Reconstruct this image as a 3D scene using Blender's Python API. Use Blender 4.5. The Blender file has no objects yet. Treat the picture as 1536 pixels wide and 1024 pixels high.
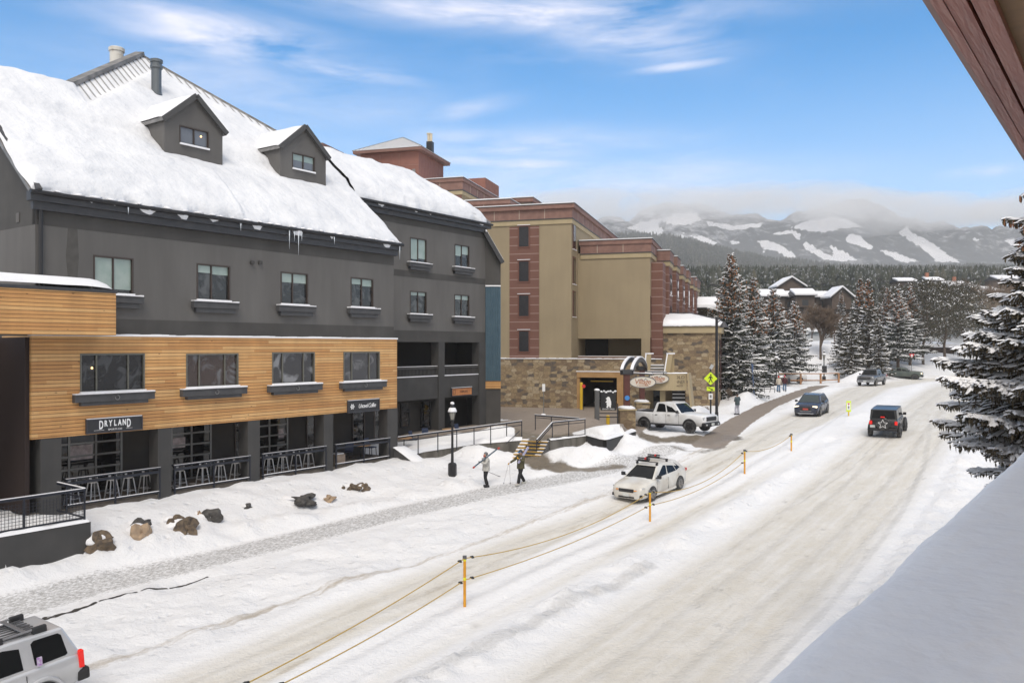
import bpy, bmesh, math, random
import numpy as np
from mathutils import Vector, Matrix, noise
R = math.radians
random.seed(7)
# ---------------------------------------------------------------- camera, sky, sun, exposure
sc = bpy.context.scene
CZ = 8.4                      # camera height above the street datum
FPX, CX, HY = 1230.0, 768.0, 520.0
cd = bpy.data.cameras.new('camera'); cam = bpy.data.objects.new('camera', cd)
sc.collection.objects.link(cam); sc.camera = cam
cam.location = (0, 0, CZ); cam.rotation_euler = (R(90), 0, 0)
cd.sensor_width = 36; cd.lens = 36*FPX/1536; cd.shift_y = 8/1536
cd.clip_start = .1; cd.clip_end = 20000
SUN_EL, SUN_AZ = 52, 182       # azimuth clockwise from +Y
w = bpy.data.worlds.new('World'); sc.world = w; w.use_nodes = True
nt = w.node_tree; N = nt.nodes; L = nt.links
bg = N['Background']; bg.inputs[1].default_value = .15
sky = N.new('ShaderNodeTexSky'); sky.sky_type = 'NISHITA'; sky.sun_disc = False
sky.sun_elevation = R(SUN_EL); sky.sun_rotation = R(SUN_AZ); sky.altitude = 2900
sky.air_density = 1.0; sky.dust_density = .3; sky.ozone_density = 1.6
hs = N.new('ShaderNodeHueSaturation'); hs.inputs['Hue'].default_value = .491; hs.inputs['Saturation'].default_value = 1.55; hs.inputs['Value'].default_value = 1.32; L.new(sky.outputs[0], hs.inputs['Color'])
tc = N.new('ShaderNodeTexCoord'); sx = N.new('ShaderNodeSeparateXYZ'); L.new(tc.outputs['Generated'], sx.inputs[0])
def wm(op, a, b=None, c=None, clamp=False):
    n = N.new('ShaderNodeMath'); n.operation = op; n.use_clamp = clamp
    for i, v in enumerate((a, b, c)):
        if v is None: continue
        if isinstance(v, (int, float)): n.inputs[i].default_value = v
        else: L.new(v, n.inputs[i])
    return n.outputs[0]
el = wm('DIVIDE', sx.outputs[2], wm('MAXIMUM', wm('POWER', wm('ADD', wm('MULTIPLY', sx.outputs[0], sx.outputs[0]), wm('MULTIPLY', sx.outputs[1], sx.outputs[1])), .5), .05))
azm = wm('ARCTAN2', sx.outputs[0], sx.outputs[1])
cv = N.new('ShaderNodeCombineXYZ'); L.new(azm, cv.inputs[0]); L.new(el, cv.inputs[1])
def wnoise(scale, sxy, detail, dist=0, rot=0):
    mp = N.new('ShaderNodeMapping'); mp.inputs['Scale'].default_value = (sxy[0], sxy[1], 1); mp.inputs['Rotation'].default_value = (0, 0, rot)
    L.new(cv.outputs[0], mp.inputs[0])
    n = N.new('ShaderNodeTexNoise'); n.inputs['Scale'].default_value = scale; n.inputs['Detail'].default_value = detail; n.inputs['Roughness'].default_value = .62
    n.inputs['Distortion'].default_value = dist; L.new(mp.outputs[0], n.inputs[0]); return n.outputs[0]
n1 = wnoise(3.0, (1.3, 5.5), 8, .6, R(-8)); n2 = wnoise(1.7, (1.0, 2.6), 3)
n3 = wnoise(9, (1, 4), 6, .3)
# cirrus streaks: soft blobs at sky directions, broken up by noise
blobs = [(-.33, .355, .13, .028, -.10, .95), (-.22, .333, .10, .012, -.12, .8), (.02, .405, .22, .02, -.03, 1.0), (.13, .385, .10, .035, -.2, .9), (-.62, .425, .12, .03, 0, .6),
         (.0, .245, .16, .02, 0, .6), (-.02, .225, .10, .008, -.04, .9), (-.3, .30, .2, .05, .0, .35), (.20, .335, .05, .006, .06, .8), (.42, .42, .14, .012, 0, .7), (.05, .20, .25, .03, 0, .5), (.52, .185, .03, .006, 0, .7), (-.05, .29, .05, .012, .2, .5)]
acc = None
for (a0, e0, wa, we, tilt, amp) in blobs:
    da = wm('SUBTRACT', azm, a0); de = wm('SUBTRACT', wm('SUBTRACT', el, e0), wm('MULTIPLY', da, tilt))
    r2 = wm('ADD', wm('POWER', wm('DIVIDE', da, wa), 2), wm('POWER', wm('DIVIDE', de, we), 2))
    b = wm('MULTIPLY', wm('POWER', 2.718, wm('MULTIPLY', r2, -1)), amp)
    acc = b if acc is None else wm('MAXIMUM', acc, b)
c1 = wm('MULTIPLY', acc, wm('MULTIPLY', wm('SUBTRACT', wm('ADD', n1, wm('MULTIPLY', n3, .5)), .52, clamp=True), 3.6), clamp=True)
c2 = wm('MULTIPLY', wm('MULTIPLY', wm('SUBTRACT', n1, .56, clamp=True), 2.0), wm('MULTIPLY', wm('SUBTRACT', n2, .42, clamp=True), 2.5), clamp=True)
cl = wm('ADD', c1, c2, clamp=True)
m1 = N.new('ShaderNodeMix'); m1.data_type = 'RGBA'; L.new(wm('MULTIPLY', cl, .85), m1.inputs[0]); L.new(hs.outputs[0], m1.inputs[6]); m1.inputs[7].default_value = (6.6, 6.5, 7.3, 1)
# pale air low on the horizon
hz = wm('POWER', wm('SUBTRACT', 1, wm('DIVIDE', wm('ABSOLUTE', el), .36), clamp=True), 1.4)
m2 = N.new('ShaderNodeMix'); m2.data_type = 'RGBA'; L.new(wm('MULTIPLY', hz, .92), m2.inputs[0]); L.new(m1.outputs[2], m2.inputs[6]); m2.inputs[7].default_value = (5.9, 6.1, 6.5, 1)
# added unseen white overcast behind and above the view, brightens and neutralises the light
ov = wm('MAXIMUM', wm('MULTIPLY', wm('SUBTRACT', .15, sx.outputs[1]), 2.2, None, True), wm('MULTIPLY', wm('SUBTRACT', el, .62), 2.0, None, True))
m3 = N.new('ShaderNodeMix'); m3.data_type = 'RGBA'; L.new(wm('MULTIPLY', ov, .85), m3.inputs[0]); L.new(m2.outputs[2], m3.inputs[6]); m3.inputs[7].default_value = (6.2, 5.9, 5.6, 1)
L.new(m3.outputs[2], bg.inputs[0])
sl = bpy.data.lights.new('sun', 'SUN'); sun = bpy.data.objects.new('sun', sl); sc.collection.objects.link(sun)
sl.energy = 1.9; sl.angle = R(24); sl.color = (1, .92, .82)
sun.rotation_euler = (R(90-SUN_EL), 0, R(180-SUN_AZ)); sun.location = (0, 0, 60)
sc.view_settings.view_transform = 'Standard'; sc.view_settings.look = 'None'; sc.view_settings.gamma = 1
sc.view_settings.exposure = .17
sc.cycles.max_bounces = 20; sc.cycles.diffuse_bounces = 4; sc.cycles.glossy_bounces = 4; sc.cycles.volume_bounces = 12; sc.cycles.transparent_max_bounces = 12
sc.cycles.caustics_reflective = False; sc.cycles.caustics_refractive = False

# ---------------------------------------------------------------- helpers
def ray(px, py): return ((px-CX)/FPX, (HY-py)/FPX)
def P(px, py, Y):
    t, q = ray(px, py); return Vector((t*Y, Y, CZ+q*Y))
class Frame:
    """A building's own axes: x along the front, y into the building, z up."""
    def __init__(s, x, y, z, ang): s.o = Vector((x, y, z)); s.a = ang; s.x = Vector((math.cos(ang), math.sin(ang), 0)); s.y = Vector((-math.sin(ang), math.cos(ang), 0))
    def at(s, px, py, d=0.0):
        t, q = ray(px, py); ox, oy = s.o.x+s.y.x*d, s.o.y+s.y.y*d
        u = (t*oy-ox)/(s.x.x-t*s.x.y); Y = oy+u*s.x.y
        return u, CZ+q*Y-s.o.z
    def w(s, u, d, z): return s.o+s.x*u+s.y*d+Vector((0, 0, z))
    def inv(s, p): v = Vector((p[0], p[1], 0))-Vector((s.o.x, s.o.y, 0)); return v.dot(s.x), v.dot(s.y)
class MB:
    def __init__(s): s.v = []; s.f = []; s.m = []; s.mi = 0
    def add(s, vs, fs):
        b = len(s.v); s.v += [tuple(v) for v in vs]
        for f in fs: s.f.append([i+b for i in f]); s.m.append(s.mi)
    def box(s, a, b, M=None):
        x0, y0, z0 = a; x1, y1, z1 = b
        if x0 > x1: x0, x1 = x1, x0
        if y0 > y1: y0, y1 = y1, y0
        if z0 > z1: z0, z1 = z1, z0
        vs = [Vector(p) for p in ((x0,y0,z0),(x1,y0,z0),(x1,y1,z0),(x0,y1,z0),(x0,y0,z1),(x1,y0,z1),(x1,y1,z1),(x0,y1,z1))]
        if M: vs = [M @ v for v in vs]
        s.add(vs, [(3,2,1,0),(4,5,6,7),(0,1,5,4),(1,2,6,5),(2,3,7,6),(3,0,4,7)]); return s
    def prism(s, pts, vec):
        """closed solid: polygon pts swept by vec"""
        n = len(pts); vec = Vector(vec); A = [Vector(p) for p in pts]
        s.add(A+[p+vec for p in A], [list(range(n))[::-1], list(range(n, 2*n))]+[(i, (i+1) % n, n+(i+1) % n, n+i) for i in range(n)]); return s
    def quad(s, *pts): s.add(pts, [list(range(len(pts)))]); return s
    def tube(s, pts, r, seg=6, r1=None, cap=True):
        pts = [Vector(p) for p in pts]; n = len(pts); vs = []; r1 = r if r1 is None else r1; prev = None
        for i, p in enumerate(pts):
            d = (pts[min(i+1, n-1)]-pts[max(i-1, 0)]); d = d.normalized() if d.length > 1e-9 else Vector((0, 0, 1))
            if prev is None: a = d.orthogonal().normalized()
            else:
                a = prev-d*prev.dot(d); a = a.normalized() if a.length > 1e-6 else d.orthogonal().normalized()
            prev = a; b = d.cross(a); rr = r+(r1-r)*i/max(1, n-1)
            vs += [p+(a*math.cos(2*math.pi*k/seg)+b*math.sin(2*math.pi*k/seg))*rr for k in range(seg)]
        fs = [(i*seg+k, i*seg+(k+1) % seg, (i+1)*seg+(k+1) % seg, (i+1)*seg+k) for i in range(n-1) for k in range(seg)]
        if cap: fs += [tuple(range(seg))[::-1], tuple((n-1)*seg+k for k in range(seg))]
        s.add(vs, fs); return s
    def bar(s, p, q, wd, ht):
        """box beam from p to q"""
        p, q = Vector(p), Vector(q); d = (q-p).normalized(); up = Vector((0, 0, 1))
        if abs(d.z) > .95: up = Vector((0, 1, 0))
        a = d.cross(up).normalized()*wd/2; b = a.cross(d).normalized()*ht/2
        vs = [p-a-b, p+a-b, p+a+b, p-a+b, q-a-b, q+a-b, q+a+b, q-a+b]
        s.add(vs, [(0,1,2,3),(7,6,5,4),(0,4,5,1),(1,5,6,2),(2,6,7,3),(3,7,4,0)]); return s
    def lathe(s, prof, c=(0,0,0), seg=14, M=None):
        vs = []; c = Vector(c)
        for (r, z) in prof:
            for k in range(seg):
                v = Vector((r*math.cos(2*math.pi*k/seg), r*math.sin(2*math.pi*k/seg), z)); v = (M @ v if M else v)+c; vs.append(v)
        n = len(prof)
        fs = [(i*seg+k, i*seg+(k+1) % seg, (i+1)*seg+(k+1) % seg, (i+1)*seg+k) for i in range(n-1) for k in range(seg)]
        fs += [tuple(range(seg))[::-1], tuple((n-1)*seg+k for k in range(seg))]
        s.add(vs, fs); return s
    def blob(s, c, r, n=2, amp=.25, sq=(1,1,1), freq=1.2, seed=0):
        bm = bmesh.new(); bmesh.ops.create_icosphere(bm, subdivisions=n, radius=1)
        vs = []
        for v in bm.verts:
            k = 1+amp*noise.noise(v.co*freq+Vector((seed*3.1, seed*1.7, seed)))*2
            vs.append(Vector(c)+Vector((v.co.x*r*sq[0]*k, v.co.y*r*sq[1]*k, v.co.z*r*sq[2]*k)))
        s.add(vs, [[v.index for v in f.verts] for f in bm.faces]); bm.free(); return s
    def build(s, name, mats, parent=None, smooth=False, bevel=0, loc=None, fix=True, sub=0):
        me = bpy.data.meshes.new(name); me.from_pydata(s.v, [], s.f)
        if not isinstance(mats, (list, tuple)): mats = [mats]
        for m in mats: me.materials.append(m)
        if len(mats) > 1:
            for p, mi in zip(me.polygons, s.m): p.material_index = mi
        if fix and len(s.f) < 60000:
            bm = bmesh.new(); bm.from_mesh(me); bmesh.ops.recalc_face_normals(bm, faces=bm.faces); bm.to_mesh(me); bm.free()
        if smooth:
            for p in me.polygons: p.use_smooth = True
        me.validate(); o = bpy.data.objects.new(name, me); sc.collection.objects.link(o)
        if parent is not None: o.parent = parent
        if loc is not None: o.location = loc
        if bevel:
            b = o.modifiers.new('bevel', 'BEVEL'); b.width = bevel; b.segments = 2; b.limit_method = 'ANGLE'
        if sub:
            b = o.modifiers.new('sub', 'SUBSURF'); b.levels = sub; b.render_levels = sub
        return o
def tag(o, label, cat, group=None, kind=None):
    if label: o['label'] = label
    if cat: o['category'] = cat
    if group: o['group'] = group
    if kind: o['kind'] = kind
    return o
def thing(name, label, cat, loc=(0,0,0), rz=0, group=None):
    o = bpy.data.objects.new(name, None); sc.collection.objects.link(o); o.empty_display_size = .3
    o.location = loc; o.rotation_euler = (0, 0, rz); return tag(o, label, cat, group)
def fthing(name, label, cat, fr, group=None): return thing(name, label, cat, fr.o, fr.a, group)
def copy_tree(o, parent=None):
    c = o.copy(); sc.collection.objects.link(c); c.parent = parent
    for ch in list(o.children): copy_tree(ch, c)
    return c
def text_mesh(body, size, extrude=.004, shear=0, spacing=1.0, align='CENTER', offset=0):
    cu = bpy.data.curves.new('t', 'FONT'); cu.body = body; cu.size = size; cu.extrude = extrude; cu.align_x = align; cu.align_y = 'CENTER'; cu.shear = shear; cu.space_character = spacing; cu.resolution_u = 3; cu.offset = offset
    o = bpy.data.objects.new('t', cu); sc.collection.objects.link(o); bpy.context.view_layer.update()
    me = bpy.data.meshes.new_from_object(o.evaluated_get(bpy.context.evaluated_depsgraph_get())); vs = [v.co.copy() for v in me.vertices]; fs = [list(p.vertices) for p in me.polygons]
    bpy.data.objects.remove(o); bpy.data.curves.remove(cu); bpy.data.meshes.remove(me); return vs, fs
def text(name, bodies, parent, m):
    """bodies: (string, size, location, rotation matrix or None, x scale, shear, spacing); all one mesh of lettering"""
    mb = MB()
    for b in bodies:
        body, size, loc, rot, sx = b[:5]; sh = b[5] if len(b) > 5 else 0; sp = b[6] if len(b) > 6 else 1; of = b[7] if len(b) > 7 else 0
        vs, fs = text_mesh(body, size, shear=sh, spacing=sp, offset=of); Mx = Matrix.Rotation(R(90), 4, 'X') if rot is None else rot
        mb.add([Vector(loc)+(Mx @ Vector((v.x*sx, v.y, v.z))) for v in vs], fs)
    return mb.build(name, m, parent, fix=False)
# ---------------------------------------------------------------- materials
MATS = {}
def mat(name, col, rough=.7, metal=0, col2=None, scale=4, bump=0, bscale=None, detail=5, stretch=None, contrast=(.35,.65), spec=.5, emit=0, coat=0, alpha=None):
    if name in MATS: return MATS[name]
    m = bpy.data.materials.new(name); m.use_nodes = True; t = m.node_tree; n = t.nodes; l = t.links; b = n['Principled BSDF']
    b.inputs['Base Color'].default_value = (*col, 1); b.inputs['Roughness'].default_value = rough; b.inputs['Metallic'].default_value = metal
    b.inputs['Specular IOR Level'].default_value = spec
    if coat: b.inputs['Coat Weight'].default_value = coat
    if emit: b.inputs['Emission Color'].default_value = (*col, 1); b.inputs['Emission Strength'].default_value = emit
    if col2 is not None or bump:
        c = n.new('ShaderNodeTexCoord'); src = c.outputs['Object']
        if stretch:
            mp = n.new('ShaderNodeMapping'); mp.inputs['Scale'].default_value = stretch; l.new(src, mp.inputs[0]); src = mp.outputs[0]
    if col2 is not None:
        x = n.new('ShaderNodeTexNoise'); x.inputs['Scale'].default_value = scale; x.inputs['Detail'].default_value = detail; l.new(src, x.inputs[0])
        r = n.new('ShaderNodeValToRGB'); r.color_ramp.elements[0].position = contrast[0]; r.color_ramp.elements[1].position = contrast[1]
        r.color_ramp.elements[0].color = (*col, 1); r.color_ramp.elements[1].color = (*col2, 1); l.new(x.outputs[0], r.inputs[0]); l.new(r.outputs[0], b.inputs['Base Color'])
    if bump:
        x = n.new('ShaderNodeTexNoise'); x.inputs['Scale'].default_value = bscale or scale*6; x.inputs['Detail'].default_value = 4; l.new(src, x.inputs[0])
        u = n.new('ShaderNodeBump'); u.inputs['Strength'].default_value = bump; u.inputs['Distance'].default_value = .05; l.new(x.outputs[0], u.inputs['Height']); l.new(u.outputs[0], b.inputs['Normal'])
    MATS[name] = m; return m
def nodes_mat(name):
    m = bpy.data.materials.new(name); m.use_nodes = True; MATS[name] = m
    t = m.node_tree; return m, t, t.nodes, t.links, t.nodes['Principled BSDF']
SNOW = mat('snow', (.76,.765,.785), .6, col2=(.82,.825,.84), scale=.8, bump=.7, bscale=1.6, spec=.3)
RSNOW = mat('roof_snow_pack', (.66,.675,.705), .65, col2=(.76,.77,.79), scale=.55, bump=1.0, bscale=1.1, detail=7, spec=.2); [setattr(n.inputs['Distance'], 'default_value', .22) for n in RSNOW.node_tree.nodes if n.type == 'BUMP']
SNOWF = mat('snow_fine', (.82,.82,.84), .6, spec=.3)
STUC = mat('grey_stucco', (.104,.099,.094), .85, col2=(.128,.123,.117), scale=.5, stretch=(1,1,.35), bump=.15, bscale=60)
STUD = mat('dark_band_stucco', (.054,.051,.048), .85, col2=(.068,.065,.061), scale=.7, bump=.12, bscale=60)
PILL = mat('pillar_grey', (.046,.045,.044), .8, col2=(.058,.056,.054), scale=1.1)
TRIM = mat('dark_metal_trim', (.03,.031,.035), .5, col2=(.042,.042,.045), scale=3)
BLACK = mat('black_paint', (.012,.012,.014), .45)
NAVY = mat('navy_black_rail', (.018,.021,.032), .4, metal=.3)
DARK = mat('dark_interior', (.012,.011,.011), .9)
INTER = mat('interior_wall', (.035,.033,.032), .85, col2=(.05,.045,.04), scale=1)
FRAMEB = mat('bronze_frame', (.062,.047,.04), .5, metal=.3)
FRAMEG = mat('grey_green_frame', (.15,.145,.12), .45, metal=.4)
ALU = mat('aluminium_frame', (.20,.20,.195), .4, metal=.5)
WHITE = mat('white_paint', (.8,.8,.8), .5)
CONC = mat('weathered_concrete', (.075,.07,.06), .9, col2=(.17,.16,.14), scale=2.5, stretch=(1,1,.25), bump=.3, contrast=(.3,.7))
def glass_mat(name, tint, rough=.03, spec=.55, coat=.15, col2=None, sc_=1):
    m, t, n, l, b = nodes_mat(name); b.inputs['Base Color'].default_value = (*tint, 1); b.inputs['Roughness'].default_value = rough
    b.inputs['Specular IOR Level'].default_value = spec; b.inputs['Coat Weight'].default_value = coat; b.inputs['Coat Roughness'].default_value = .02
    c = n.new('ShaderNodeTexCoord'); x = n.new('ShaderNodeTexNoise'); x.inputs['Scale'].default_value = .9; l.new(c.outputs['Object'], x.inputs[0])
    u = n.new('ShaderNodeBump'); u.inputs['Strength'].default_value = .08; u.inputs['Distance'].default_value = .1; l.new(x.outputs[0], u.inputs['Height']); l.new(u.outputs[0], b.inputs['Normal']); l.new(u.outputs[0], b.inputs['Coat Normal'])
    if col2:  # pale mottling in the base colour stands for reflections and curtains
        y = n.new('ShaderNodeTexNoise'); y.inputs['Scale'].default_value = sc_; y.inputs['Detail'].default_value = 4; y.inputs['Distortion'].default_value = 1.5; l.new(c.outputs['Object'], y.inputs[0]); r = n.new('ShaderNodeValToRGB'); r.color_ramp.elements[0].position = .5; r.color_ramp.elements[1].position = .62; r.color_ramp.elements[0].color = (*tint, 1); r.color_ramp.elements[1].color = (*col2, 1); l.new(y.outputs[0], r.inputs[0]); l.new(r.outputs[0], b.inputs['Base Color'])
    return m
GLASS = glass_mat('window_glass', (.016,.018,.02), col2=(.07,.072,.075), sc_=1.1); GLASSD = glass_mat('dark_shop_glass', (.006,.006,.007), spec=.5, coat=.15); CARG = glass_mat('tinted_car_glass', (.008,.009,.010), .06, .2, 0)
BLIND = mat('pale_blind', (.35,.42,.38), .6)
def wood_mat(name, c1, c2, c3, pitch=.14):
    m, t, n, l, b = nodes_mat(name); c = n.new('ShaderNodeTexCoord'); s = n.new('ShaderNodeSeparateXYZ'); l.new(c.outputs['Object'], s.inputs[0])
    def mm(op, a, b_=None, clamp=False):
        k = n.new('ShaderNodeMath'); k.operation = op; k.use_clamp = clamp
        for i, v in enumerate((a, b_)):
            if v is None: continue
            if isinstance(v, (int, float)): k.inputs[i].default_value = v
            else: l.new(v, k.inputs[i])
        return k.outputs[0]
    row = mm('DIVIDE', s.outputs[2], pitch); fr = mm('FRACT', row); fl = mm('FLOOR', row)
    hor = mm('ADD', s.outputs[0], s.outputs[1])
    # board ends vary row by row
    wn0 = n.new('ShaderNodeTexWhiteNoise'); wn0.noise_dimensions = '1D'; l.new(fl, wn0.inputs['W'])
    seg = mm('FLOOR', mm('ADD', mm('DIVIDE', hor, 4.6), mm('MULTIPLY', wn0.outputs[0], 7)))
    cc = n.new('ShaderNodeCombineXYZ'); l.new(seg, cc.inputs[0]); l.new(fl, cc.inputs[1])
    wn = n.new('ShaderNodeTexWhiteNoise'); wn.noise_dimensions = '2D'; l.new(cc.outputs[0], wn.inputs['Vector'])
    r = n.new('ShaderNodeValToRGB'); e = r.color_ramp.elements; e[0].color = (*c1, 1); e[1].color = (*c3, 1); k = e.new(.5); k.color = (*c2, 1); l.new(wn.outputs[0], r.inputs[0])
    gv = n.new('ShaderNodeCombineXYZ'); l.new(mm('MULTIPLY', hor, 1.2), gv.inputs[0]); l.new(mm('MULTIPLY', s.outputs[2], 26), gv.inputs[1]); l.new(wn.outputs[0], gv.inputs[2])
    g = n.new('ShaderNodeTexNoise'); g.inputs['Scale'].default_value = 1; g.inputs['Detail'].default_value = 6; l.new(gv.outputs[0], g.inputs[0])
    kn = n.new('ShaderNodeTexVoronoi'); kn.inputs['Scale'].default_value = 1; kv = n.new('ShaderNodeCombineXYZ'); l.new(mm('MULTIPLY', hor, 1.5), kv.inputs[0]); l.new(mm('MULTIPLY', s.outputs[2], 3.5), kv.inputs[1]); l.new(kv.outputs[0], kn.inputs[0])
    knot = mm('SUBTRACT', 1, mm('MULTIPLY', mm('LESS_THAN', kn.outputs[0], .075), .55))
    wk = n.new('ShaderNodeTexNoise'); wk.inputs['Scale'].default_value = .5; wk.inputs['Detail'].default_value = 3; l.new(c.outputs['Object'], wk.inputs[0])
    val = mm('MULTIPLY', mm('ADD', .72, mm('MULTIPLY', g.outputs[0], .55)), knot); val = mm('MULTIPLY', val, mm('ADD', .78, mm('MULTIPLY', wk.outputs[0], .44)))
    gap = mm('SUBTRACT', 1, mm('MULTIPLY', mm('LESS_THAN', fr, .13), .8))
    mx = n.new('ShaderNodeMix'); mx.data_type = 'RGBA'; mx.blend_type = 'MULTIPLY'; mx.inputs[0].default_value = 1; l.new(r.outputs[0], mx.inputs[6])
    v3 = n.new('ShaderNodeCombineXYZ'); vv = mm('MULTIPLY', val, gap)
    for i in range(3): l.new(vv, v3.inputs[i])
    l.new(v3.outputs[0], mx.inputs[7]); l.new(mx.outputs[2], b.inputs['Base Color']); b.inputs['Roughness'].default_value = .6
    u = n.new('ShaderNodeBump'); u.inputs['Strength'].default_value = .8; u.inputs['Distance'].default_value = .015; l.new(gap, u.inputs['Height']); l.new(u.outputs[0], b.inputs['Normal'])
    return m
WOOD = wood_mat('honey_wood_cladding', (.48,.235,.078), (.57,.305,.108), (.64,.385,.16))
def stone_mat(name, cols, sx_=1.9, sz=3.6, mortar=(.16,.12,.07)):
    m, t, n, l, b = nodes_mat(name); c = n.new('ShaderNodeTexCoord'); s = n.new('ShaderNodeSeparateXYZ'); l.new(c.outputs['Object'], s.inputs[0])
    cc = n.new('ShaderNodeCombineXYZ'); a = n.new('ShaderNodeMath'); a.operation = 'ADD'; l.new(s.outputs[0], a.inputs[0]); l.new(s.outputs[1], a.inputs[1]); l.new(a.outputs[0], cc.inputs[0]); l.new(s.outputs[2], cc.inputs[1])
    mp = n.new('ShaderNodeMapping'); mp.inputs['Scale'].default_value = (sx_, sz, 1); l.new(cc.outputs[0], mp.inputs[0])
    v = n.new('ShaderNodeTexVoronoi'); v.voronoi_dimensions = '2D'; v.distance = 'CHEBYCHEV'; v.inputs['Scale'].default_value = 1; v.inputs['Randomness'].default_value = .8; l.new(mp.outputs[0], v.inputs[0])
    sp = n.new('ShaderNodeSeparateColor'); l.new(v.outputs['Color'], sp.inputs[0])
    r = n.new('ShaderNodeValToRGB'); r.color_ramp.interpolation = 'CONSTANT'; e = r.color_ramp.elements; e[0].color = (*cols[0], 1); e[1].color = (*cols[1], 1); e[1].position = 1/len(cols)
    for i in range(2, len(cols)): k = e.new(i/len(cols)); k.color = (*cols[i], 1)
    l.new(sp.outputs[0], r.inputs[0])
    g = n.new('ShaderNodeTexNoise'); g.inputs['Scale'].default_value = 7; g.inputs['Detail'].default_value = 5; l.new(c.outputs['Object'], g.inputs[0])
    mx = n.new('ShaderNodeMix'); mx.data_type = 'RGBA'; mx.blend_type = 'OVERLAY'; mx.inputs[0].default_value = .55; l.new(r.outputs[0], mx.inputs[6]); l.new(g.outputs[0], mx.inputs[7])
    v2 = n.new('ShaderNodeTexVoronoi'); v2.voronoi_dimensions = '2D'; v2.feature = 'DISTANCE_TO_EDGE'; v2.inputs['Scale'].default_value = 1; v2.inputs['Randomness'].default_value = .8; l.new(mp.outputs[0], v2.inputs[0])
    lt = n.new('ShaderNodeMath'); lt.operation = 'LESS_THAN'; l.new(v2.outputs[0], lt.inputs[0]); lt.inputs[1].default_value = .035
    m2 = n.new('ShaderNodeMix'); m2.data_type = 'RGBA'; l.new(lt.outputs[0], m2.inputs[0]); l.new(mx.outputs[2], m2.inputs[6]); m2.inputs[7].default_value = (*mortar, 1)
    l.new(m2.outputs[2], b.inputs['Base Color']); b.inputs['Roughness'].default_value = .85
    u = n.new('ShaderNodeBump'); u.inputs['Strength'].default_value = .6; u.inputs['Distance'].default_value = .04; l.new(sp.outputs[1], u.inputs['Height']); l.new(u.outputs[0], b.inputs['Normal'])
    return m
STONE = stone_mat('tan_ashlar_stone', [(.21,.15,.09), (.27,.205,.125), (.17,.12,.075), (.33,.265,.175), (.24,.175,.10), (.105,.085,.068), (.29,.22,.13)])
TAN = mat('tan_stucco', (.27,.215,.135), .85, col2=(.30,.24,.15), scale=.35, bump=.08, bscale=50)
TANL = mat('pale_tan_trim', (.36,.29,.17), .8, col2=(.39,.31,.19), scale=1)
def panel_mat(name, c1, c2, joint, ph, pw=None):
    m, t, n, l, b = nodes_mat(name); c = n.new('ShaderNodeTexCoord'); s = n.new('ShaderNodeSeparateXYZ'); l.new(c.outputs['Object'], s.inputs[0])
    def mm(op, a, b_=None):
        k = n.new('ShaderNodeMath'); k.operation = op
        for i, v in enumerate((a, b_)):
            if v is None: continue
            if isinstance(v, (int, float)): k.inputs[i].default_value = v
            else: l.new(v, k.inputs[i])
        return k.outputs[0]
    j = mm('LESS_THAN', mm('FRACT', mm('DIVIDE', s.outputs[2], ph)), .06)
    x = n.new('ShaderNodeTexNoise'); x.inputs['Scale'].default_value = 1.5; x.inputs['Detail'].default_value = 5; l.new(c.outputs['Object'], x.inputs[0])
    fine = n.new('ShaderNodeMath'); fine.operation = 'LESS_THAN'; l.new(mm('FRACT', mm('DIVIDE', s.outputs[2], ph/4)), fine.inputs[0]); fine.inputs[1].default_value = .12
    m0 = n.new('ShaderNodeMix'); m0.data_type = 'RGBA'; l.new(x.outputs[0], m0.inputs[0]); m0.inputs[6].default_value = (*c1, 1); m0.inputs[7].default_value = (*c2, 1)
    mf = n.new('ShaderNodeMix'); mf.data_type = 'RGBA'; mf.blend_type = 'MULTIPLY'; l.new(mm('MULTIPLY', fine.outputs[0], .3), mf.inputs[0]); l.new(m0.outputs[2], mf.inputs[6]); mf.inputs[7].default_value = (.3, .3, .3, 1)
    m1_ = n.new('ShaderNodeMix'); m1_.data_type = 'RGBA'; l.new(j, m1_.inputs[0]); l.new(mf.outputs[2], m1_.inputs[6]); m1_.inputs[7].default_value = (*joint, 1)
    l.new(m1_.outputs[2], b.inputs['Base Color']); b.inputs['Roughness'].default_value = .75; return m
REDP = panel_mat('red_brick_panel', (.17,.078,.055), (.135,.06,.043), (.33,.24,.21), .78)
REDC = mat('red_brown_cornice', (.185,.098,.076), .7, col2=(.23,.128,.10), scale=2)
REDD = mat('dark_red_paint', (.075,.020,.014), .55, col2=(.095,.026,.018), scale=2)
ROOFG = mat('grey_roof_metal', (.16,.155,.15), .5, metal=.3, col2=(.24,.235,.23), scale=3)

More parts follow.
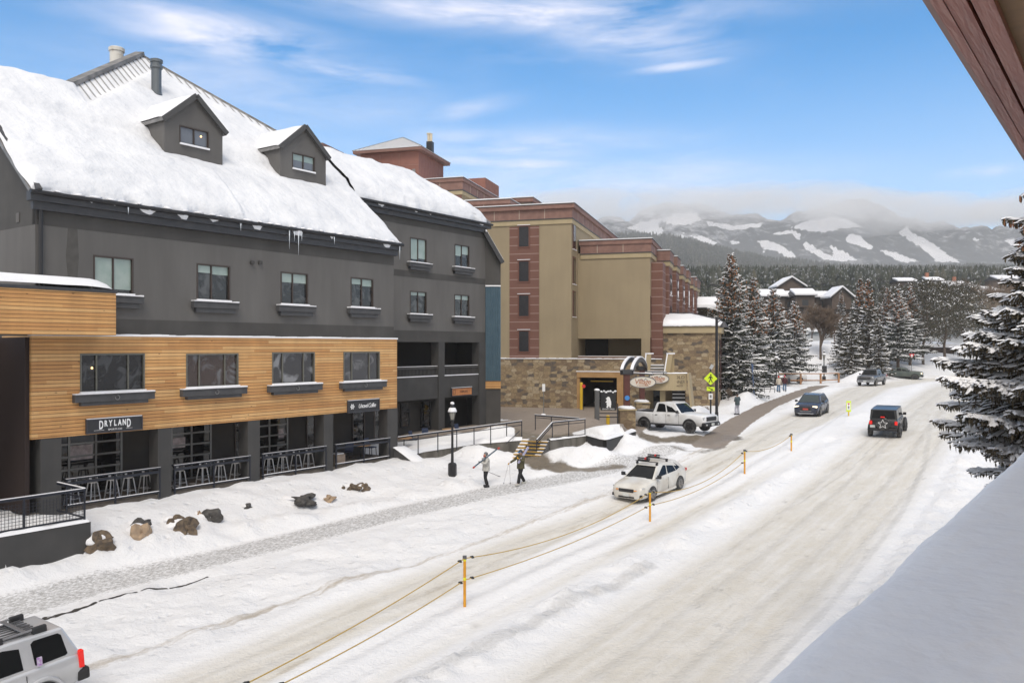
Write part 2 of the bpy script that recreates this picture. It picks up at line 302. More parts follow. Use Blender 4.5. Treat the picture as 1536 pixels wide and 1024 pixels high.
def weather(m, amt, sc_=(.9, .9, .12)):
    """rain streaks and uneven fading down a wall"""
    n, l = m.node_tree.nodes, m.node_tree.links; b = n['Principled BSDF']; src = b.inputs['Base Color'].links[0].from_socket; c = n.new('ShaderNodeTexCoord'); mp = n.new('ShaderNodeMapping'); mp.inputs['Scale'].default_value = sc_; l.new(c.outputs['Object'], mp.inputs[0])
    x = n.new('ShaderNodeTexNoise'); x.inputs['Scale'].default_value = 1.6; x.inputs['Detail'].default_value = 7; x.inputs['Roughness'].default_value = .65; l.new(mp.outputs[0], x.inputs[0])
    r = n.new('ShaderNodeValToRGB'); r.color_ramp.elements[0].position = .38; r.color_ramp.elements[1].position = .62; k = 1-amt; r.color_ramp.elements[0].color = (k, k, k, 1); r.color_ramp.elements[1].color = (1+amt*.4, 1+amt*.4, 1+amt*.4, 1); l.new(x.outputs[0], r.inputs[0])
    mx = n.new('ShaderNodeMix'); mx.data_type = 'RGBA'; mx.blend_type = 'MULTIPLY'; mx.inputs[0].default_value = 1; l.new(src, mx.inputs[6]); l.new(r.outputs[0], mx.inputs[7]); l.new(mx.outputs[2], b.inputs['Base Color'])
for m_, a_ in ((STUC, .075), (STUD, .08), (PILL, .08), (TAN, .05), (TANL, .05), (REDC, .08), (WOOD, .09)): weather(m_, a_)
# ---------------------------------------------------------------- frames of the buildings
FA = math.atan2(.813, .582)
F1 = Frame(-17.44, 30.3, CZ-6.15, FA)                       # long grey building
F2 = Frame(5.35, 74.0, CZ-5.55, math.atan2(-.282, .959))     # tan and brick hotel
# ---------------------------------------------------------------- ground
_HY = np.array([-80, 0, 15, 25, 35, 41.4, 47, 53, 62, 75, 96, 116, 125, 145, 170, 200, 250, 350, 500, 800, 1050, 1250, 1400], float)
_HH = np.array([8.3, 8.4, 8.4, 8.1, 7.5, 7.0, 6.4, 5.85, 5.55, 5.5, 5.35, 4.85, 4.3, 1.8, -.8, -3, -9, -23, -38, -66, -88, -96, -80], float)
_fy = np.concatenate([np.arange(-80, 180, .5), np.arange(180, 1400, 8)]); _fh = np.interp(_fy, _HY, _HH)
_k = np.array([1, 2, 3, 4, 3, 2, 1], float); _k /= _k.sum(); _fs = _fh.copy()
for _ in range(6): _fs[3:-3] = np.convolve(_fs, _k, 'valid')
def Hs(Y): return np.interp(Y, _fy, _fs)
def sstep(a, b, x): t = np.clip((x-a)/(b-a), 0, 1); return t*t*(3-2*t)
def inpoly(X, Y, poly):
    c = np.zeros(X.shape, bool); n = len(poly)
    for i in range(n):
        x0, y0 = poly[i]; x1, y1 = poly[(i+1) % n]
        if y0 == y1: continue
        k = ((y0 > Y) != (y1 > Y)) & (X < (x1-x0)*(Y-y0)/(y1-y0)+x0); c ^= k
    return c
def dline(X, Y, pts, closed=False):
    d = np.full(X.shape, 1e9); n = len(pts)
    for i in range(n if closed else n-1):
        ax, ay = pts[i]; bx, by = pts[(i+1) % n]; L2 = (bx-ax)**2+(by-ay)**2
        t = np.clip(((X-ax)*(bx-ax)+(Y-ay)*(by-ay))/L2, 0, 1)
        d = np.minimum(d, np.hypot(X-ax-t*(bx-ax), Y-ay-t*(by-ay)))
    return d
def f1(u, w_): p = F1.w(u, -w_, 0); return (p.x, p.y)
WALLP = [f1(19.3, .3), (-5.1, 46.9), (-2.3, 48.3), (.6, 48.25)]            # front of the ramp and plaza
STAIR = [(.6, 48.25), (2.25, 48.1)]
WALLQ = [(2.25, 48.1), (4.5, 49.9), (5.48, 47.5), (7.9, 52.3)]
UPPER = WALLP+WALLQ[0:]+[(9.5, 57), (11.5, 66), (14, 80), (-30, 95), f1(36, -4.5), f1(19.0, -4.5)]
DRIVE = [(7.9, 51.5), (10.5, 52.8), (14, 53)]
MOUNDS = [(712, 690, 47.4, 1.1, 1.3, .62), (745, 668, 47.2, 1.0, 1.2, .35), (668, 690, 45.3, 1.6, .8, .25), (865, 685, 46.9, 2.0, 1.0, .5), (905, 672, 46.6, 1.5, 1, .35), (838, 678, 46.6, .9, 1, .35)]
def ground_np(X, Y):
    X = np.asarray(X, float); Y = np.asarray(Y, float)
    base = CZ-Hs(Y)
    u = (X-F1.o.x)*F1.x.x+(Y-F1.o.y)*F1.x.y; w_ = -((X-F1.o.x)*F1.y.x+(Y-F1.o.y)*F1.y.y)
    # snow bank below the terrace
    k = sstep(4.7, .2, w_)*sstep(-14, -12, u)*(1-sstep(18.5, 21.5, u))*(Y > 5)
    terr = CZ-6.22
    bank = base+k*np.maximum(terr-base, 0)*.97
    # the forecourt behind the low wall at the left
    left = (u < .45) & (w_ < 2.35) & (u > -25)
    z = np.where((u > -25) & (w_ > -30), np.where(left, terr, bank), base)
    z = np.where((u < .45) & (w_ >= 2.35) & (u > -25), base+.45*sstep(5.2, 2.3, w_), z)
    up = inpoly(X, Y, UPPER) & (dline(X, Y, WALLP) > .27) & (dline(X, Y, WALLQ) > .27)
    zup = CZ-(6.15-.62*sstep(19.5, 25.5, u)-.0*Y)
    z = np.where(up, np.maximum(zup, z*0-50), z)
    under = (w_ < -.05) & (u > -.2) & (u < 32) & ~up & (w_ > -18)
    z = np.where(under, terr-.05, z)
    for (px, py, yy, r, ax, h) in MOUNDS:
        x0 = (px-CX)/FPX*yy; d2 = ((X-x0)/r)**2+((Y-yy)/(r*ax*.55))**2
        z = np.where(up, z, z+h*np.exp(-d2))
    # stairs cut
    # heaps of shovelled snow, kept off the cleared walk and the lanes
    keep = 1.0
    if len(CLEAR): keep = sstep(1.2, 2.6, dline(X, Y, CLEAR[0]))*sstep(2.6, 4.2, dline(X, Y, CLEAR[1]))
    for (x0, y0, rx, ry, h, ang) in HEAPS:
        ca, sa = math.cos(ang), math.sin(ang); dx, dy = X-x0, Y-y0
        d2 = ((dx*ca+dy*sa)/rx)**2+((-dx*sa+dy*ca)/ry)**2
        z = z+h*np.exp(-d2)*keep
    # hillside to the right of the far road
    z = z+2.2*sstep(18, 45, X)*(1-sstep(90, 125, Y))*sstep(20, 45, Y)*.35
    return z
def G(px, py, n=18):
    """the ground point seen along the photo's pixel; used only to lay out the street in metres"""
    t, q = ray(px, py); lo, hi = 8.0, 900.0; Ys = np.exp(np.linspace(math.log(8), math.log(900), 900))
    gz = CZ-Hs(Ys); d = CZ+q*Ys-gz; i = int(np.argmax(d < 0)) if (d < 0).any() else 899
    a, b = Ys[max(i-1, 0)], Ys[i]
    for _ in range(n):
        m = (a+b)/2
        if CZ+q*m-(CZ-float(Hs(m))) < 0: b = m
        else: a = m
    return (t*a, a)
HEAPS = []; CLEAR = []
def heap(px, Y, rx, ry, h, ang=0): HEAPS.append(((px-CX)/FPX*Y, Y, rx, ry, h, ang))
heap(862, 52.5, 1.5, 1.4, .85); heap(905, 50.2, 1.5, 1.4, .65); heap(893, 53.5, 1.3, 1.4, .6); heap(815, 51.5, 1.0, .7, .35); heap(935, 51, .9, 1, .5)
heap(995, 49.0, 1.3, .8, .35, .3)
heap(1045, 60.5, 2.6, 1.6, 1.1, .2); heap(1085, 62, 1.6, 1.4, .9, .3); heap(1150, 78, 3.5, 3.0, 1.6, .4); heap(1118, 72, 2.5, 2, .7); heap(1195, 92, 5, 3, .9, .3)
heap(1303, 108, 3.2, 2.0, 1.7, .2); heap(1345, 112, 4, 2, .7); heap(1280, 122, 6, 3, 1.6)
heap(1215, 135, 9, 9, 3.6); heap(1275, 150, 12, 10, 2.6)
heap(760, 50.5, 1.6, .7, .55, -.3); heap(720, 51.2, 1.6, .7, .5, -.2); heap(690, 50.0, 1.4, .6, .35, -.2); heap(655, 48.6, 1.2, .5, .25)
def PL(pts): return [G(x, y) for x, y in pts]
LEFT_LANE = PL([(180,1130),(600,925),(800,835),(950,778),(1060,720),(1150,668),(1230,622),(1300,592),(1380,572),(1470,563),(1600,560)])
RIGHT_LANE = PL([(800,1130),(1040,940),(1180,830),(1285,735),(1345,672),(1390,625),(1440,585),(1520,566),(1640,560)])
MEDIAN = PL([(330,1110),(560,975),(790,862),(980,765),(1150,690),(1260,638),(1340,600)])
WALK = PL([(-140,955),(0,919),(150,877),(384,822),(600,768),(740,737),(850,717),(950,694),(1010,672)])
FWALK = PL([(1062,668),(1085,651),(1110,632),(1150,610),(1200,594),(1232,585)])
CLEAR += [FWALK, LEFT_LANE]
def uneven(a, b, n): return list(np.linspace(a, b, n, endpoint=False))
def build_ground():
    xs = [-1500, -1100, -800, -600, -450, -340, -260, -200, -150, -115, -90, -72, -58, -48, -40, -34, -30]+uneven(-27, 27, 250)+uneven(27, 45, 40)+[45, 46, 47.5, 49, 51, 53, 56, 60, 65, 71, 79, 90, 105, 125, 150, 180, 220, 270, 330, 400, 480, 580, 700, 850, 1050, 1300, 1600]
    ys = [-80, -50, -30, -15, -5, 2, 6, 9, 11]; y = 12.5
    while y < 1400: ys.append(y); y += max(.17, y*.0062) if y < 140 else y*.02
    xs = np.array(xs); ys = np.array(ys); X, Y = np.meshgrid(xs, ys); Z = ground_np(X, Y)
    dL, dR, dM, dW, dF = dline(X, Y, LEFT_LANE), dline(X, Y, RIGHT_LANE), dline(X, Y, MEDIAN), dline(X, Y, WALK), dline(X, Y, FWALK)
    road = np.maximum(sstep(3.4, 2.4, dL), sstep(3.6, 2.5, dR))
    soft = 1-np.maximum.reduce([road, sstep(1.5, 1.0, dW), sstep(1.3, 1.0, dF)])
    up = inpoly(X, Y, UPPER); soft = np.where(up, np.where(Y > 50.5, .0, .25), soft)
    nz = np.zeros(X.shape); nf = np.zeros(X.shape)
    near = (Y < 160) & (Y > 8)
    for i, j in zip(*np.nonzero(near)):
        p = Vector((X[i, j], Y[i, j], 0)); nz[i, j] = noise.noise(p*.45)*.6+noise.noise(p*1.3)*.35; nf[i, j] = noise.noise(p*3.1)
    Z = Z+near*(soft*(nz*.30+nf*.07)+(1-soft)*(nz*.012+nf*.006))
    uu = (X-F1.o.x)*F1.x.x+(Y-F1.o.y)*F1.x.y; ww = -((X-F1.o.x)*F1.y.x+(Y-F1.o.y)*F1.y.y); bank = sstep(2.9, 1.9, dW)*sstep(1.25, 1.7, dW)*(ww < 6.34+.143*(uu-4.8)); Z = Z+near*bank*(1-up)*(.10+.22*np.abs(nf)+.14*nz)
    edge = sstep(5.0, 3.9, dR)*sstep(3.2, 3.7, dR)*(dM > 2); Z = Z+near*edge*(.10+.2*np.abs(nf)+.1*nz)
    # ridge of ploughed snow between the lanes, with wheel ruts beside it
    Z = Z+near*(1-up)*(.07*sstep(1.2, .2, dM)+.03*nf*sstep(1.4, .6, dM))
    for off, dep, wd in ((1.3, .05, .22), (.62, .035, .14)):
        Z = Z-near*dep*np.exp(-((dM-off)/wd)**2)
    Z = Z+near*.05*np.exp(-((dR-2.9)/.3)**2)+near*.04*np.exp(-((dL-2.9)/.35)**2)*(1-up)
    far = Y > 160; Z = Z+far*(.004*Y)*np.sin(X*.02+Y*.013)*np.sin(Y*.011)
    ny, nx = X.shape
    me = bpy.data.meshes.new('ground'); V = np.stack([X, Y, Z], -1).reshape(-1, 3)
    idx = np.arange(ny*nx).reshape(ny, nx); Fq = np.stack([idx[:-1, :-1], idx[:-1, 1:], idx[1:, 1:], idx[1:, :-1]], -1).reshape(-1, 4)
    me.vertices.add(len(V)); me.vertices.foreach_set('co', V.astype(np.float32).ravel())
    me.loops.add(Fq.size); me.loops.foreach_set('vertex_index', Fq.astype(np.int32).ravel())
    me.polygons.add(len(Fq)); me.polygons.foreach_set('loop_start', np.arange(0, Fq.size, 4, dtype=np.int32)); me.polygons.foreach_set('loop_total', np.full(len(Fq), 4, np.int32))
    me.polygons.foreach_set('use_smooth', np.ones(len(Fq), bool)); me.update(); me.validate()
    def attr(name, arr): a = me.attributes.new(name, 'FLOAT', 'POINT'); a.data.foreach_set('value', np.clip(arr, 0, 1).astype(np.float32).ravel())
    def line(pts, hw, feather=None): return sstep(hw+(feather or hw*.6), hw*.5, dline(X, Y, PL(pts)))
    beige = np.maximum(sstep(3.0, 1.6, dL), sstep(3.3, 1.8, dR))*(1-sstep(1.35, .8, dM))
    sand = np.maximum.reduce([line([(60,1045),(120,1003),(384,915),(684,827),(830,772),(920,737),(1000,702),(1060,672)], .28)*.9, line([(380,1040),(480,965),(590,908),(700,862),(860,792),(960,748),(1060,705),(1120,676)], .22)*.7,
        line([(960,730),(1050,690),(1100,668),(1160,645)], .5)*.5])
    grey = np.maximum.reduce([line([(560,1060),(620,1020),(700,985),(800,938),(880,895),(975,850)], .26, .5)*.8, line([(1195,757),(1240,728),(1280,700),(1312,668),(1335,650)], .11)*.85,
        line([(1090,1060),(1170,985),(1240,912),(1300,838),(1350,772),(1385,702),(1396,650),(1392,628)], .22)*.75, line([(1150,1040),(1230,960),(1310,875),(1350,820),(1378,770)], .12)*.5,
        line([(160,1000),(300,950),(430,905),(560,872),(640,845)], .12)*.35, line([(240,1000),(330,975),(420,940),(470,925),(520,910)], .16)*.5, line([(930,830),(1020,770),(1100,725)], .1)*.3])
    walk = sstep(1.4, .6, dW)*.95
    wet = np.maximum.reduce([line([(798,690),(815,700),(835,704)], .75, .5), line([(835,704),(880,705),(930,700)], .35, .4)*.85, sstep(1.5, .5, dline(X, Y, DRIVE)), line([(955,653),(1010,661),(1055,664),(1095,655)], .6, .6), line([(1010,676),(1055,678),(1085,670)], .3)*.7])
    pave = np.maximum(sstep(1.15, .95, dF), (up & (Y > 50.6)) * 1.0)
    stairtop = up & (np.abs(X-1.9) < 1.9) & (Y < 50.9); wet = np.maximum(wet, stairtop*.9)
    for n_, a_ in (('beige', beige), ('sand', sand), ('grey', grey), ('walk', walk), ('wet', wet), ('pave', pave), ('soft', soft*near), ('track', near*(1-up)*np.maximum.reduce([np.exp(-((dL-.85)/.20)**2), np.exp(-((dR-.85)/.22)**2), .8*np.exp(-((dR-2.0)/.18)**2), .6*np.exp(-((dL-1.7)/.15)**2)]))): attr(n_, a_)
    attr('wood', sstep(150, 200, Y))
    o = bpy.data.objects.new('ground', me); sc.collection.objects.link(o); o['kind'] = 'structure'
    m, t, n, l, b = nodes_mat('snowy_ground'); me.materials.append(m)
    geo = n.new('ShaderNodeNewGeometry'); pos = geo.outputs['Position']
    def A(nm): k = n.new('ShaderNodeAttribute'); k.attribute_name = nm; return k.outputs['Fac']
    def mm(op, a, b_=None, clamp=False):
        k = n.new('ShaderNodeMath'); k.operation = op; k.use_clamp = clamp
        for i, v in enumerate((a, b_)):
            if v is None: continue
            if isinstance(v, (int, float)): k.inputs[i].default_value = v
            else: l.new(v, k.inputs[i])
        return k.outputs[0]
    def NZ(scale, detail=5, rot=None, st=(1, 1, 1), rough=.6):
        mp = n.new('ShaderNodeMapping'); mp.vector_type = 'POINT'; mp.inputs['Scale'].default_value = st; src = pos
        if rot is not None:
            m0 = n.new('ShaderNodeMapping'); m0.inputs['Rotation'].default_value = (0, 0, rot); l.new(pos, m0.inputs[0]); src = m0.outputs[0]
        l.new(src, mp.inputs[0]); x = n.new('ShaderNodeTexNoise'); x.inputs['Scale'].default_value = scale; x.inputs['Detail'].default_value = detail; x.inputs['Roughness'].default_value = rough; l.new(mp.outputs[0], x.inputs[0]); return x.outputs[0]
    def MX(f, a, b_):
        k = n.new('ShaderNodeMix'); k.data_type = 'RGBA'
        if isinstance(f, (int, float)): k.inputs[0].default_value = f
        else: l.new(f, k.inputs[0])
        for i, v in ((6, a), (7, b_)):
            if isinstance(v, tuple): k.inputs[i].default_value = (*v, 1)
            else: l.new(v, k.inputs[i])
        return k.outputs[2]
    streak = NZ(1.6, 6, R(-35.6)-R(90)+R(90), (1, 1, 1)); along = NZ(1.0, 6, R(35.6), (3.2, .35, 1)); fine = NZ(9, 6); mid = NZ(1.4, 5); big = NZ(.25, 4); vf = NZ(26, 4, None, (1, 1, 1), .7)
    rough_ = NZ(4.5, 7, R(35.6), (2.2, .8, 1), .75)
    thr = lambda m_, nzv, c, s: mm('MULTIPLY', mm('SUBTRACT', mm('ADD', m_, mm('MULTIPLY', nzv, 1.0)), c), s, True)
    col = MX(mm('MULTIPLY', big, .5), (.78, .785, .80), (.86, .86, .865))
    bf = mm('MULTIPLY', A('beige'), mm('ADD', .25, mm('MULTIPLY', along, 1.25), True), True)
    col = MX(bf, col, MX(mid, (.56, .525, .455), (.68, .66, .615)))
    tr_ = mm('MULTIPLY', A('track'), mm('MULTIPLY', mm('SUBTRACT', along, .32), 2.2, True), True)
    col = MX(mm('MULTIPLY', tr_, .42), col, (.50, .48, .45))
    crs = mm('MULTIPLY', A('beige'), mm('MULTIPLY', mm('SUBTRACT', NZ(7, 8, R(35.6), (3.0, .5, 1), .8), .56), 6, True), True)
    col = MX(mm('MULTIPLY', crs, .35), col, (.42, .38, .32))
    sp_ = mm('MULTIPLY', A('beige'), mm('MULTIPLY', mm('SUBTRACT', NZ(1.1, 7, R(35.6), (1.6, .55, 1)), .635, True), 9, True), True)
    col = MX(mm('MULTIPLY', sp_, .7), col, (.33, .32, .30))
    col = MX(mm('MULTIPLY', thr(A('sand'), mm('MULTIPLY', mm('SUBTRACT', mm('ADD', mm('MULTIPLY', along, .55), mm('MULTIPLY', rough_, .45)), .5), 3.2), .62, 1.6), .75), col, MX(fine, (.30, .235, .16), (.46, .40, .31)))
    col = MX(mm('MULTIPLY', thr(A('grey'), mm('MULTIPLY', mm('ADD', along, fine), .5), 1.06, 3.0), .48), col, MX(fine, (.28, .28, .28), (.48, .47, .45)))
    rough_ = NZ(4.5, 7, R(35.6), (2.2, .8, 1), .75)
    col = MX(thr(A('walk'), mm('MULTIPLY', mm('SUBTRACT', NZ(8.5, 7, R(35.6), (1.5, .8, 1), .75), .5), 3.2), .55, 1.5), col, MX(fine, (.19, .18, .17), (.56, .56, .56)))
    col = MX(thr(A('wet'), mid, .95, 2.6), col, MX(mid, (.10, .085, .065), (.26, .22, .17)))
    col = MX(thr(A('pave'), mm('MULTIPLY', fine, .4), .75, 4.0), col, MX(mid, (.20, .165, .135), (.31, .265, .225)))
    # scattered crumbs of dirt in the snow
    col = MX(mm('MULTIPLY', mm('SUBTRACT', NZ(5.5, 6), .70, True), 5, True), col, (.40, .36, .30))
    col = MX(mm('MULTIPLY', A('wood'), mm('MULTIPLY', mm('SUBTRACT', NZ(.06, 8), .38, True), 9, True)), col, (.045, .05, .04))
    l.new(col, b.inputs['Base Color']); b.inputs['Roughness'].default_value = .65; b.inputs['Specular IOR Level'].default_value = .25
    l.new(mm('SUBTRACT', .68, mm('MULTIPLY', A('wet'), .35)), b.inputs['Roughness'])
    vr = n.new('ShaderNodeTexVoronoi'); vr.inputs['Scale'].default_value = 1.9; l.new(pos, vr.inputs[0]); dent = mm('MULTIPLY', mm('MULTIPLY', mm('SUBTRACT', .26, vr.outputs[0]), 4, True), A('soft'))
    crust = mm('MULTIPLY', NZ(3.2, 8, None, (1, 1, 1), .75), mm('MULTIPLY', A('soft'), .7))
    rut = mm('MULTIPLY', A('track'), .8)
    hgt0 = mm('SUBTRACT', mm('SUBTRACT', crust, mm('MULTIPLY', dent, .55)), rut)
    hgt = mm('ADD', hgt0, mm('ADD', mm('ADD', mm('MULTIPLY', fine, .35), mm('MULTIPLY', mid, .8)), mm('MULTIPLY', vf, .12)))
    u = n.new('ShaderNodeBump'); u.inputs['Strength'].default_value = .8; u.inputs['Distance'].default_value = .14; l.new(hgt, u.inputs['Height'])
    l.new(u.outputs[0], b.inputs['Normal'])
    return o
ground_obj = build_ground()
from mathutils.bvhtree import BVHTree
_bm = bmesh.new(); _bm.from_mesh(ground_obj.data); GROUND_TREE = BVHTree.FromBMesh(_bm); _bm.free()
def gz(x, y):
    h = GROUND_TREE.ray_cast(Vector((x, y, 200)), Vector((0, 0, -1)))[0]
    return h.z if h else float(ground_np(np.array([x]), np.array([y]))[0])
def gp(px, Y, dz=0): x = (px-CX)/FPX*Y; return Vector((x, Y, gz(x, Y)+dz))
# broken dark line where the gutter shows through the snow
mb = MB(); pts = PL([(60,932),(110,918),(150,905),(190,895),(232,884),(270,874),(314,861)]); fine_pts = []
for i in range(len(pts)-1):
    for k in range(24): f = k/24; fine_pts.append((pts[i][0]*(1-f)+pts[i+1][0]*f, pts[i][1]*(1-f)+pts[i+1][1]*f))
for i in range(len(fine_pts)-1):
    if i in (45, 46, 81, 82, 83, 108, 109): continue
    a, b = Vector(fine_pts[i]), Vector(fine_pts[i+1]); d = (b-a).normalized(); nn = Vector((-d.y, d.x))
    w0 = .06+.09*abs(noise.noise(Vector((i*.13, 0, 0)))); w1 = .06+.09*abs(noise.noise(Vector(((i+1)*.13, 0, 0))))
    w0 *= 1-.6*i/len(fine_pts); w1 *= 1-.6*(i+1)/len(fine_pts)
    q = [a-nn*w0, b-nn*w1, b+nn*w1, a+nn*w0]; mb.quad(*[(p.x, p.y, gz(p.x, p.y)+.012) for p in q])
o = mb.build('gutter_crack', mat('wet_asphalt', (.045,.042,.038), .5)); o['kind'] = 'structure'
# ---------------------------------------------------------------- the long grey building
TP = .86                                             # roof pitch (rise over run)
EZ = 11.95                                           # eave height
def wall_holes(mb, u0, u1, z0, z1, d, holes, depth=.18):
    us = sorted({u0, u1, *[h[0] for h in holes], *[h[1] for h in holes]}); zs = sorted({z0, z1, *[h[2] for h in holes], *[h[3] for h in holes]})
    us = [x for x in us if u0 <= x <= u1]; zs = [x for x in zs if z0 <= x <= z1]
    for i in range(len(us)-1):
        for j in range(len(zs)-1):
            cu, cz = (us[i]+us[i+1])/2, (zs[j]+zs[j+1])/2
            if any(h[0] < cu < h[1] and h[2] < cz < h[3] for h in holes): continue
            mb.quad((us[i], d, zs[j]), (us[i+1], d, zs[j]), (us[i+1], d, zs[j+1]), (us[i], d, zs[j+1]))
    for (a, b, c, e) in holes:
        mb.quad((a, d, c), (a, d, e), (a, d+depth, e), (a, d+depth, c)); mb.quad((b, d, c), (b, d+depth, c), (b, d+depth, e), (b, d, e))
        mb.quad((a, d, e), (b, d, e), (b, d+depth, e), (a, d+depth, e)); mb.quad((a, d, c), (a, d+depth, c), (b, d+depth, c), (b, d, c))
def rect(fr, x0, x1, y0, y1, d):
    """photo pixels of a wall rectangle -> metres on the wall"""
    u0, za = fr.at(x0, y0, d); u1, zb = fr.at(x1, y0, d); _, zc = fr.at(x0, y1, d); _, zd_ = fr.at(x1, y1, d)
    return (u0, u1, (zc+zd_)/2, (za+zb)/2)
def ring(mb, a, b, c, e, d0, d1, t):
    mb.box((a, d0, c), (a+t, d1, e)); mb.box((b-t, d0, c), (b, d1, e)); mb.box((a+t, d0, e-t), (b-t, d1, e)); mb.box((a+t, d0, c), (b-t, d1, c+t))
def make_window(parent, h, d, cuts=(.5,), fm=None, pane_m=None, sill=None, ft=.06, blind=None, lit=None, snow=True, box_m=None, depth=.18):
    a, b, c, e = h; fm = fm or FRAMEB
    mb = MB(); ring(mb, a, b, c, e, d-.02, d+depth-.02, ft)
    xs = [a+ft]+[a+(b-a)*k for k in cuts]+[b-ft]
    for k in cuts: x = a+(b-a)*k; mb.box((x-.03, d+.03, c+ft), (x+.03, d+depth-.02, e-ft))
    wdw = mb.build('window', fm, parent, bevel=0)
    for i in range(len(xs)-1):
        x0, x1 = xs[i]+(.03 if i else 0), xs[i+1]-(.03 if i < len(cuts) else 0)
        p = MB(); p.box((x0, d+.09, c+ft), (x1, d+.11, e-ft)); p.build('pane', pane_m or GLASS, wdw)
        if blind and blind[i] > 0:
            z0 = e-ft-(e-c-2*ft)*blind[i]; q = MB(); q.box((x0+.01, d+.075, z0), (x1-.01, d+.088, e-ft-.005)); q.build('blind', BLINDG, wdw)
    if lit: q = MB(); q.blob((lit[0], d+.08, lit[1]), .045, 1, 0); q.build('lamp', LAMPLIT, wdw)
    if snow:
        q = MB(); q.box((a-.03, d-.12, c-.02), (b+.03, d-.021, c+.045)); q.build('sill_snow', SNOWF, wdw, bevel=.02)
    return wdw
GVAR = [glass_mat('dark_room_glass', (.008,.008,.009), col2=(.05,.052,.055), sc_=1.7, coat=.0, spec=.4), glass_mat('brown_room_glass', (.030,.014,.009), col2=(.10,.10,.105), sc_=.9), glass_mat('painted_snow_reflection_glass', (.02,.02,.022), col2=(.20,.205,.215), sc_=.8), glass_mat('grey_room_glass', (.03,.03,.033), col2=(.12,.12,.125), sc_=1.3)]  # third pane has snow reflections painted into its colour as pale mottling
BLINDG = mat('blind_behind_glass', (.24,.31,.28), .15, coat=.6, col2=(.30,.36,.33), scale=2)
LAMPLIT = mat('warm_lamp', (1,.62,.25), .5, emit=3)
def sill_box(parent, a, b, zt, d, h1=.28, h2=.2, inset=.14, dep=.26, m=None, hook=False):
    mb = MB(); mb.box((a, d-dep, zt-h1), (b, d-.002, zt)); mb.box((a+inset, d-dep+.06, zt-h1-h2), (b-inset, d-.002, zt-h1-.002)); mb.box((a-.03, d-dep-.03, zt-.05), (b+.03, d-dep-.002, zt-.01))
    o = mb.build('window_box', m or BOXM, parent, bevel=.01)
    s = MB(); n = 14
    for i in range(n):
        x0, x1 = a+(b-a)*i/n, a+(b-a)*(i+1)/n; hh = .04+.03*random.random(); s.box((x0, d-dep-.035, zt+.002), (x1, d-.004, zt+hh))
    s.build('box_snow', SNOWF, o, bevel=.015)
    if hook:
        k = MB(); cx_ = (a+b)/2; k.tube([(cx_+.09*math.sin(t), d-dep-.05, zt-.16+.09*math.cos(t)) for t in [x*.7 for x in range(8)]], .018, 5); k.build('ring', ALU, o)
    return o
BOXM = mat('box_grey', (.052,.052,.056), .7, col2=(.068,.068,.07), scale=3)
bld = fthing('lodge_building', 'long charcoal stucco building with honey wood band, snowy roof and two dormers', 'building', F1)
# -- upper wall with its dark bands
W3 = [(140,200,385,441,'a'), (295,345,397,451,'b'), (421,462,409,457,'c'), (526,560,417,461,'d')]
D3 = .3
h3 = [rect(F1, a, b, c, d_, D3) for a, b, c, d_, _ in W3]
mb = MB(); wall_holes(mb, 0, 19.0, 7.27, 10.7, D3, h3); mb.quad((19, D3, 7.27), (19, 3.8, 7.27), (19, 3.8, 10.7), (19, D3, 10.7))
mb.build('upper_wall', STUC, bld, fix=False)
mb = MB(); mb.box((0, D3-.012, 6.3), (19.0, D3+.3, 7.27)); mb.box((0, D3-.012, 10.7), (19.0, D3+.3, EZ-.05)); mb.build('dark_band', STUD, bld)
for h, cuts, bl in zip(h3, ((.5,), (.45,), (.45,), (.5,)), ((.93, .9), (.22, .25), (.3, .3), (.2, .25))):
    wd = make_window(bld, h, D3, cuts, blind=bl); sill_box(wd, h[0]-.28, h[1]+.3, h[2]-.07, D3)
# damp stain where the downspout leaks, vents, icicles
ST = mat('damp_stain', (.062,.058,.053), .8, col2=(.08,.075,.068), scale=4)
u0, z0 = F1.at(102, 345, D3); u1, z1 = F1.at(116, 345, D3); mb = MB()
zz = [10.7, 10.2, 9.6, 9.0, 8.5, 8.0, 7.6]; ww = [0, .03, .08, .02, -.03, .05, .02]
mb.prism([(u0-ww[i], D3-.003, zz[i]) for i in range(7)]+[(u1+ww[6-i]*.7, D3-.003, zz[6-i]) for i in range(7)], (0, -.004, 0)); mb.build('wall_stain', ST, bld)
for px, py in ((377, 394), (389, 394)):
    u, z = F1.at(px, py, D3); mb = MB(); mb.box((u-.09, D3-.14, z-.08), (u+.09, D3-.001, z+.08)); mb.build('wall_vent', PILL, bld, bevel=.02)
# -- left gable end
mb = MB(); mb.prism([(0, D3+.001, 2.6), (0, 14.5, 2.6), (0, 14.5, EZ-.3), (0, 7.35, EZ+7.3*TP-.35), (0, D3+.001, EZ-.12)], (.25, 0, 0)); mb.build('gable_wall', STUD, bld)
mb = MB(); mb.prism([(-.012, D3+.05, 7.5), (-.012, 7, 7.5), (-.012, 7, 10.7), (-.012, D3+.05, 10.7)], (.011, 0, 0)); mb.build('gable_panel', STUC, bld)
mb = MB(); mb.bar((-.12, -.12, EZ-.15), (-.12, 7.4, EZ+7.4*TP-.05), .2, .42); mb.build('rake_board', TRIM, bld)
u, z = F1.at(32, 294, 0); mb = MB(); mb.box((-.04, 1.6, 10.9), (-.001, 1.85, 11.25)); mb.build('gable_vent', STUC, bld)
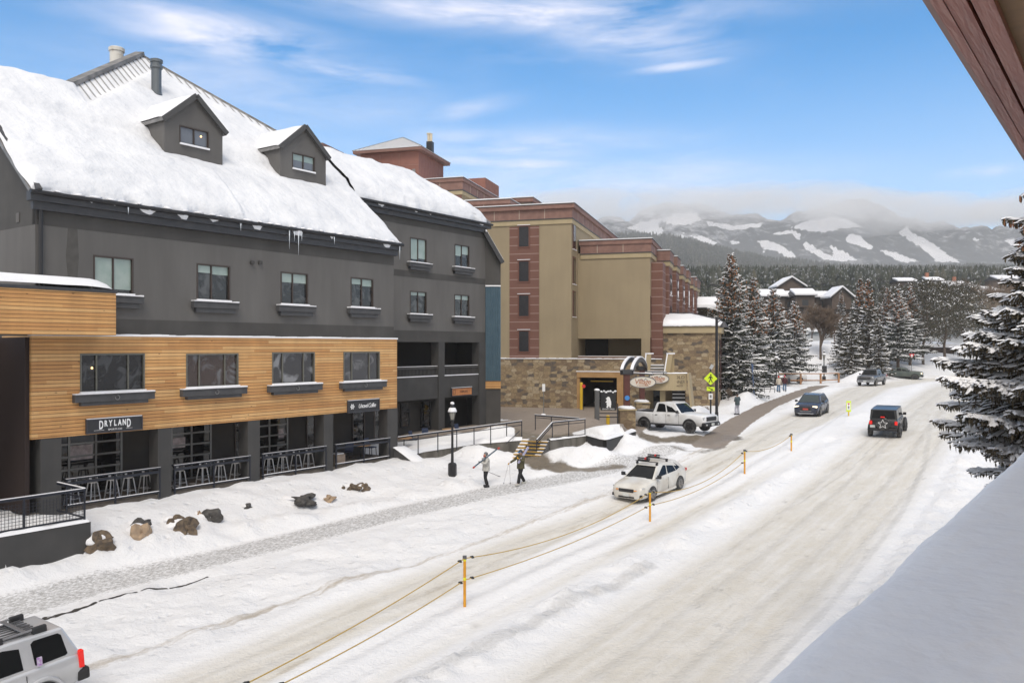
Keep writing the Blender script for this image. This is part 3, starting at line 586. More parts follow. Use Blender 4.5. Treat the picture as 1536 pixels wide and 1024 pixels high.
# -- wood clad storey
WW = [(120,217,530,587), (279,357.5,530,580), (408,472,528,575), (515,569.5,527.5,571)]
hw = [rect(F1, a, b, c, d_, 0) for a, b, c, d_ in WW]
mb = MB(); wall_holes(mb, -.3, 18.95, 2.75, 6.56, 0, hw, .22); mb.quad((-.3, 0, 2.75), (-.3, 0, 6.56), (-.3, 2.4, 6.56), (-.3, 2.4, 2.75)); mb.quad((18.95, 0, 2.75), (18.95, 3.8, 2.75), (18.95, 3.8, 6.56), (18.95, 0, 6.56))
mb.quad((-.3, 0, 2.75), (-.3, 2.6, 2.75), (18.95, 2.6, 2.75), (18.95, 0, 2.75))
mb.build('wood_cladding', WOOD, bld, fix=False)
mb = MB(); n = 60
for i in range(n): mb.box((-.32+19.3*i/n, -.05, 6.562), (-.32+19.3*(i+1)/n, D3-.02, 6.60+.045*(1+noise.noise(Vector((i*.3, 3, 0)))))); 
mb.build('ledge_snow', SNOWF, bld, bevel=.01)
for h, cuts in zip(hw, ((.25, .74), (.25, .74), (.25, .74), (.24, .72))):
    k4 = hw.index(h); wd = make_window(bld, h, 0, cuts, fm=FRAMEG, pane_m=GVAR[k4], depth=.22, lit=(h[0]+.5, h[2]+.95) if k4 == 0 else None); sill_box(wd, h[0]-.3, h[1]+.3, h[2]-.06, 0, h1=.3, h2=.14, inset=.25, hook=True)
# -- projecting wood block over the entrance
UB, ZB = F1.at(174, 503, -1.2); _, ZT = F1.at(174, 440, -1.2)
mb = MB(); mb.box((-9, -1.2, 6.585), (UB, D3-.03, ZT)); mb.build('entrance_block', WOOD, bld)
mb = MB(); mb.box((-9, -1.24, ZT), (UB+.04, D3-.03, ZT+.12)); mb.build('entrance_flashing', TRIM, bld)
mb = MB(); nx, ny = 40, 8; vs = []
for j in range(ny+1):
    for i in range(nx+1):
        u = -9+(UB+9)*i/nx; d = -1.22+(D3+1.18)*j/ny; e = min((UB-u)/.7, 1); f = min((j)/1.5, 1)
        vs.append((u, d, ZT+.12+.42*max(e, 0)**.5*max(f, .05)**.5+.03*noise.noise(Vector((u, d, 0)))))
mb.add(vs, [(j*(nx+1)+i, j*(nx+1)+i+1, (j+1)*(nx+1)+i+1, (j+1)*(nx+1)+i) for j in range(ny) for i in range(nx)]); mb.build('entrance_snow', SNOW, bld, smooth=True)
# -- pillars and the recessed ground floor
for x0, x1, dw in ((61,92.5,1.0), (237,257.5,.7), (372,390,.7), (486,500,.7), (581.5,596.5,.7)):
    u0 = F1.at(x0, 700, .02)[0]; u1 = F1.at(x1, 700, .02)[0]; mb = MB(); mb.box((u0, .02, -.7), (u1, .02+dw, 2.749)); mb.build('pillar', PILL, bld, bevel=.015)
mb = MB(); mb.box((-.3, .05, -.35), (19.0, 2.75, .0)); mb.build('terrace_floor', mat('terrace_boards', (.07,.06,.05), .9, col2=(.10,.085,.07), scale=4), bld)
mb = MB(); mb.box((-.3, 2.62, 0), (19.0, 2.9, 2.75)); mb.build('back_wall', INTER, bld)
def glazed_door(x0, x1, cols, rows=5, name='roll_up_door'):
    u0 = F1.at(x0, 650, 2.6)[0]; u1 = F1.at(x1, 650, 2.6)[0]; mb = MB(); d = 2.6; z1 = 2.7
    for i in range(cols+1): x = u0+(u1-u0)*i/cols; mb.box((x-.045, d-.07, .02), (x+.045, d, z1))
    for j in range(rows+1): z = .05+(z1-.08)*j/rows; mb.box((u0, d-.06, z-.04), (u1, d-.01, z+.04))
    o = mb.build(name, ALU, bld); p = MB(); p.box((u0+.05, d-.03, .05), (u1-.05, d+.012, z1-.05)); p.build('glazing', GLASSD, o)
    return o
glazed_door(60, 181, 3); glazed_door(225, 315, 3); glazed_door(375, 430, 2)
MAP_ = mat('interior_poster', (.30,.26,.27), .8, col2=(.55,.5,.52), scale=5)
for x0, x1, y0, y1 in ((104,139,669,687), (259,278,657,670), (418,426,643,656)):
    u0, z1 = F1.at(x0, y0, 2.55); u1, z0 = F1.at(x1, y1, 2.55); mb = MB(); mb.box((u0, 2.555, z0), (u1, 2.565, z1)); mb.build('poster', MAP_, bld)
for x0, x1, y0, y1 in ((351.5,361,638,690), (459,472,622,668), (528,546,616,660), (560.5,569,614,640)):
    u0 = F1.at(x0, 650, 2.6)[0]; u1 = F1.at(x1, 650, 2.6)[0]; mb = MB(); ring(mb, u0, u1, .75, 2.6, 2.53, 2.61, .05); o = mb.build('narrow_window', FRAMEB, bld)
    p = MB(); p.box((u0+.05, 2.58, .8), (u1-.05, 2.6, 2.55)); p.build('pane', GLASS, o)
# entrance recess at the far left
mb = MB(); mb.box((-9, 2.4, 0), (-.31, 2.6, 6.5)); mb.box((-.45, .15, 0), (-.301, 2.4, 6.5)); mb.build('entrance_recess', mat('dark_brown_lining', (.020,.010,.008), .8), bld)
mb = MB(); mb.box((-3.6, 2.3, 0), (-2.1, 2.39, 2.6)); mb.build('entrance_door', mat('dark_wood_door', (.09,.05,.02), .5, col2=(.05,.028,.012), scale=3), bld)
# -- wing, set back, with two open bays
DW = 3.8; UE = F1.at(728, 500, DW)[0]
WV = [(615,640,357.5,394,.5,(.9,.85)), (682,704,367.5,401,.5,(.5,.4)), (615,640,437,471,.5,(.15,.15)), (681.5,704,442,475,.5,(.2,.2))]
hv = [rect(F1, a, b, c, d_, DW) for a, b, c, d_, _, _ in WV]
zb1 = F1.at(660, 496.5, DW)[1]; zo1 = F1.at(660, 513, DW)[1]; zr = F1.at(660, 549, DW)[1]; zs = F1.at(660, 564, DW)[1]; zf = F1.at(660, 597, DW)[1]
EW = EZ+3.5*TP
mb = MB(); wall_holes(mb, 16.0, UE, zb1, EW-.1, DW, hv); mb.build('wing_wall', STUC, bld, fix=False)
zm0, zm1 = F1.at(660, 411, DW)[1], F1.at(660, 420, DW)[1]; zt0 = F1.at(728, 358, DW)[1]
mb = MB(); mb.box((17, DW-.012, zm1), (UE, DW+.1, zm0)); mb.box((16, DW-.014, zt0), (UE+.01, DW+.1, EW-.1)); mb.box((18.96, DW-.01, zo1), (UE+.01, DW+.3, zb1)); mb.build('wing_band', STUD, bld)
for h, wv in zip(hv, WV):
    wd = make_window(bld, h, DW, (wv[4],), blind=wv[5]); sill_box(wd, h[0]-.3, h[1]+.3, h[2]-.05, DW, h1=.26, h2=.2)
ua, ub_, uc, ue = [F1.at(x, 560, DW)[0] for x in (657, 666, 718, 728)]
for a_, b_ in ((ua, ub_), (uc, UE), (18.97, 19.35)): mb = MB(); mb.box((a_, DW-.06*(a_ > 19), -.1), (b_, DW+.6, zo1-.002)); mb.build('wing_pillar', PILL, bld)
mb = MB(); mb.box((19.35, DW+.02, zf), (ua, DW+.22, zs)); mb.box((ub_, DW+.02, zf), (uc, DW+.22, zs)); mb.build('balcony_parapet', PILL, bld)
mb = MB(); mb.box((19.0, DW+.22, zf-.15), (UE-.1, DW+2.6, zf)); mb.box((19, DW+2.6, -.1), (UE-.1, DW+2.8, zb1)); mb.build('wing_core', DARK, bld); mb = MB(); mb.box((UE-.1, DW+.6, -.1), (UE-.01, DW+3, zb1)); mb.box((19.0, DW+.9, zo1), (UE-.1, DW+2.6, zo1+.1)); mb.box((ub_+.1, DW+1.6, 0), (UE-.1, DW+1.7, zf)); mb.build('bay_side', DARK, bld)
for a, b in ((19.35, ua), (ub_, uc)):
    mb = MB(); mb.box((a, DW+.06, zr-.16), (b, DW+.16, zr)); mb.box((a, DW+.08, zs+.03), (b, DW+.14, zs+.1)); n = int((b-a)/.13)
    for i in range(n): x = a+(b-a)*(i+.5)/n; mb.box((x-.03, DW+.09, zs+.1), (x+.03, DW+.13, zr-.16))
    r_ = mb.build('balcony_rail', PILL, bld)
    s = MB(); s.box((a, DW+.0, zs+.002), (b, DW+.055, zs+.06)); s.box((a, DW+.05, zr+.002), (b, DW+.17, zr+.03)); s.build('rail_snow', SNOWF, r_)
for x0, x1, y0, y1 in ((601,614,603,640), (631,645,601,640)):
    u0, z1 = F1.at(x0, y0, DW+1.2); u1, z0 = F1.at(x1, y1, DW+1.2); mb = MB(); ring(mb, u0, u1, z0, z1, DW+1.15, DW+1.25, .06); mb.box((u0, DW+1.15, z0+(z1-z0)*.6), (u1, DW+1.24, z0+(z1-z0)*.6+.06)); o = mb.build('shop_window', BLACK, bld)
    p = MB(); p.box((u0+.06, DW+1.19, z0+.06), (u1-.06, DW+1.21, z1-.06)); p.build('pane', GLASS, o)
mb = MB(); mb.box((19.0, DW+1.26, -.1), (ua, DW+1.4, zf-.16)); mb.build('shop_wall', INTER, bld)
# turned end of the wing: dark wall, blue corrugated panel, wood strip
CE = Vector((UE, DW, 0)); pE = P(751, 520, 58.6); ul, dl = F1.inv(pE); CX2 = Vector((ul, dl, 0)); dv = (CX2-CE); nv = Vector((dv.y, -dv.x, 0)).normalized()
def endz(py, f): p = F1.w((CE+dv*f).x, (CE+dv*f).y, 0); return (HY-py)/FPX*p.y+CZ-F1.o.z
mb = MB(); mb.prism([CE+Vector((0, 0, -.1)), CX2+Vector((0, 0, -.1)), CX2+Vector((0, 0, endz(395, 1))), CE+Vector((0, 0, endz(352, 0)))], -nv*4); mb.build('end_wall', STUD, bld)
mb = MB(); zc0, zc1 = endz(571, .5), endz(430, .5); nr = 9
pr = []
for i in range(nr*4+1):
    f = i/(nr*4); off = (.0, .05, .05, .0)[i % 4]; pr.append(CE+dv*f+nv*(.03+off))
for a, b in zip(pr[:-1], pr[1:]): mb.quad(a+Vector((0, 0, zc0)), b+Vector((0, 0, zc0)), b+Vector((0, 0, zc1)), a+Vector((0, 0, zc1)))
mb.build('corrugated_panel', mat('blue_corrugated_metal', (.075,.13,.17), .45, metal=.35, col2=(.09,.15,.19), scale=2), bld, fix=False)
mb = MB(); mb.prism([CE+nv*.01+Vector((0, 0, zc1+.01)), CX2+nv*.01+Vector((0, 0, zc1+.01)), CX2+nv*.01+Vector((0, 0, zc1+.1)), CE+nv*.01+Vector((0, 0, zc1+.1))], nv*.12); mb.build('panel_snow', SNOWF, bld)
mb = MB(); mb.prism([CE+nv*.02+Vector((0, 0, zc0-.55)), CX2+nv*.02+Vector((0, 0, zc0-.55)), CX2+nv*.02+Vector((0, 0, zc0-.03)), CE+nv*.02+Vector((0, 0, zc0-.03))], nv*.06); mb.build('wood_strip', WOOD, bld)
mb = MB(); a = CE+nv*.25+Vector((0, 0, endz(352, 0)+.1)); b = CX2+nv*.25+dv*.12+Vector((0, 0, endz(398, 1)+.15)); mb.bar(a, b, .5, .28); mb.build('end_eave', TRIM, bld)
mb = MB(); mb.bar(a+Vector((0, 0, .2)), b+Vector((0, 0, .2)), .42, .12); mb.build('end_eave_snow', SNOWF, bld, bevel=.04)
# -- roof: one plane with two steps at the eave and a raised hipped middle
def top_s(u):
    if u < 4.62: return 7.33
    if u < 11.07: return 7.4+(u-4.62)/6.45*5.1
    if u < 18.2: return 12.5-(u-11.07)/7.13*5.2
    if u < 27.3: return 7.3
    return max(7.3-(u-27.3)/4.9*3.75, 3.5)
def rz(s): return EZ+s*TP
UR = 32.2
mb = MB()
front = [(-.35, 0), (19.2, 0), (19.2, 3.5), (UR, 3.5), (27.3, 7.3), (18.2, 7.3), (11.07, 12.5), (4.62, 7.35), (-.35, 7.33)]
mb.prism([(u, s, rz(s)-.2) for u, s in front], (0, 0, .17))
mb.prism([(-.35, 7.33, rz(7.33)-.2), (27.3, 7.33, rz(7.3)-.2), (UR, 14.6, EZ-.2), (-.35, 14.6, EZ-.2)], (0, 0, .17))
mb.quad((11.07, 12.5, rz(12.5)-.03), (4.62, 7.35, rz(7.35)-.03), (4.62, 18, rz(7.35)-.03)); mb.quad((11.07, 12.5, rz(12.5)-.03), (18.2, 7.3, rz(7.3)-.03), (18.2, 18, rz(7.3)-.03)); mb.quad((11.07, 12.5, rz(12.5)-.03), (4.62, 18, rz(7.35)-.03), (18.2, 18, rz(7.3)-.03))
mb.quad((UR, 3.5, rz(3.5)-.03), (27.3, 7.3, rz(7.3)-.03), (UR, 14.6, EZ))
roof = mb.build('roof', ROOFG, bld)
def snow_patch(u0, u1, s0, nu, ns, name, tk, lip):
    vs = []
    for j in range(ns+1):
        for i in range(nu+1):
            u = u0+(u1-u0)*i/nu; ts = top_s(u)-.02; s = s0+(ts-s0)*j/ns
            e = min((s-s0)/.35, (u-u0)/.3 if lip[0] else 9, (u1-u)/.3 if lip[1] else 9, 1); e = max(e, 0)
            hip = 4.62 < u < 18.6; dt = ts-s
            bare = sstep(2.0, 1.1, dt) if hip else sstep(.45, .1, dt)*.8
            nzv = noise.noise(Vector((u*.45, s*.5, 1.3)))*.7+noise.noise(Vector((u*1.2, s*2.2, 5)))*.38+noise.noise(Vector((u*3.5, s*4.5, 5)))*.12
            t = tk*(1+nzv*.6)
            sstepc = 2.1+.30*noise.noise(Vector((u*.25, 0, 9)))+.055*u; t += .24*float(sstep(sstepc+.18, sstepc-.1, s))*(u < 9)
            ss2 = 4.9+.2*noise.noise(Vector((u*.4, 2, 9)))-.05*u; t += .2*float(sstep(ss2-.12, ss2+.12, s))*(1-float(bare))
            ss3 = .9+.25*noise.noise(Vector((u*.5, 4, 9))); t -= .12*float(sstep(ss3+.1, ss3-.1, s))*(s0 < 1)
            t *= (1-.93*float(bare)); t = .03+t*math.sqrt(e)
            wob = .2*noise.noise(Vector((u*1.3, 7, 0)))+.06*noise.noise(Vector((u*4, 7, 0)))
            ds = wob*(1-min((s-s0)/.5, 1)) if j < 4 else 0
            du = (.12*noise.noise(Vector((s*1.4, 3, u0)))) if ((i == 0 and lip[0]) or (i == nu and lip[1])) else 0
            vs.append((u+du, s+ds, rz(s+ds)+t-.02))
    mb = MB(); mb.add(vs, [(j*(nu+1)+i, j*(nu+1)+i+1, (j+1)*(nu+1)+i+1, (j+1)*(nu+1)+i) for j in range(ns) for i in range(nu)])
    # lower lip closes down to the roof
    b0 = len(mb.v); mb.v += [(v[0], v[1]+.1, v[2]-.22) for v in vs[:nu+1]]
    for i in range(nu): mb.f.append([i, b0+i, b0+i+1, i+1]); mb.m.append(0)
    return mb.build(name, RSNOW, roof, smooth=True, fix=False)
snow_patch(-.33, 19.2, -.08, 150, 70, 'roof_snow', .30, (1, 1)); snow_patch(19.15, UR-.02, 3.42, 100, 36, 'roof_snow', .34, (0, 1))
mb = MB()
for i in range(34):
    u = 4.9+i*.4
    if u > 18.1: break
    s1 = top_s(u)-.05; s0 = s1-1.65-.25*math.sin(i*1.7); mb.bar((u, s0, rz(s0)+.03), (u, s1, rz(s1)+.03), .035, .10)
mb.build('roof_rib', mat('rib_metal', (.36,.36,.36), .5, metal=.3), roof)
mb = MB(); mb.bar((-.35, 7.33, rz(7.33)+.02), (4.7, 7.33, rz(7.33)+.02), .22, .12); mb.bar((4.55, 7.38, rz(7.38)+.08), (11.1, 12.5, rz(12.5)+.1), .5, .2); mb.bar((11.05, 12.5, rz(12.5)+.06), (18.3, 7.28, rz(7.28)+.06), .16, .12)
mb.bar((18.2, 7.32, rz(7.32)+.02), (27.3, 7.32, rz(7.32)+.02), .22, .14); mb.bar((27.3, 7.32, rz(7.3)+.02), (UR, 3.5, rz(3.5)+.05), .14, .1); mb.build('ridge_cap', mat('ridge_grey', (.13,.125,.12), .6, col2=(.25,.24,.23), scale=2), roof)
# gutters and fascia
mb = MB(); mb.box((-.35, -.06, EZ-.42), (19.25, .28, EZ-.06)); mb.box((-.2, .08, EZ-.72), (19.1, .289, EZ-.42)); mb.box((16.2, 3.42, EW-.42), (UR, 3.79, EW-.08)); mb.box((16.2, 3.6, EW-.72), (UR-.3, 3.785, EW-.42)); mb.build('fascia', TRIM, bld)
mb = MB(); mb.tube([(-.4, -.14, EZ-.12), (19.3, -.14, EZ-.12)], .085, 8); mb.tube([(16.6, 3.34, EW-.14), (UR+.05, 3.34, EW-.14)], .085, 8); mb.build('gutter', BLACK, bld)
mb = MB(); mb.tube([(.12, -.02, EZ-.2), (.12, .2, EZ-.5), (.12, .2, ZT+.2)], .07, 8); mb.build('downpipe', BLACK, bld)
for i in range(30): u = .5+i*.64+random.random()*.3; s = MB(); s.blob((u, -.1, EZ-.0), .07+.08*random.random(), 1, .3, (1.8, .8, .45), seed=i); s.build('gutter_snow', SNOWF, bld, smooth=True)
ICE = mat('ice', (.62,.67,.72), .15, spec=.8)
for u, ln in ((11.35, .9), (11.9, 1.15), (11.65, .5), (12.1, .45), (14.2, .4), (19.0, .75), (3.3, .3), (8.6, .35)): mb = MB(); mb.tube([(u, -.16, EZ-.2), (u, -.16, EZ-.2-ln)], .03, 5, .004); mb.build('icicle', ICE, bld, smooth=True)
# -- dormers
def dormer(u0, u1, lit):
    sf = 3.35; um = (u0+u1)/2; zb = rz(sf)-.3; ze = 6.15+10.6-CZ+CZ-0; ze = 16.7; za = 18.05
    mb = MB(); back = 9.0
    hz_ = [(um-.78, um+.78, zb+1.2+.0, zb+2.05)]
    wall_holes(mb, u0, u1, zb, ze, sf, hz_); mb.quad((u0, sf, ze), (u1, sf, ze), (um, sf, za))
    mb.quad((u0, sf, zb), (u0, sf, ze), (u0, 7.0, ze), (u0, 7.0, zb)); mb.quad((u1, sf, zb), (u1, 7, zb), (u1, 7, ze), (u1, sf, ze))
    dm = mb.build('dormer', STUC, bld, fix=False)
    mb = MB(); o_ = .14; k = (za-ze)/((u1-u0)/2)
    for sg, ue_ in ((-1, u0-o_), (1, u1+o_)):
        ze2 = za-k*abs(ue_-um); pts = [(um, sf-o_, za), (ue_, sf-o_, ze2), (ue_, 8.3, ze2), (um, 8.3, za)]; mb.prism(pts, (0, 0, .16))
    mb.build('dormer_roof', ROOFG, dm)
    mb = MB()
    for sg, ue_ in ((-1, u0-o_), (1, u1+o_)):
        ze2 = za-k*abs(ue_-um); mb.bar((um, sf-o_-.04, za+.06), (ue_, sf-o_-.04, ze2+.06), .1, .24)
    mb.build('dormer_trim', mat('dormer_trim', (.06,.058,.056), .6), dm)
    mb = MB(); n = 16; vs = []
    for j in range(n+1):
        for i in range(9):
            f = i/8; u = (um-.12)*(1-f)+(u0-o_)*f; s = sf-.05+(8.2-sf)*j/n; t = .16*min(1, j/1.5)**.5*min(1, (1-f)/.15+.1)**.5*min(1, f/.15+.25)*(1+.3*noise.noise(Vector((u, s, 2))))+.02
            vs.append((u, s, za+.16-k*abs(u-um)+t))
    mb.add(vs, [(j*9+i, j*9+i+1, (j+1)*9+i+1, (j+1)*9+i) for j in range(n) for i in range(8)]); mb.build('dormer_snow', SNOW, dm, smooth=True)
    h = hz_[0]; mb = MB(); ring(mb, h[0], h[1], h[2], h[3], sf-.02, sf+.16, .05); mb.box((um-.03, sf+.02, h[2]), (um+.03, sf+.15, h[3]))
    mb.build('dormer_window', FRAMEB, dm); p = MB(); p.box((h[0]+.05, sf+.08, h[2]+.05), (h[1]-.05, sf+.1, h[3]-.05)); p.build('pane', PALEG, dm)
    if lit: q = MB(); q.blob((um+.4, sf+.07, h[2]+.55), .05, 1, 0); q.build('lamp', LAMPLIT, dm)
    else: q = MB(); q.box((h[0]+.06, sf+.07, h[3]-.38), (h[1]-.06, sf+.079, h[3]-.06)); q.build('blind', BLINDG, dm)
    q = MB(); q.box((h[0], sf-.1, h[2]-.06), (h[1], sf-.022, h[2]+.02)); q.build('sill_snow', SNOWF, dm)
PALEG = mat('pale_reflecting_glass', (.14,.15,.17), .1, coat=.5)
dormer(7.0, 10.1, True); dormer(13.6, 16.75, False)
# -- flues
mb = MB(); c = (9.4, 8.0, rz(8.0)); mb.lathe([(.25, -.2), (.25, 1.75), (.31, 1.76), (.31, 1.9), (.27, 1.92), (.27, 2.05), (.32, 2.06), (.32, 2.2), (.2, 2.25)], c, 16); mb.lathe([(.29, .35), (.29, .45)], c, 16); mb.build('flue', mat('zinc_flue', (.14,.155,.165), .45, metal=.6), bld, smooth=False)
u, d = F1.inv(P(175, 72, 46)); mb = MB(); zt = P(175, 72, 46).z-F1.o.z; mb.lathe([(.36, -4), (.36, -.25), (.42, -.22), (.43, -.05), (.36, 0)], (u, d, zt), 18); mb.build('chimney', mat('weathered_white_flue', (.62,.60,.55), .7, col2=(.35,.28,.2), scale=3, contrast=(.55,.75)), bld, smooth=False)
# ---------------------------------------------------------------- signs
SB = mat('sign_black', (.022,.022,.025), .5); SF = mat('sign_frame', (.035,.036,.045), .5)
def sign(name, label, x0, x1, y0, y1, d, body_m=SB, group=None):
    u0, u1, z0, z1 = rect(F1, x0, x1, y0, y1, d); o = F1.w((u0+u1)/2, d, (z0+z1)/2); t = thing(name, label, 'sign', o, F1.a, group); W, H = u1-u0, z1-z0
    mb = MB(); mb.box((-W/2, -.08, -H/2), (W/2, -.02, H/2)); mb.build('board', body_m, t); mb = MB(); ring(mb, -W/2-.03, W/2+.03, -H/2-.03, H/2+.03, -.11, -.003, .05); mb.build('border', SF, t)
    mb = MB(); mb.box((-W/2, -.11, H/2+.032), (W/2, -.02, H/2+.055)); mb.build('snow_cap', SNOWF, t)
    return t, W, H
t, W, H = sign('shop_sign', 'black framed sign reading DRYLAND SPORTS CO on wood cladding', 129, 211, 627, 646, 0)
text('lettering', [(ch, H*(.92 if big else .64), ((-.305+i*.098)*W*.86+.02, -.085, .02 if big else .07), None, .5 if big else .62, 0, 1, .012) for i, (ch, big) in enumerate(zip('DRYLAND', (1, 0, 0, 0, 0, 0, 1)))]+[('SPORTS CO', H*.18, (0, -.085, -H*.34), None, 1.2)], t, WHITE)
mb = MB(); mb.box((-.38*W, -.084, -H*.35), (-.2*W, -.081, -H*.33)); mb.box((.2*W, -.084, -H*.35), (.32*W, -.081, -H*.33)); mb.build('rule_lines', WHITE, t)
t, W, H = sign('shop_sign', 'black sign with white flower emblem reading Unravel Coffee in script', 521, 567, 600, 616.5, 0)
text('lettering', [('Unravel Coffee', H*.55, (W*.1, -.085, 0), None, .8, .35, .82)], t, WHITE)
mb = MB()
for k in range(6):
    a = k*math.pi/3; mb.prism([(-W*.375+H*.06*math.cos(a-.6), -.086, H*.06*math.sin(a-.6)), (-W*.375+H*.25*math.cos(a-.25), -.086, H*.25*math.sin(a-.25)), (-W*.375+H*.25*math.cos(a+.25), -.086, H*.25*math.sin(a+.25)), (-W*.375+H*.06*math.cos(a+.6), -.086, H*.06*math.sin(a+.6))], (0, .005, 0))
mb.build('emblem', WHITE, t)
t, W, H = sign('shop_sign', 'orange wood sign reading CABIN JUICE under the balcony', 676.5, 706.5, 581.5, 592.5, DW-.02, mat('orange_wood_sign', (.46,.17,.055), .6, col2=(.55,.23,.08), scale=6))
text('lettering', [('CABIN JUICE', H*.4, (W*.1, -.085, 0), None, .75)], t, BLACK)
mb = MB(); ring(mb, -W*.45, -W*.33, -H*.32, H*.32, -.085, -.081, .03); mb.build('emblem', BLACK, t)
# ---------------------------------------------------------------- terrace: rails, stools, walls, stairs
def snow_strip(parent, pts, wd, h, name='snow_cap'):
    """lumpy snow lying along a polyline (local points on the top face)"""
    mb = MB(); pts = [Vector(p) for p in pts]; sect = []
    for i in range(len(pts)-1):
        a, b = pts[i], pts[i+1]; n = max(2, int((b-a).length/.18))
        for k in range(n+(i == len(pts)-2)): sect.append(a.lerp(b, k/n))
    vs = []; m = 5
    for i, p in enumerate(sect):
        d = (sect[min(i+1, len(sect)-1)]-sect[max(i-1, 0)]); d.z = 0; d.normalize(); nn = Vector((-d.y, d.x, 0))
        hh = h*(1+.8*noise.noise(p*1.7+Vector((3, 1, 2)))); w2 = wd/2*(1+.12*noise.noise(p*2.3))
        for k in range(m): f = k/(m-1)*2-1; vs.append(p+nn*w2*f+Vector((0, 0, .004+hh*(1-f*f)**.6)))
    mb.add(vs, [(i*m+k, i*m+k+1, (i+1)*m+k+1, (i+1)*m+k) for i in range(len(sect)-1) for k in range(m-1)])
    return mb.build(name, SNOW, parent, smooth=True, fix=False)
def F1P(px, d): return F1.at(px, 700, d)[0]
wl = fthing('retaining_wall', 'dark grey retaining wall under the mesh railing at the near left corner', 'wall', F1)
mb = MB(); mb.box((-16, -2.58, -3.2), (.55, -2.33, -.08)); mb.build('wall_body', PILL, wl)
snow_strip(wl, [(-16, -2.42, -.08), (.5, -2.42, -.08)], .36, .10)
rl = fthing('mesh_railing', 'black railing with wire mesh panels on the low grey wall at left', 'railing', F1)
def railrun(t, pts, posts, h, mesh=False, m=NAVY, rail=(.07, .09), low=True, snow=True, second=None):
    pts = [Vector(p) for p in pts]
    for a, b in zip(pts[:-1], pts[1:]):
        mb = MB(); mb.bar(a, b, *rail); mb.build('top_rail', m, t, bevel=.01)
        if second: mb = MB(); mb.bar(a-Vector((0, 0, second)), b-Vector((0, 0, second)), .04, .04); mb.build('mid_rail', m, t)
        if low: mb = MB(); mb.bar(a-Vector((0, 0, h-.1)), b-Vector((0, 0, h-.1)), .05, .05); mb.build('bottom_rail', m, t)
        if mesh:
            mb = MB(); L_ = (b-a).length; n = int(L_/.11); d = (b-a)/n
            for i in range(n): p = a+d*i; mb.bar(p-Vector((0, 0, .14)), p-Vector((0, 0, h-.1)), .012, .012)
            for j in range(int((h-.2)/.11)): z = Vector((0, 0, .2+j*.11)); mb.bar(a-z, b-z, .012, .012)
            mb.build('wire_mesh', m, t)
        if snow:
            mb = MB(); mb.bar(a+Vector((0, 0, rail[1]/2+.014)), b+Vector((0, 0, rail[1]/2+.014)), rail[0]*.8, .022); mb.build('rail_snow', SNOWF, t)
    for p in posts: p = Vector(p); mb = MB(); mb.bar(p, p-Vector((0, 0, h)), .055, .055); mb.build('post', m, t)
ra = F1P(128, -2.42); zr_ = 1.06
railrun(rl, [(-16, -2.42, zr_), (ra, -2.42, zr_)], [(F1P(36, -2.42), -2.42, zr_), (ra-.03, -2.42, zr_), (F1P(36, -2.42)-3, -2.42, zr_)], 1.1, mesh=True)
railrun(rl, [(ra, -2.38, zr_), (ra+.02, -.35, zr_+.02)], [], 1.1, low=True, snow=True, second=.3)
# bar rails between the pillars
bays = [(95, 237, 'bar counter rail beneath the DRYLAND sign, nearest bay'), (257.5, 372, 'bar counter rail in the second bay from the near corner'), (390, 486, 'bar counter rail in the third bay from the near corner'), (500, 581.5, 'bar counter rail in front of the coffee bay under the script sign')]
for x0, x1, lb in bays:
    u0, u1 = F1P(x0, .2), F1P(x1, .2); t = fthing('bar_rail', 'navy black '+lb, 'railing', F1, 'bar rails between the pillars')
    mb = MB(); mb.box((u0, -.02, 1.08), (u1, .36, 1.14)); mb.build('counter', NAVY, t, bevel=.008)
    mb = MB(); mb.box((u0, .0, .9), (u1, .05, 1.0)); mb.box((u0, .02, .08), (u1, .07, .14)); mb.build('rail', NAVY, t)
    for u in (u0+.03, (u0+u1)/2, u1-.03): mb = MB(); mb.box((u-.03, .0, -.1), (u+.03, .06, 1.08)); mb.build('post', NAVY, t)
    mb = MB(); mb.box((u0, .01, .142), (u1, .07, .165)); mb.box((u0, -.015, 1.141), (u1, .05, 1.15)); mb.build('rail_snow', SNOWF, t)
STEEL = mat('brushed_steel_stool', (.50,.50,.51), .4, metal=.3, col2=(.42,.42,.43), scale=5)
def make_stool():
    t = thing('bar_stool', 'grey metal bar stool', 'stool', (0, 0, 0), 0, 'metal bar stools along the counter rails')
    mb = MB(); mb.lathe([(.1, .74), (.16, .745), (.165, .76), (.15, .775), (.02, .772)], (0, 0, 0), 12); mb.build('seat', STEEL, t, smooth=False)
    for sx_, sy_ in ((1, 1), (1, -1), (-1, 1), (-1, -1)): mb = MB(); mb.bar((sx_*.12, sy_*.12, .75), (sx_*.21, sy_*.21, 0), .04, .03); mb.build('leg', STEEL, t)
    mb = MB(); q = [(.185, .185), (-.185, .185), (-.185, -.185), (.185, -.185)]
    for i in range(4): a, b = q[i], q[(i+1) % 4]; mb.bar((a[0], a[1], .24), (b[0], b[1], .24), .022, .022)
    mb.build('foot_rest', STEEL, t)
    mb = MB(); mb.tube([(.17*math.cos(a), .17*math.sin(a), .98+.05*math.sin(a)) for a in [R(-20+k*22) for k in range(11)]], .014, 6); mb.tube([(.16, -.04, .77), (.165, -.05, .98)], .012, 5); mb.tube([(-.16, -.04, .77), (-.165, -.05, .98)], .012, 5)
    mb.build('back_hoop', STEEL, t)
    mb = MB(); mb.prism([(-.045, .15, .77), (.045, .15, .77), (.06, .18, 1.04), (-.06, .18, 1.04)], (0, .012, 0)); mb.build('back_splat', STEEL, t); return t
proto = make_stool(); k_ = 0
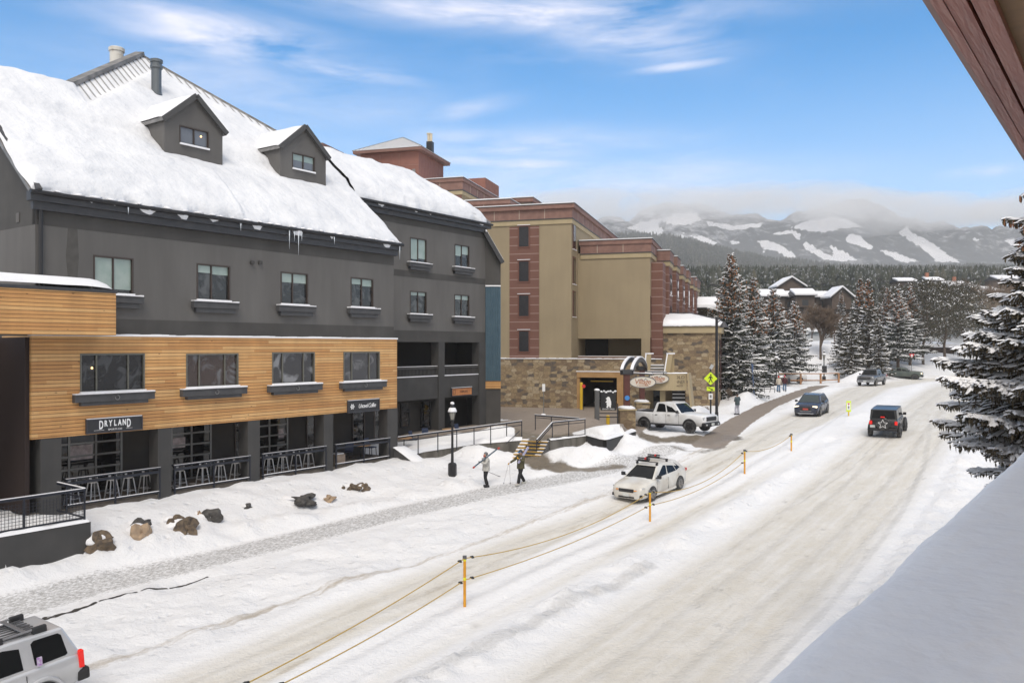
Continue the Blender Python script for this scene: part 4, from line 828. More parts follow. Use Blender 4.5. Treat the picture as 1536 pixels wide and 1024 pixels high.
slots = [(108, 1), (139, 1), (168, 1), (193, 1), (218, 1), (270, 2), (304, 2), (330, 2), (354, 2), (403, 3), (424, 3), (444, 3), (463, 3)]
names = {1: 'in the nearest bay under the DRYLAND sign', 2: 'in the second bay', 3: 'in the third bay'}; ordn = ['first', 'second', 'third', 'fourth', 'fifth']; cnt = {1: 0, 2: 0, 3: 0}
for px, b_ in slots:
    o = proto if k_ == 0 else copy_tree(proto); k_ += 1; u = F1P(px, .75)
    p = F1.w(u, .75, 0); o.location = p; o.rotation_euler = (0, 0, F1.a+random.uniform(-.15, .15)); o['label'] = 'grey metal bar stool, %s from the left %s' % (ordn[cnt[b_]], names[b_]); cnt[b_] += 1
# cafe furniture
BLUE = mat('blue_chair', (.02,.032,.075), .5); TW = mat('table_wood', (.42,.24,.11), .5, col2=(.5,.3,.15), scale=5)
def table(u, d, r, lab):
    p = F1.w(u, d, 0); t = thing('cafe_table', lab, 'table', p, F1.a, 'round cafe tables'); mb = MB(); mb.lathe([(r, .72), (r, .75), (0.01, .752)], (0, 0, 0), 18); mb.build('table_top', TW, t)
    mb = MB(); mb.tube([(0, 0, .72), (0, 0, .05)], .03, 8); mb.build('stem', BLACK, t); mb = MB(); mb.lathe([(.25, 0), (.25, .03), (.03, .05)], (0, 0, 0), 12); mb.build('foot', BLACK, t)
def chair(u, d, rz_, lab, m=BLUE):
    p = F1.w(u, d, 0); t = thing('cafe_chair', lab, 'chair', p, F1.a+rz_, 'cafe chairs'); mb = MB(); mb.box((-.25, -.25, .42), (.25, .25, .47)); mb.build('seat', m, t, bevel=.02)
    mb = MB(); mb.prism([(-.25, .22, .5), (.25, .22, .5), (.24, .3, .95), (-.24, .3, .95)], (0, .04, 0)); mb.build('backrest', m, t, bevel=.02)
    for a, b in ((.21, .21), (.21, -.21), (-.21, .21), (-.21, -.21)): mb = MB(); mb.bar((a, b, .42), (a*1.1, b*1.1, 0), .03, .03); mb.build('leg', BLACK, t)
ub1 = F1P(541, 1.3); table(ub1, 1.3, .55, 'round wooden table behind the coffee bay rail'); chair(F1P(556, 1.9), 1.9, .2, 'blue chair right of the table in the coffee bay'); chair(F1P(521, 1.6), 1.6, 2.8, 'blue chair left of the table in the coffee bay')
p_ = F1P(606, 1.8); table(p_, 1.8, .5, 'round orange-edged table just right of the last wood-bay pillar'); chair(F1P(622, 2.6), 2.6, .3, 'blue chair by the shop window in the first wing bay'); chair(F1P(641, 3.0), 3.0, -.3, 'blue chair farther along in the first wing bay')
chair(F1P(690, 3.2), 3.2, .1, 'dark blue chair in the doorway bay behind the lamp post'); table(F1P(673, 3.0), 3.0, .45, 'round table in the doorway bay under the orange sign')
t = fthing('planter_box', 'small pale wood planter box beside the fourth pillar', 'planter', F1); u = F1P(507, .5); mb = MB(); mb.box((u-.28, .25, 0), (u+.28, .75, .55)); mb.build('box_body', mat('pale_wood', (.22,.17,.13), .8, col2=(.28,.22,.17), scale=4), t, bevel=.01); mb = MB(); mb.box((u-.24, .29, .552), (u+.24, .71, .62)); mb.build('snow_cap', SNOWF, t, bevel=.03)
# sloping wing wall at the end of the wood facade
t = fthing('sloping_wall', 'dark grey sloping wall with a thick snow cap at the end of the terrace', 'wall', F1)
us = F1P(590, 0); ue2 = us+.95; mb = MB()
pr_ = [(us, .0, .55), (us, -2.35, -.62), (us, -2.35, -1.8), (us, .0, -1.8)]; mb.prism(pr_, (.95, 0, 0)); mb.build('wall_body', PILL, t, bevel=.02)
mb = MB(); n = 12; vs = []
for j in range(n+1):
    for i in range(6):
        f = j/n; u = us-.03+1.01*i/5; e = math.sin(math.pi*min(max(i/5, .02), .98))**.4; h = .17*e*(min(1, f*5+.3))*(min(1, (1-f)*6+.15))*(1+.3*noise.noise(Vector((u*2, f*4, 0)))); vs.append((u, .02-2.42*f, .555-1.19*f+h))
mb.add(vs, [(j*6+i, j*6+i+1, (j+1)*6+i+1, (j+1)*6+i) for j in range(n) for i in range(5)]); mb.build('snow_cap', SNOW, t, smooth=True)
# ramp rail
t = thing('ramp_railing', 'long dark railing beside the ramp from the pillar to the stairs', 'railing', (0, 0, 0))
def HP(px, H, Y): return Vector(((px-CX)/FPX*Y, Y, CZ-H))
A_, B_ = HP(597, 5.05, 45.6), HP(783, 4.46, 49.2)
def lerpx(px):
    best = min((k/400 for k in range(401)), key=lambda f: abs((A_.lerp(B_, f)).x/(A_.lerp(B_, f)).y*FPX+CX-px)); return A_.lerp(B_, best)
railrun(t, [A_, B_], [lerpx(x) for x in (627, 657, 685, 711, 736, 760, 782.5)], 1.12, low=False, second=.22, rail=(.06, .08))
mb = MB(); mb.tube([HP(779, 5.02, 48.9), HP(759, 5.6, 47.4)], .025, 6); mb.build('hand_rail', NAVY, t)
def wallrun(name, lab, pts, tops, base, m, th=.33, sn=.12):
    t = thing(name, lab, 'wall', (0, 0, 0)); mb = MB(); n = len(pts); off = []
    for i in range(n):
        a = Vector(pts[max(i-1, 0)]); b = Vector(pts[min(i+1, n-1)]); d = (b-a).normalized(); off.append(Vector((-d.y, d.x))*th)
    for i in range(n-1):
        a, b = Vector(pts[i]), Vector(pts[i+1]); a2, b2 = a+off[i], b+off[i+1]; za, zb = CZ-tops[i], CZ-tops[i+1]
        mb.add([(a.x, a.y, base), (b.x, b.y, base), (b2.x, b2.y, base), (a2.x, a2.y, base), (a.x, a.y, za), (b.x, b.y, zb), (b2.x, b2.y, zb), (a2.x, a2.y, za)], [(0,1,5,4),(1,2,6,5),(2,3,7,6),(3,0,4,7),(4,5,6,7),(3,2,1,0)])
    mb.build('wall_body', m, t); snow_strip(t, [(pts[i][0]+off[i].x/2, pts[i][1]+off[i].y/2, CZ-tops[i]) for i in range(n)], th*1.25, sn); return t
wallrun('ramp_wall', 'streaked concrete wall below the ramp railing', WALLP, [6.12, 6.02, 5.75, 5.5], CZ-8, CONC, sn=.22)
wallrun('stair_wall', 'low concrete wall right of the yellow edged stairs', WALLQ[:2], [5.48, 5.42], CZ-8, CONC, sn=.07)
wallrun('planter_wall', 'dark grey angular planter wall heaped with snow', WALLQ[1:], [5.38, 5.38, 5.38], CZ-8, PILL, sn=.14)
# stairs
t = thing('stairs', 'short concrete stairs with yellow nosings and snow on the treads', 'stairs', (1.42, 48.2, CZ-5.52), math.atan2(-.38, .92))
mb = MB(); YEL = mat('yellow_nosing', (.62,.36,.03), .6, col2=(.42,.25,.05), scale=6); STC = mat('wet_step_concrete', (.05,.045,.04), .5, col2=(.10,.09,.08), scale=3)
for i in range(6):
    y1 = -.3*i; z = -.16*i; mb.box((-.82, y1-.3, z-2), (.82, y1-.002, z-.001*0)); 
mb.build('steps', STC, t)
for i in range(6):
    y1 = -.3*i; z = -.16*i; q = MB(); q.box((-.83, y1-.315, z-.035), (.83, y1-.24, z+.006)); q.build('nosing', YEL, t)
for i in range(6):
    y1 = -.3*i; z = -.16*i; q = MB(); w1 = -.84+.38+.1*random.random()
    q.box((-.84, y1-.235, z+.002), (w1, y1-.0, z+.09)); q.build('tread_snow', SNOWF, t, bevel=.03)
    q = MB(); q.box((.35+.2*random.random(), y1-.235, z+.002), (.82, y1-.01, z+.03)); q.build('tread_snow', SNOWF, t, bevel=.012)
t = thing('stair_railing', 'black double railing bending up the right side of the stairs', 'railing', (0, 0, 0))
q1, q2, q3 = HP(805, 5.35, 47.0), HP(828.5, 4.48, 48.5), HP(878, 4.42, 50.0)
railrun(t, [q1, q2, q3], [], 1.0, low=False, second=.17, rail=(.06, .07))
for p in (HP(805, 5.3, 47.0), HP(828.5, 4.48, 48.5), HP(853, 4.45, 49.2), HP(877.5, 4.42, 50)): mb = MB(); mb.bar(p, p-Vector((0, 0, 1.05)), .05, .05); mb.build('post', NAVY, t)
mb = MB(); mb.bar(q2-Vector((0, 0, .9)), q3-Vector((0, 0, .9)), .04, .04); mb.bar(HP(805, 6.2, 47), q2-Vector((0, 0, .85)), .04, .05); mb.build('bottom_rail', NAVY, t)
t = thing('plaza_railing', 'black railing at the back of the stair landing', 'railing', (0, 0, 0))
railrun(t, [HP(802, 4.42, 53), HP(869, 4.55, 52)], [HP(803, 4.42, 53), HP(827, 4.45, 52.6), HP(868, 4.5, 52)], 1.05, low=False, second=.14, rail=(.06, .09))
# ---------------------------------------------------------------- boulders in the snow bank
BR = [mat('brown_boulder', (.17,.125,.08), .9, col2=(.07,.055,.045), scale=5, bump=.8, bscale=9), mat('tan_boulder', (.40,.29,.19), .85, col2=(.27,.20,.14), scale=4, bump=.6, bscale=9), mat('grey_boulder', (.09,.085,.08), .9, col2=(.04,.037,.035), scale=4, bump=.8, bscale=8)]
BL = [(152, 823, .62, .42, 0, 'brown jagged boulder beside the end of the low grey wall'), (212, 789, .52, .22, 2, 'grey flat boulder above the pale tan one'), (211, 806, .52, .46, 1, 'pale tan rounded boulder low in the snow bank'), (261, 786, .5, .26, 0, 'narrow brown slab of rock left of the dark boulder'),
      (276, 796, .72, .46, 0, 'largest brown boulder in the middle of the bank'), (315, 776, .6, .36, 2, 'dark grey boulder, upper right of the near cluster'), (372, 759, .3, .14, 2, 'small dark stone poking out of smooth snow'), (452, 751, .95, .28, 2, 'wide black hollow rock right of the near cluster'),
      (493, 747, .5, .22, 1, 'grey tan rock just right of the wide black one'), (533, 727, .6, .26, 0, 'brown ledge of rock below the coffee bay'), (548, 732, .36, .3, 0, 'round brown boulder at the end of the rock ledge'), (515, 728, .14, .16, 0, 'tiny brown stone below the coffee bay'), (299, 771, .2, .16, 1, 'small tan stone above the large brown boulder')]
def bankY(px, py):
    t_, q = ray(px, py); Ys = np.linspace(22, 60, 1500); d = CZ+q*Ys-ground_np(t_*Ys, Ys); i = int(np.argmax(d < 0)); return Ys[i]
for k, (px, py, wd, hh, mi, lab) in enumerate(BL):
    Y = bankY(px, py); x = (px-CX)/FPX*Y; wd *= 1.3; hh *= 1.45; p = Vector((x, Y, gz(x, Y)-hh*.04)); t = thing('boulder', lab, 'boulder', p, random.uniform(0, 3), 'boulders in the snow bank')
    mb = MB(); mb.blob((0, 0, 0), .5, 3, .42, (wd*1.05, wd*.85, hh*1.25), 1.5, seed=k+1); mb.build('rock', BR[mi], t, smooth=False)
    r0 = t.rotation_euler[2]; off = Matrix.Rotation(-r0, 3, 'Z') @ Vector((-.813, .582, 0)); mb = MB(); mb.blob(off*wd*.42+Vector((0, 0, hh*.22)), .5, 3, .14, (wd*1.15, wd*1.15, hh*.75), 1.3, seed=k+31); mb.build('snow_cap', SNOW, t, smooth=True)
# ---------------------------------------------------------------- tan and brick hotel
hot = fthing('hotel', 'tan stucco hotel with red brown cornices, brick panels and stone base', 'building', F2)
def F2u(px, d): return F2.at(px, 500, d)[0]
def zat(fr, px, py, d): return fr.at(px, py, d)[1]
def cornice(parent, a0, a1, b0, b1, zt, h=1.25, ov=.35):
    """parapet band round a flat roof: projecting cap, panels with pale joints, thin tan line"""
    mb = MB(); mb.box((a0-ov, b0-ov, zt-.38), (a1+ov, b1+ov, zt)); mb.build('cornice_cap', REDC, parent)
    mb = MB(); mb.box((a0-ov-.06, b0-ov-.06, zt-.002), (a1+ov+.06, b1+ov+.06, zt+.05)); mb.build('flashing', TRIM, parent)
    mb = MB(); mb.box((a0-.12, b0-.12, zt-h), (a1+.12, b1+.12, zt-.381)); mb.build('cornice_panel', REDC, parent)
    mb = MB(); n = max(1, int((a1-a0)/2.4))
    for i in range(1, n+1): x = a1-.05-i*2.4; mb.box((x-.03, b0-.135, zt-h+.03), (x+.03, b0-.121, zt-.385))
    n = max(1, int((b1-b0)/2.4))
    for i in range(1, n): x = b0+i*2.4; mb.box((a1+.121, x-.03, zt-h+.03), (a1+.135, x+.03, zt-.385))
    mb.build('panel_joint', mat('pale_joint', (.4,.33,.27), .8), parent)
    mb = MB(); mb.box((a0-.16, b0-.16, zt-h-.08), (a1+.16, b1+.16, zt-h-.002)); mb.build('cornice_line', TRIM, parent)
    mb = MB(); mb.box((a0-.1, b0-.1, zt-h-.5), (a1+.1, b1+.1, zt-h-.082)); mb.build('tan_course', TANL, parent)
    mb = MB(); mb.box((a0-ov, b0-ov, zt+.051), (a1+ov, b1+ov, zt+.13)); mb.build('roof_snow', SNOWF, parent)
zs_ = zat(F2, 800, 538, 0); z1t = zat(F2, 857, 306, 0)
mb = MB(); mb.box((-14, 0, zs_), (0, 24, z1t-1.3)); mb.build('main_block', TAN, hot); cornice(hot, -14, 0, 0, 24, z1t)
ur0, ur1 = F2u(764.5, 0), F2u(808.7, 0)
mb = MB(); mb.box((ur0, -.05, zs_+.02), (ur1, -.002, z1t-1.85)); mb.build('brick_panel', REDP, hot)
LOUV = mat('black_louvre', (.012,.012,.014), .5, col2=(.02,.02,.024), scale=8)
for (y0, y1) in ((340, 370), (392, 422), (443, 474), (496.6, 527)):
    a, b, c, e = rect(F2, 778.7, 793, y0, y1, -.05); mb = MB(); ring(mb, a-.12, b+.12, c-.12, e+.12, -.1, -.051, .12); o = mb.build('louvre_window', mat('brick_surround', (.13,.05,.032), .7), hot)
    q = MB(); q.box((a, -.07, c), (b, -.052, e)); n = 9
    for i in range(n): z = c+(e-c)*(i+.5)/n; q.box((a, -.085, z-.015), (b, -.071, z+.02))
    q.build('louvre', LOUV, o); q = MB(); q.box((a-.15, -.16, e+.122), (b+.15, -.05, e+.17)); q.build('snow', SNOWF, o)
for (y0, y1) in ((335, 374), (385, 426), (436, 475)):
    mb = MB(); c, e = zat(F2, 860, y1, .9), zat(F2, 860, y0, .9); mb.box((.002, .55, c), (.06, 1.75, e)); o = mb.build('side_window', REDD, hot); q = MB(); q.box((.061, .68, c+.12), (.075, 1.62, e-.12)); q.build('pane', GLASSD, o)
    q = MB(); q.box((.0, .5, c-.05), (.16, 1.8, c-.002)); q.build('snow', SNOWF, o)
# second block, set back, with an open gallery at the bottom
B2 = 2.9; a2 = F2u(975, B2); z2t = zat(F2, 870, 362.5, B2); zg1 = zat(F2, 900, 507.7, B2); zg0 = zat(F2, 900, 538, B2); ag = F2u(962, B2)
mb = MB(); mb.box((.003, B2, zg1), (a2, B2+22, z2t-1.1)); mb.box((ag, B2, zg0-1), (a2, B2+1.0, zg1-.001)); mb.build('low_block', TAN, hot); cornice(hot, .38, a2, B2, B2+22, z2t, 1.15, .22)
mb = MB(); mb.box((.003, B2+4, zg0-1), (ag, B2+4.2, zg1)); mb.box((.003, B2, zg0-1), (ag, B2+4, zg0-.4)); mb.build('gallery_back', TAN, hot)
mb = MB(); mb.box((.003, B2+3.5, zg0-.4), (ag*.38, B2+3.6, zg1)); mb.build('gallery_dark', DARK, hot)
mb = MB(); mb.box((.01, B2+.02, zg0-.02), (ag-.002, B2+.3, zg0+.22)); mb.build('gallery_rail', mat('brown_rail', (.20,.115,.08), .6), hot); mb = MB(); mb.box((.01, B2+.0, zg0+.221), (ag, B2+.28, zg0+.27)); mb.build('rail_snow', SNOWF, hot)
# stone base with the garage mouth
SB_ = -.2; aE = F2u(992, SB_); g = rect(F2, 869.6, 925.6, 566, 611, SB_)
mb = MB(); wall_holes(mb, -14, aE, -1.2, zs_, SB_, [(g[0]-.25, g[1]+.55, -1.2, g[3]+.5)], .5); mb.quad((aE, SB_, -1.2), (aE, 4, -1.2), (aE, 4, zs_), (aE, SB_, zs_)); mb.quad((-14, SB_, zs_), (aE, SB_, zs_), (aE, B2, zs_), (-14, B2, zs_))
mb.build('stone_base', STONE, hot, fix=False)
mb = MB(); n = 70
for i in range(n): mb.box((-14+(aE+14)*i/n, SB_-.06, zs_+.002), (-14+(aE+14)*(i+1)/n, 0 if i*(aE+14)/n < 14 else .3, zs_+.06+.04*random.random()))
mb.build('base_snow', SNOWF, hot)
OCH = mat('ochre_portal', (.33,.19,.075), .7, col2=(.40,.24,.10), scale=1.5)
mb = MB(); mb.box((g[0]-.25, SB_-.12, g[3]), (g[1]+.85, SB_+.6, g[3]+.5)); mb.box((g[1], SB_-.12, -1.2), (g[1]+.6, SB_+.6, g[3]-.001)); mb.box((g[0]-.25, SB_-.04, -1.2), (g[0], SB_+.6, g[3]-.001)); mb.build('garage_portal', OCH, hot)
mb = MB(); mb.box((g[0]-.3, SB_-.16, g[3]+.501), (g[1]+.9, SB_+.1, g[3]+.57)); mb.build('portal_snow', SNOWF, hot)
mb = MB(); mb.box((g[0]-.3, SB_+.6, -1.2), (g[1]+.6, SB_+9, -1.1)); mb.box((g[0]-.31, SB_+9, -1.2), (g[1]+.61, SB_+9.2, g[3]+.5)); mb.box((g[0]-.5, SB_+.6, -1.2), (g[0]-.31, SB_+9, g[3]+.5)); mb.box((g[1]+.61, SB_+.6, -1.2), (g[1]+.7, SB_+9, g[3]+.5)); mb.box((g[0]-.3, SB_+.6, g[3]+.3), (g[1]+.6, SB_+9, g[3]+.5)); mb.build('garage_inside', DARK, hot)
YP = mat('yellow_paint', (.65,.42,.02), .5); mb = MB(); mb.box((g[0]+.7, SB_+1.5, g[3]-.45), (g[1]-.6, SB_+1.56, g[3]-.33)); mb.build('clearance_bar', YP, hot)
# brick bays along the street side
mb = MB(); mb.box((a2-3, B2+22.01, zs_-3), (a2-.2, 56, z2t-1.1)); mb.build('street_wall', REDP, hot)
bb = B2+1.2; 
mb = MB(); mb.box((a2+.001, B2+.9, zs_-1), (a2+1.05, B2+3.6, z2t-2.0)); mb.build('brick_corner', REDP, hot)
for k in range(6):
    b0 = B2+4.6+k*7.9; pr_ = 1.25; zt = z2t-.35-(.0 if k % 2 else .25)
    bw = F2; mb = MB(); mb.box((a2-.3, b0, -1), (a2+pr_, b0+3.6, zt-1.0)); o = mb.build('brick_bay', REDP, hot)
    cornice(o, a2-.3, a2+pr_, b0, b0+3.6, zt, .95, .14)
    for zf_ in (1.2, 4.4, 7.5, 10.6):
        if zf_+2 > zt-1.6: continue
        q = MB(); q.box((a2+pr_+.002, b0+.9, zf_), (a2+pr_+.05, b0+2.6, zf_+2.1)); w_ = q.build('bay_window', REDD, hot); q = MB(); q.box((a2+pr_+.051, b0+1.05, zf_+.12), (a2+pr_+.06, b0+2.45, zf_+1.98)); q.build('pane', GLASSD, w_); q = MB(); q.box((a2+pr_, b0+.85, zf_-.06), (a2+pr_+.14, b0+2.65, zf_-.002)); q.build('snow', SNOWF, w_)
    if k < 5:
        for zf_ in (1.2, 4.4, 7.5, 10.6):
            q = MB(); q.box((a2+.05-.25, b0+4.4, zf_), (a2-.13, b0+6.6, zf_+2.1)); q.build('recess_window', GLASSD, hot)
mb = MB(); mb.box((a2-3, B2+22, -1), (a2-.2+.0, B2+22.2, z2t-1.0)); mb.build('joint_wall', TAN, hot)
for zf_ in (4.2, 8.0):
    q = MB(); q.box((a2+.002, B2+.25, zf_), (a2+.04, B2+.85, zf_+2.2)); w_ = q.build('side_window', REDD, hot); q = MB(); q.box((a2+.041, B2+.32, zf_+.1), (a2+.05, B2+.78, zf_+2.1)); q.build('pane', GLASSD, w_)
af, bf = F2.inv(P(1043, 415, 125)); zf2 = zat(F2, 1036, 416, bf)
mb = MB(); mb.box((af-6, bf, -1), (af, bf+10, zf2-1)); mb.build('far_block', TAN, hot); cornice(hot, af-6, af, bf, bf+10, zf2, 1.2, .2)
q = MB(); q.box((af+.002, bf+1.5, zf2-6), (af+.05, bf+4, zf2-3)); q.build('side_window', REDD, hot)
# upper storeys and the hipped tower
def upper(px, py, Y, wl_, dp, ht, m, corn=True, name='upper_block', ch=1.1):
    a, b = F2.inv(P(px, py, Y)); zt = P(px, py, Y).z-F2.o.z; mb = MB(); mb.box((a-wl_, b, zt-ht), (a, b+dp, zt-(ch*.9 if corn else 0))); o = mb.build(name, m, hot)
    if corn: cornice(hot, a-wl_, a, b, b+dp, zt, ch, .25)
    return a, b, zt
upper(762.5, 299.5, 79, 7.5, 6, 12, TAN); upper(797, 297, 86, 8, 3, 9, TAN, ch=.5); a, b, zt = upper(692.7, 267, 87, 4.2, 17, 14, TAN, ch=1.25)
mb = MB(); mb.box((a-3.6, b-.05, zt-4.2), (a-.0, b-.002, zt-1.8)); mb.build('brick_panel', REDP, hot)
mb = MB(); mb.box((a-1.9, b-.1, zt-3.6), (a-.45, b-.051, zt-2.1)); o = mb.build('upper_window', TRIM, hot); q = MB(); q.box((a-1.8, b-.12, zt-3.5), (a-1.22, b-.101, zt-2.2)); q.box((a-1.14, b-.12, zt-3.5), (a-.55, b-.101, zt-2.2)); q.build('pane', PALEG, o)
upper(656.5, 271, 90, 6, 8, 12, REDC, ch=1.2)
REDM = mat('red_brown_metal', (.21,.085,.06), .6, col2=(.24,.10,.072), scale=2)
a, b, zt = upper(728, 266.5, 99, 2.4, 5.5, 8, REDM, False, 'plant_box')
mb = MB()
for i in range(8): mb.box((a+.002, b+.3+i*.65, zt-4), (a+.05, b+.36+i*.65, zt-.01))
mb.build('rib', REDC, hot)
a, b, zt = upper(628, 226, 95, 7.4, 7.9, 12, REDM, False, 'tower')
mb = MB()
for i in range(1, 3): mb.box((a-i*2.45-.03, b-.03, zt-6), (a-i*2.45+.03, b-.002, zt-.2))
for z_ in (1.6, 3.4): mb.box((a-7.4, b-.025, zt-z_-.03), (a, b-.001, zt-z_+.03))
for i in range(9): mb.box((a+.001, b+.4+i*.85, zt-9), (a+.03, b+.46+i*.85, zt-.1))
mb.build('tower_joint', mat('tower_joint_paint', (.28,.15,.115), .7), hot)
mb = MB(); mb.box((a-3.5, b-.06, zt-2.3), (a-2.9, b-.03, zt-1.7)); mb.box((a-1.9+1.1, b-.06, zt-3.6), (a-1.9+1.5, b-.03, zt-2.1)); mb.build('tower_vent', mat('vent_grey', (.2,.2,.2), .6), hot)
e0, e1, c0, c1_ = a-8.1, a+.65, b-.65, b+8.55; ap = Vector(((e0+e1)/2, (c0+c1_)/2, zt+2.75)); zt2 = zt+.15
mb = MB(); mb.prism([(e0, c0, zt), (e1, c0, zt), (e1, c1_, zt), (e0, c1_, zt)], (0, 0, .32)); mb.build('tower_eave', REDC, hot)
mb = MB(); q = [Vector((e0-.05, c0-.05, zt+.33)), Vector((e1+.05, c0-.05, zt+.33)), Vector((e1+.05, c1_+.05, zt+.33)), Vector((e0-.05, c1_+.05, zt+.33))]
for i in range(4): mb.quad(q[i], q[(i+1) % 4], ap)
mb.quad(*q[::-1]); o = mb.build('tower_roof', mat('thin_snow_roof', (.72,.73,.75), .6, col2=(.5,.5,.52), scale=3), hot)
mb = MB()
for i in range(4):
    mb.bar(q[i], ap, .1, .1)
for i in range(1, 22):
    f = i/22; p = q[0].lerp(q[1], f); k = 1-abs(2*f-1); mb.bar(p+Vector((0, 0, .02)), p+(Vector((p.x, ap.y, ap.z))-p)*k*.98+Vector((0, 0, .04)), .03, .05); p = q[1].lerp(q[2], f); mb.bar(p+Vector((0, 0, .02)), p+(Vector((ap.x, p.y, ap.z))-p)*k*.98+Vector((0, 0, .04)), .03, .05)
mb.build('roof_rib', mat('rib_grey', (.22,.22,.22), .6), hot)
mb = MB(); mb.box((a-.45, b+3.4, zt+.3), (a+.25, b+4.1, zt+1.9)); mb.build('chimney', BLACK, hot); mb = MB(); mb.lathe([(.2, 0), (.2, .9), (.28, .92), (.28, 1.05)], (a-.25, b+3.75, zt+1.9), 10); mb.lathe([(.15, 0), (.15, .9), (.2, .92)], (a+.1, b+3.6, zt+1.9), 10); mb.build('chimney_flue', mat('cream_flue', (.6,.52,.38), .6), hot)
u2 = upper(500, 222, 108, 3.5, 3, 5, REDC, False); upper(484, 214, 110, 2.5, 3, 5, REDC, False)
upper(556, 236, 92, 4, 5, 8, REDC, False)
# ---------------------------------------------------------------- stone lobby with a snowy hip roof
a7, b7 = F2.inv(P(992, 520, 76)); FL = Frame(P(992, 520, 76).x, 76, CZ-5.6, F2.a)
lob = fthing('stone_lobby', 'low stone clad building with a deep snow slab on its hip roof', 'building', FL)
aw = FL.at(1078, 500, 0)[0]; zt = FL.at(1030, 499.5, 0)[1]; ze_ = FL.at(1030, 489.5, 0)[1]
mb = MB(); mb.box((0, 0, -1), (aw, 9, zt)); mb.build('wall', STONE, lob)
mb = MB(); mb.box((-.15, -.2, zt+.002), (aw+.25, 9.3, ze_)); mb.build('fascia', TANL, lob); mb = MB(); mb.box((-.3, -.35, ze_+.001), (aw+.4, 9.4, ze_+.08)); mb.build('gutter', TRIM, lob)
mb = MB(); n = 26; m_ = 12; vs = []; rz0 = FL.at(1030, 470, 4)[1]
for j in range(m_+1):
    for i in range(n+1):
        u = -.3+(aw+.75)*i/n; v = -.4+8.5*j/m_; fu = min(1, (aw+.45-u)/3.2, (u+.3)/.4+.55); fv = min(1, (v+.4)/4.0); k = max(min(fu, fv), 0)
        z = ze_+.08+(rz0-ze_-.5)*k+.42*min(1, (v+.4)/.25+.15, (aw+.45-u)/.3+.1, (u+.3)/.2+.4)*(1+.15*noise.noise(Vector((u, v, 0)))); vs.append((u, v+.0, z))
mb.add(vs, [(j*(n+1)+i, j*(n+1)+i+1, (j+1)*(n+1)+i+1, (j+1)*(n+1)+i) for j in range(m_) for i in range(n)]); b0 = len(mb.v); mb.v += [(v[0], v[1]+.05, ze_+.04-.08*abs(noise.noise(Vector((v[0]*2, 1, 1))))) for v in vs[:n+1]]
for i in range(n): mb.f.append([i, b0+i, b0+i+1, i+1]); mb.m.append(0)
mb.build('roof_snow', SNOW, lob, smooth=True, fix=False)
mb = MB(); mb.bar((.2, 3.7, rz0+.06), (aw-2.9, 3.7, rz0+.06), .08, .08); mb.bar((aw-2.9, 3.7, rz0+.06), (aw+.3, -.3, ze_+.55), .08, .06); mb.build('roof_ridge', TRIM, lob)
for k in range(5):
    mb = MB(); mb.box((aw+.002, .9+k*1.6, 1.5), (aw+.06, 2.1+k*1.6, zt-.6)); mb.build('side_window', REDD if k % 2 else GLASSD, lob)
# ---------------------------------------------------------------- entrance canopy in front of the lobby
FK = Frame(P(967, 560, 68).x, 68, CZ-5.6, F2.a+.12)
kio = fthing('entrance_canopy', 'curved tan canopy with raised lettering and snow edged wing walls', 'canopy', FK)
w0 = FK.at(1030, 570, 0)[0]; za, zb_ = FK.at(1000, 560, 0)[1], FK.at(1000, 585, 0)[1]
mb = MB(); n = 12; pts = [(w0*i/n, -.55*math.sin(math.pi*i/n)) for i in range(n+1)]
for (x0, y0), (x1, y1) in zip(pts[:-1], pts[1:]): mb.prism([(x0, y0, zb_-.0), (x1, y1, zb_-.0), (x1, y1, za), (x0, y0, za)], (0, .25, 0))
mb.prism([(x, y+.2, za-.15) for x, y in pts]+[(w0, 3, za-.15), (0, 3, za-.15)], (0, 0, .12)); mb.build('fascia', TANL, kio)
mb = MB(); mb.prism([(w0+.01, -.2, za), (w0+.35, -.1, -.2), (w0+.7, 2.5, -.2), (w0+.3, 2.5, za)], (.16, .0, 0)); mb.build('side_wall', TANL, kio)
snow_strip(kio, [(x, y+.12, za+.01) for x, y in pts], .3, .07)
LB = mat('bronze_letters', (.10,.075,.045), .5)
text('lettering', [('GOLD', .36, (w0*.79, -.36, za-.3), Matrix.Rotation(.12, 4, 'Z') @ Matrix.Rotation(R(90), 4, 'X'), 1.1), ('RUNNER', .34, (w0*.79, -.36, za-.68), Matrix.Rotation(.12, 4, 'Z') @ Matrix.Rotation(R(90), 4, 'X'), .85), ('COASTER', .2, (w0*.80, -.36, za-1.0), Matrix.Rotation(.12, 4, 'Z') @ Matrix.Rotation(R(90), 4, 'X'), .9)], kio, LB)
for x in (FK.at(994, 600, .5)[0],): mb = MB(); mb.box((x-.22, .3, -.2), (x+.22, .8, zb_+.2)); mb.build('column', TANL, kio)
mb = MB(); mb.box((FK.at(969, 600, 2)[0], 2.2, -.2), (w0, 2.4, zb_+.2)); mb.build('back_wall', mat('tan_wall_painted_shade', (.22,.17,.10), .8), kio)  # back wall's darker tan has the canopy's shade mixed into its colour
mb = MB(); mb.box((FK.at(980, 600, 1.9)[0], 2.05, 0), (FK.at(990, 600, 1.9)[0], 2.19, 2.2)); mb.build('door', GLASSD, kio)
x0, x1 = FK.at(1008.5, 600, 1)[0], FK.at(1028, 600, 1)[0]; s = MB(); mb = MB()
for i in range(9): z = .1+i*.3; mb.box((x0, .5+i*.16, z-.3), (x1, .66+i*.16, z)); s.box((x0+.02, .49+i*.16, z+.002), (x1-.02, .64+i*.16, z+.08))
mb.build('steps', BLACK, kio); s.build('step_snow', SNOWF, kio)
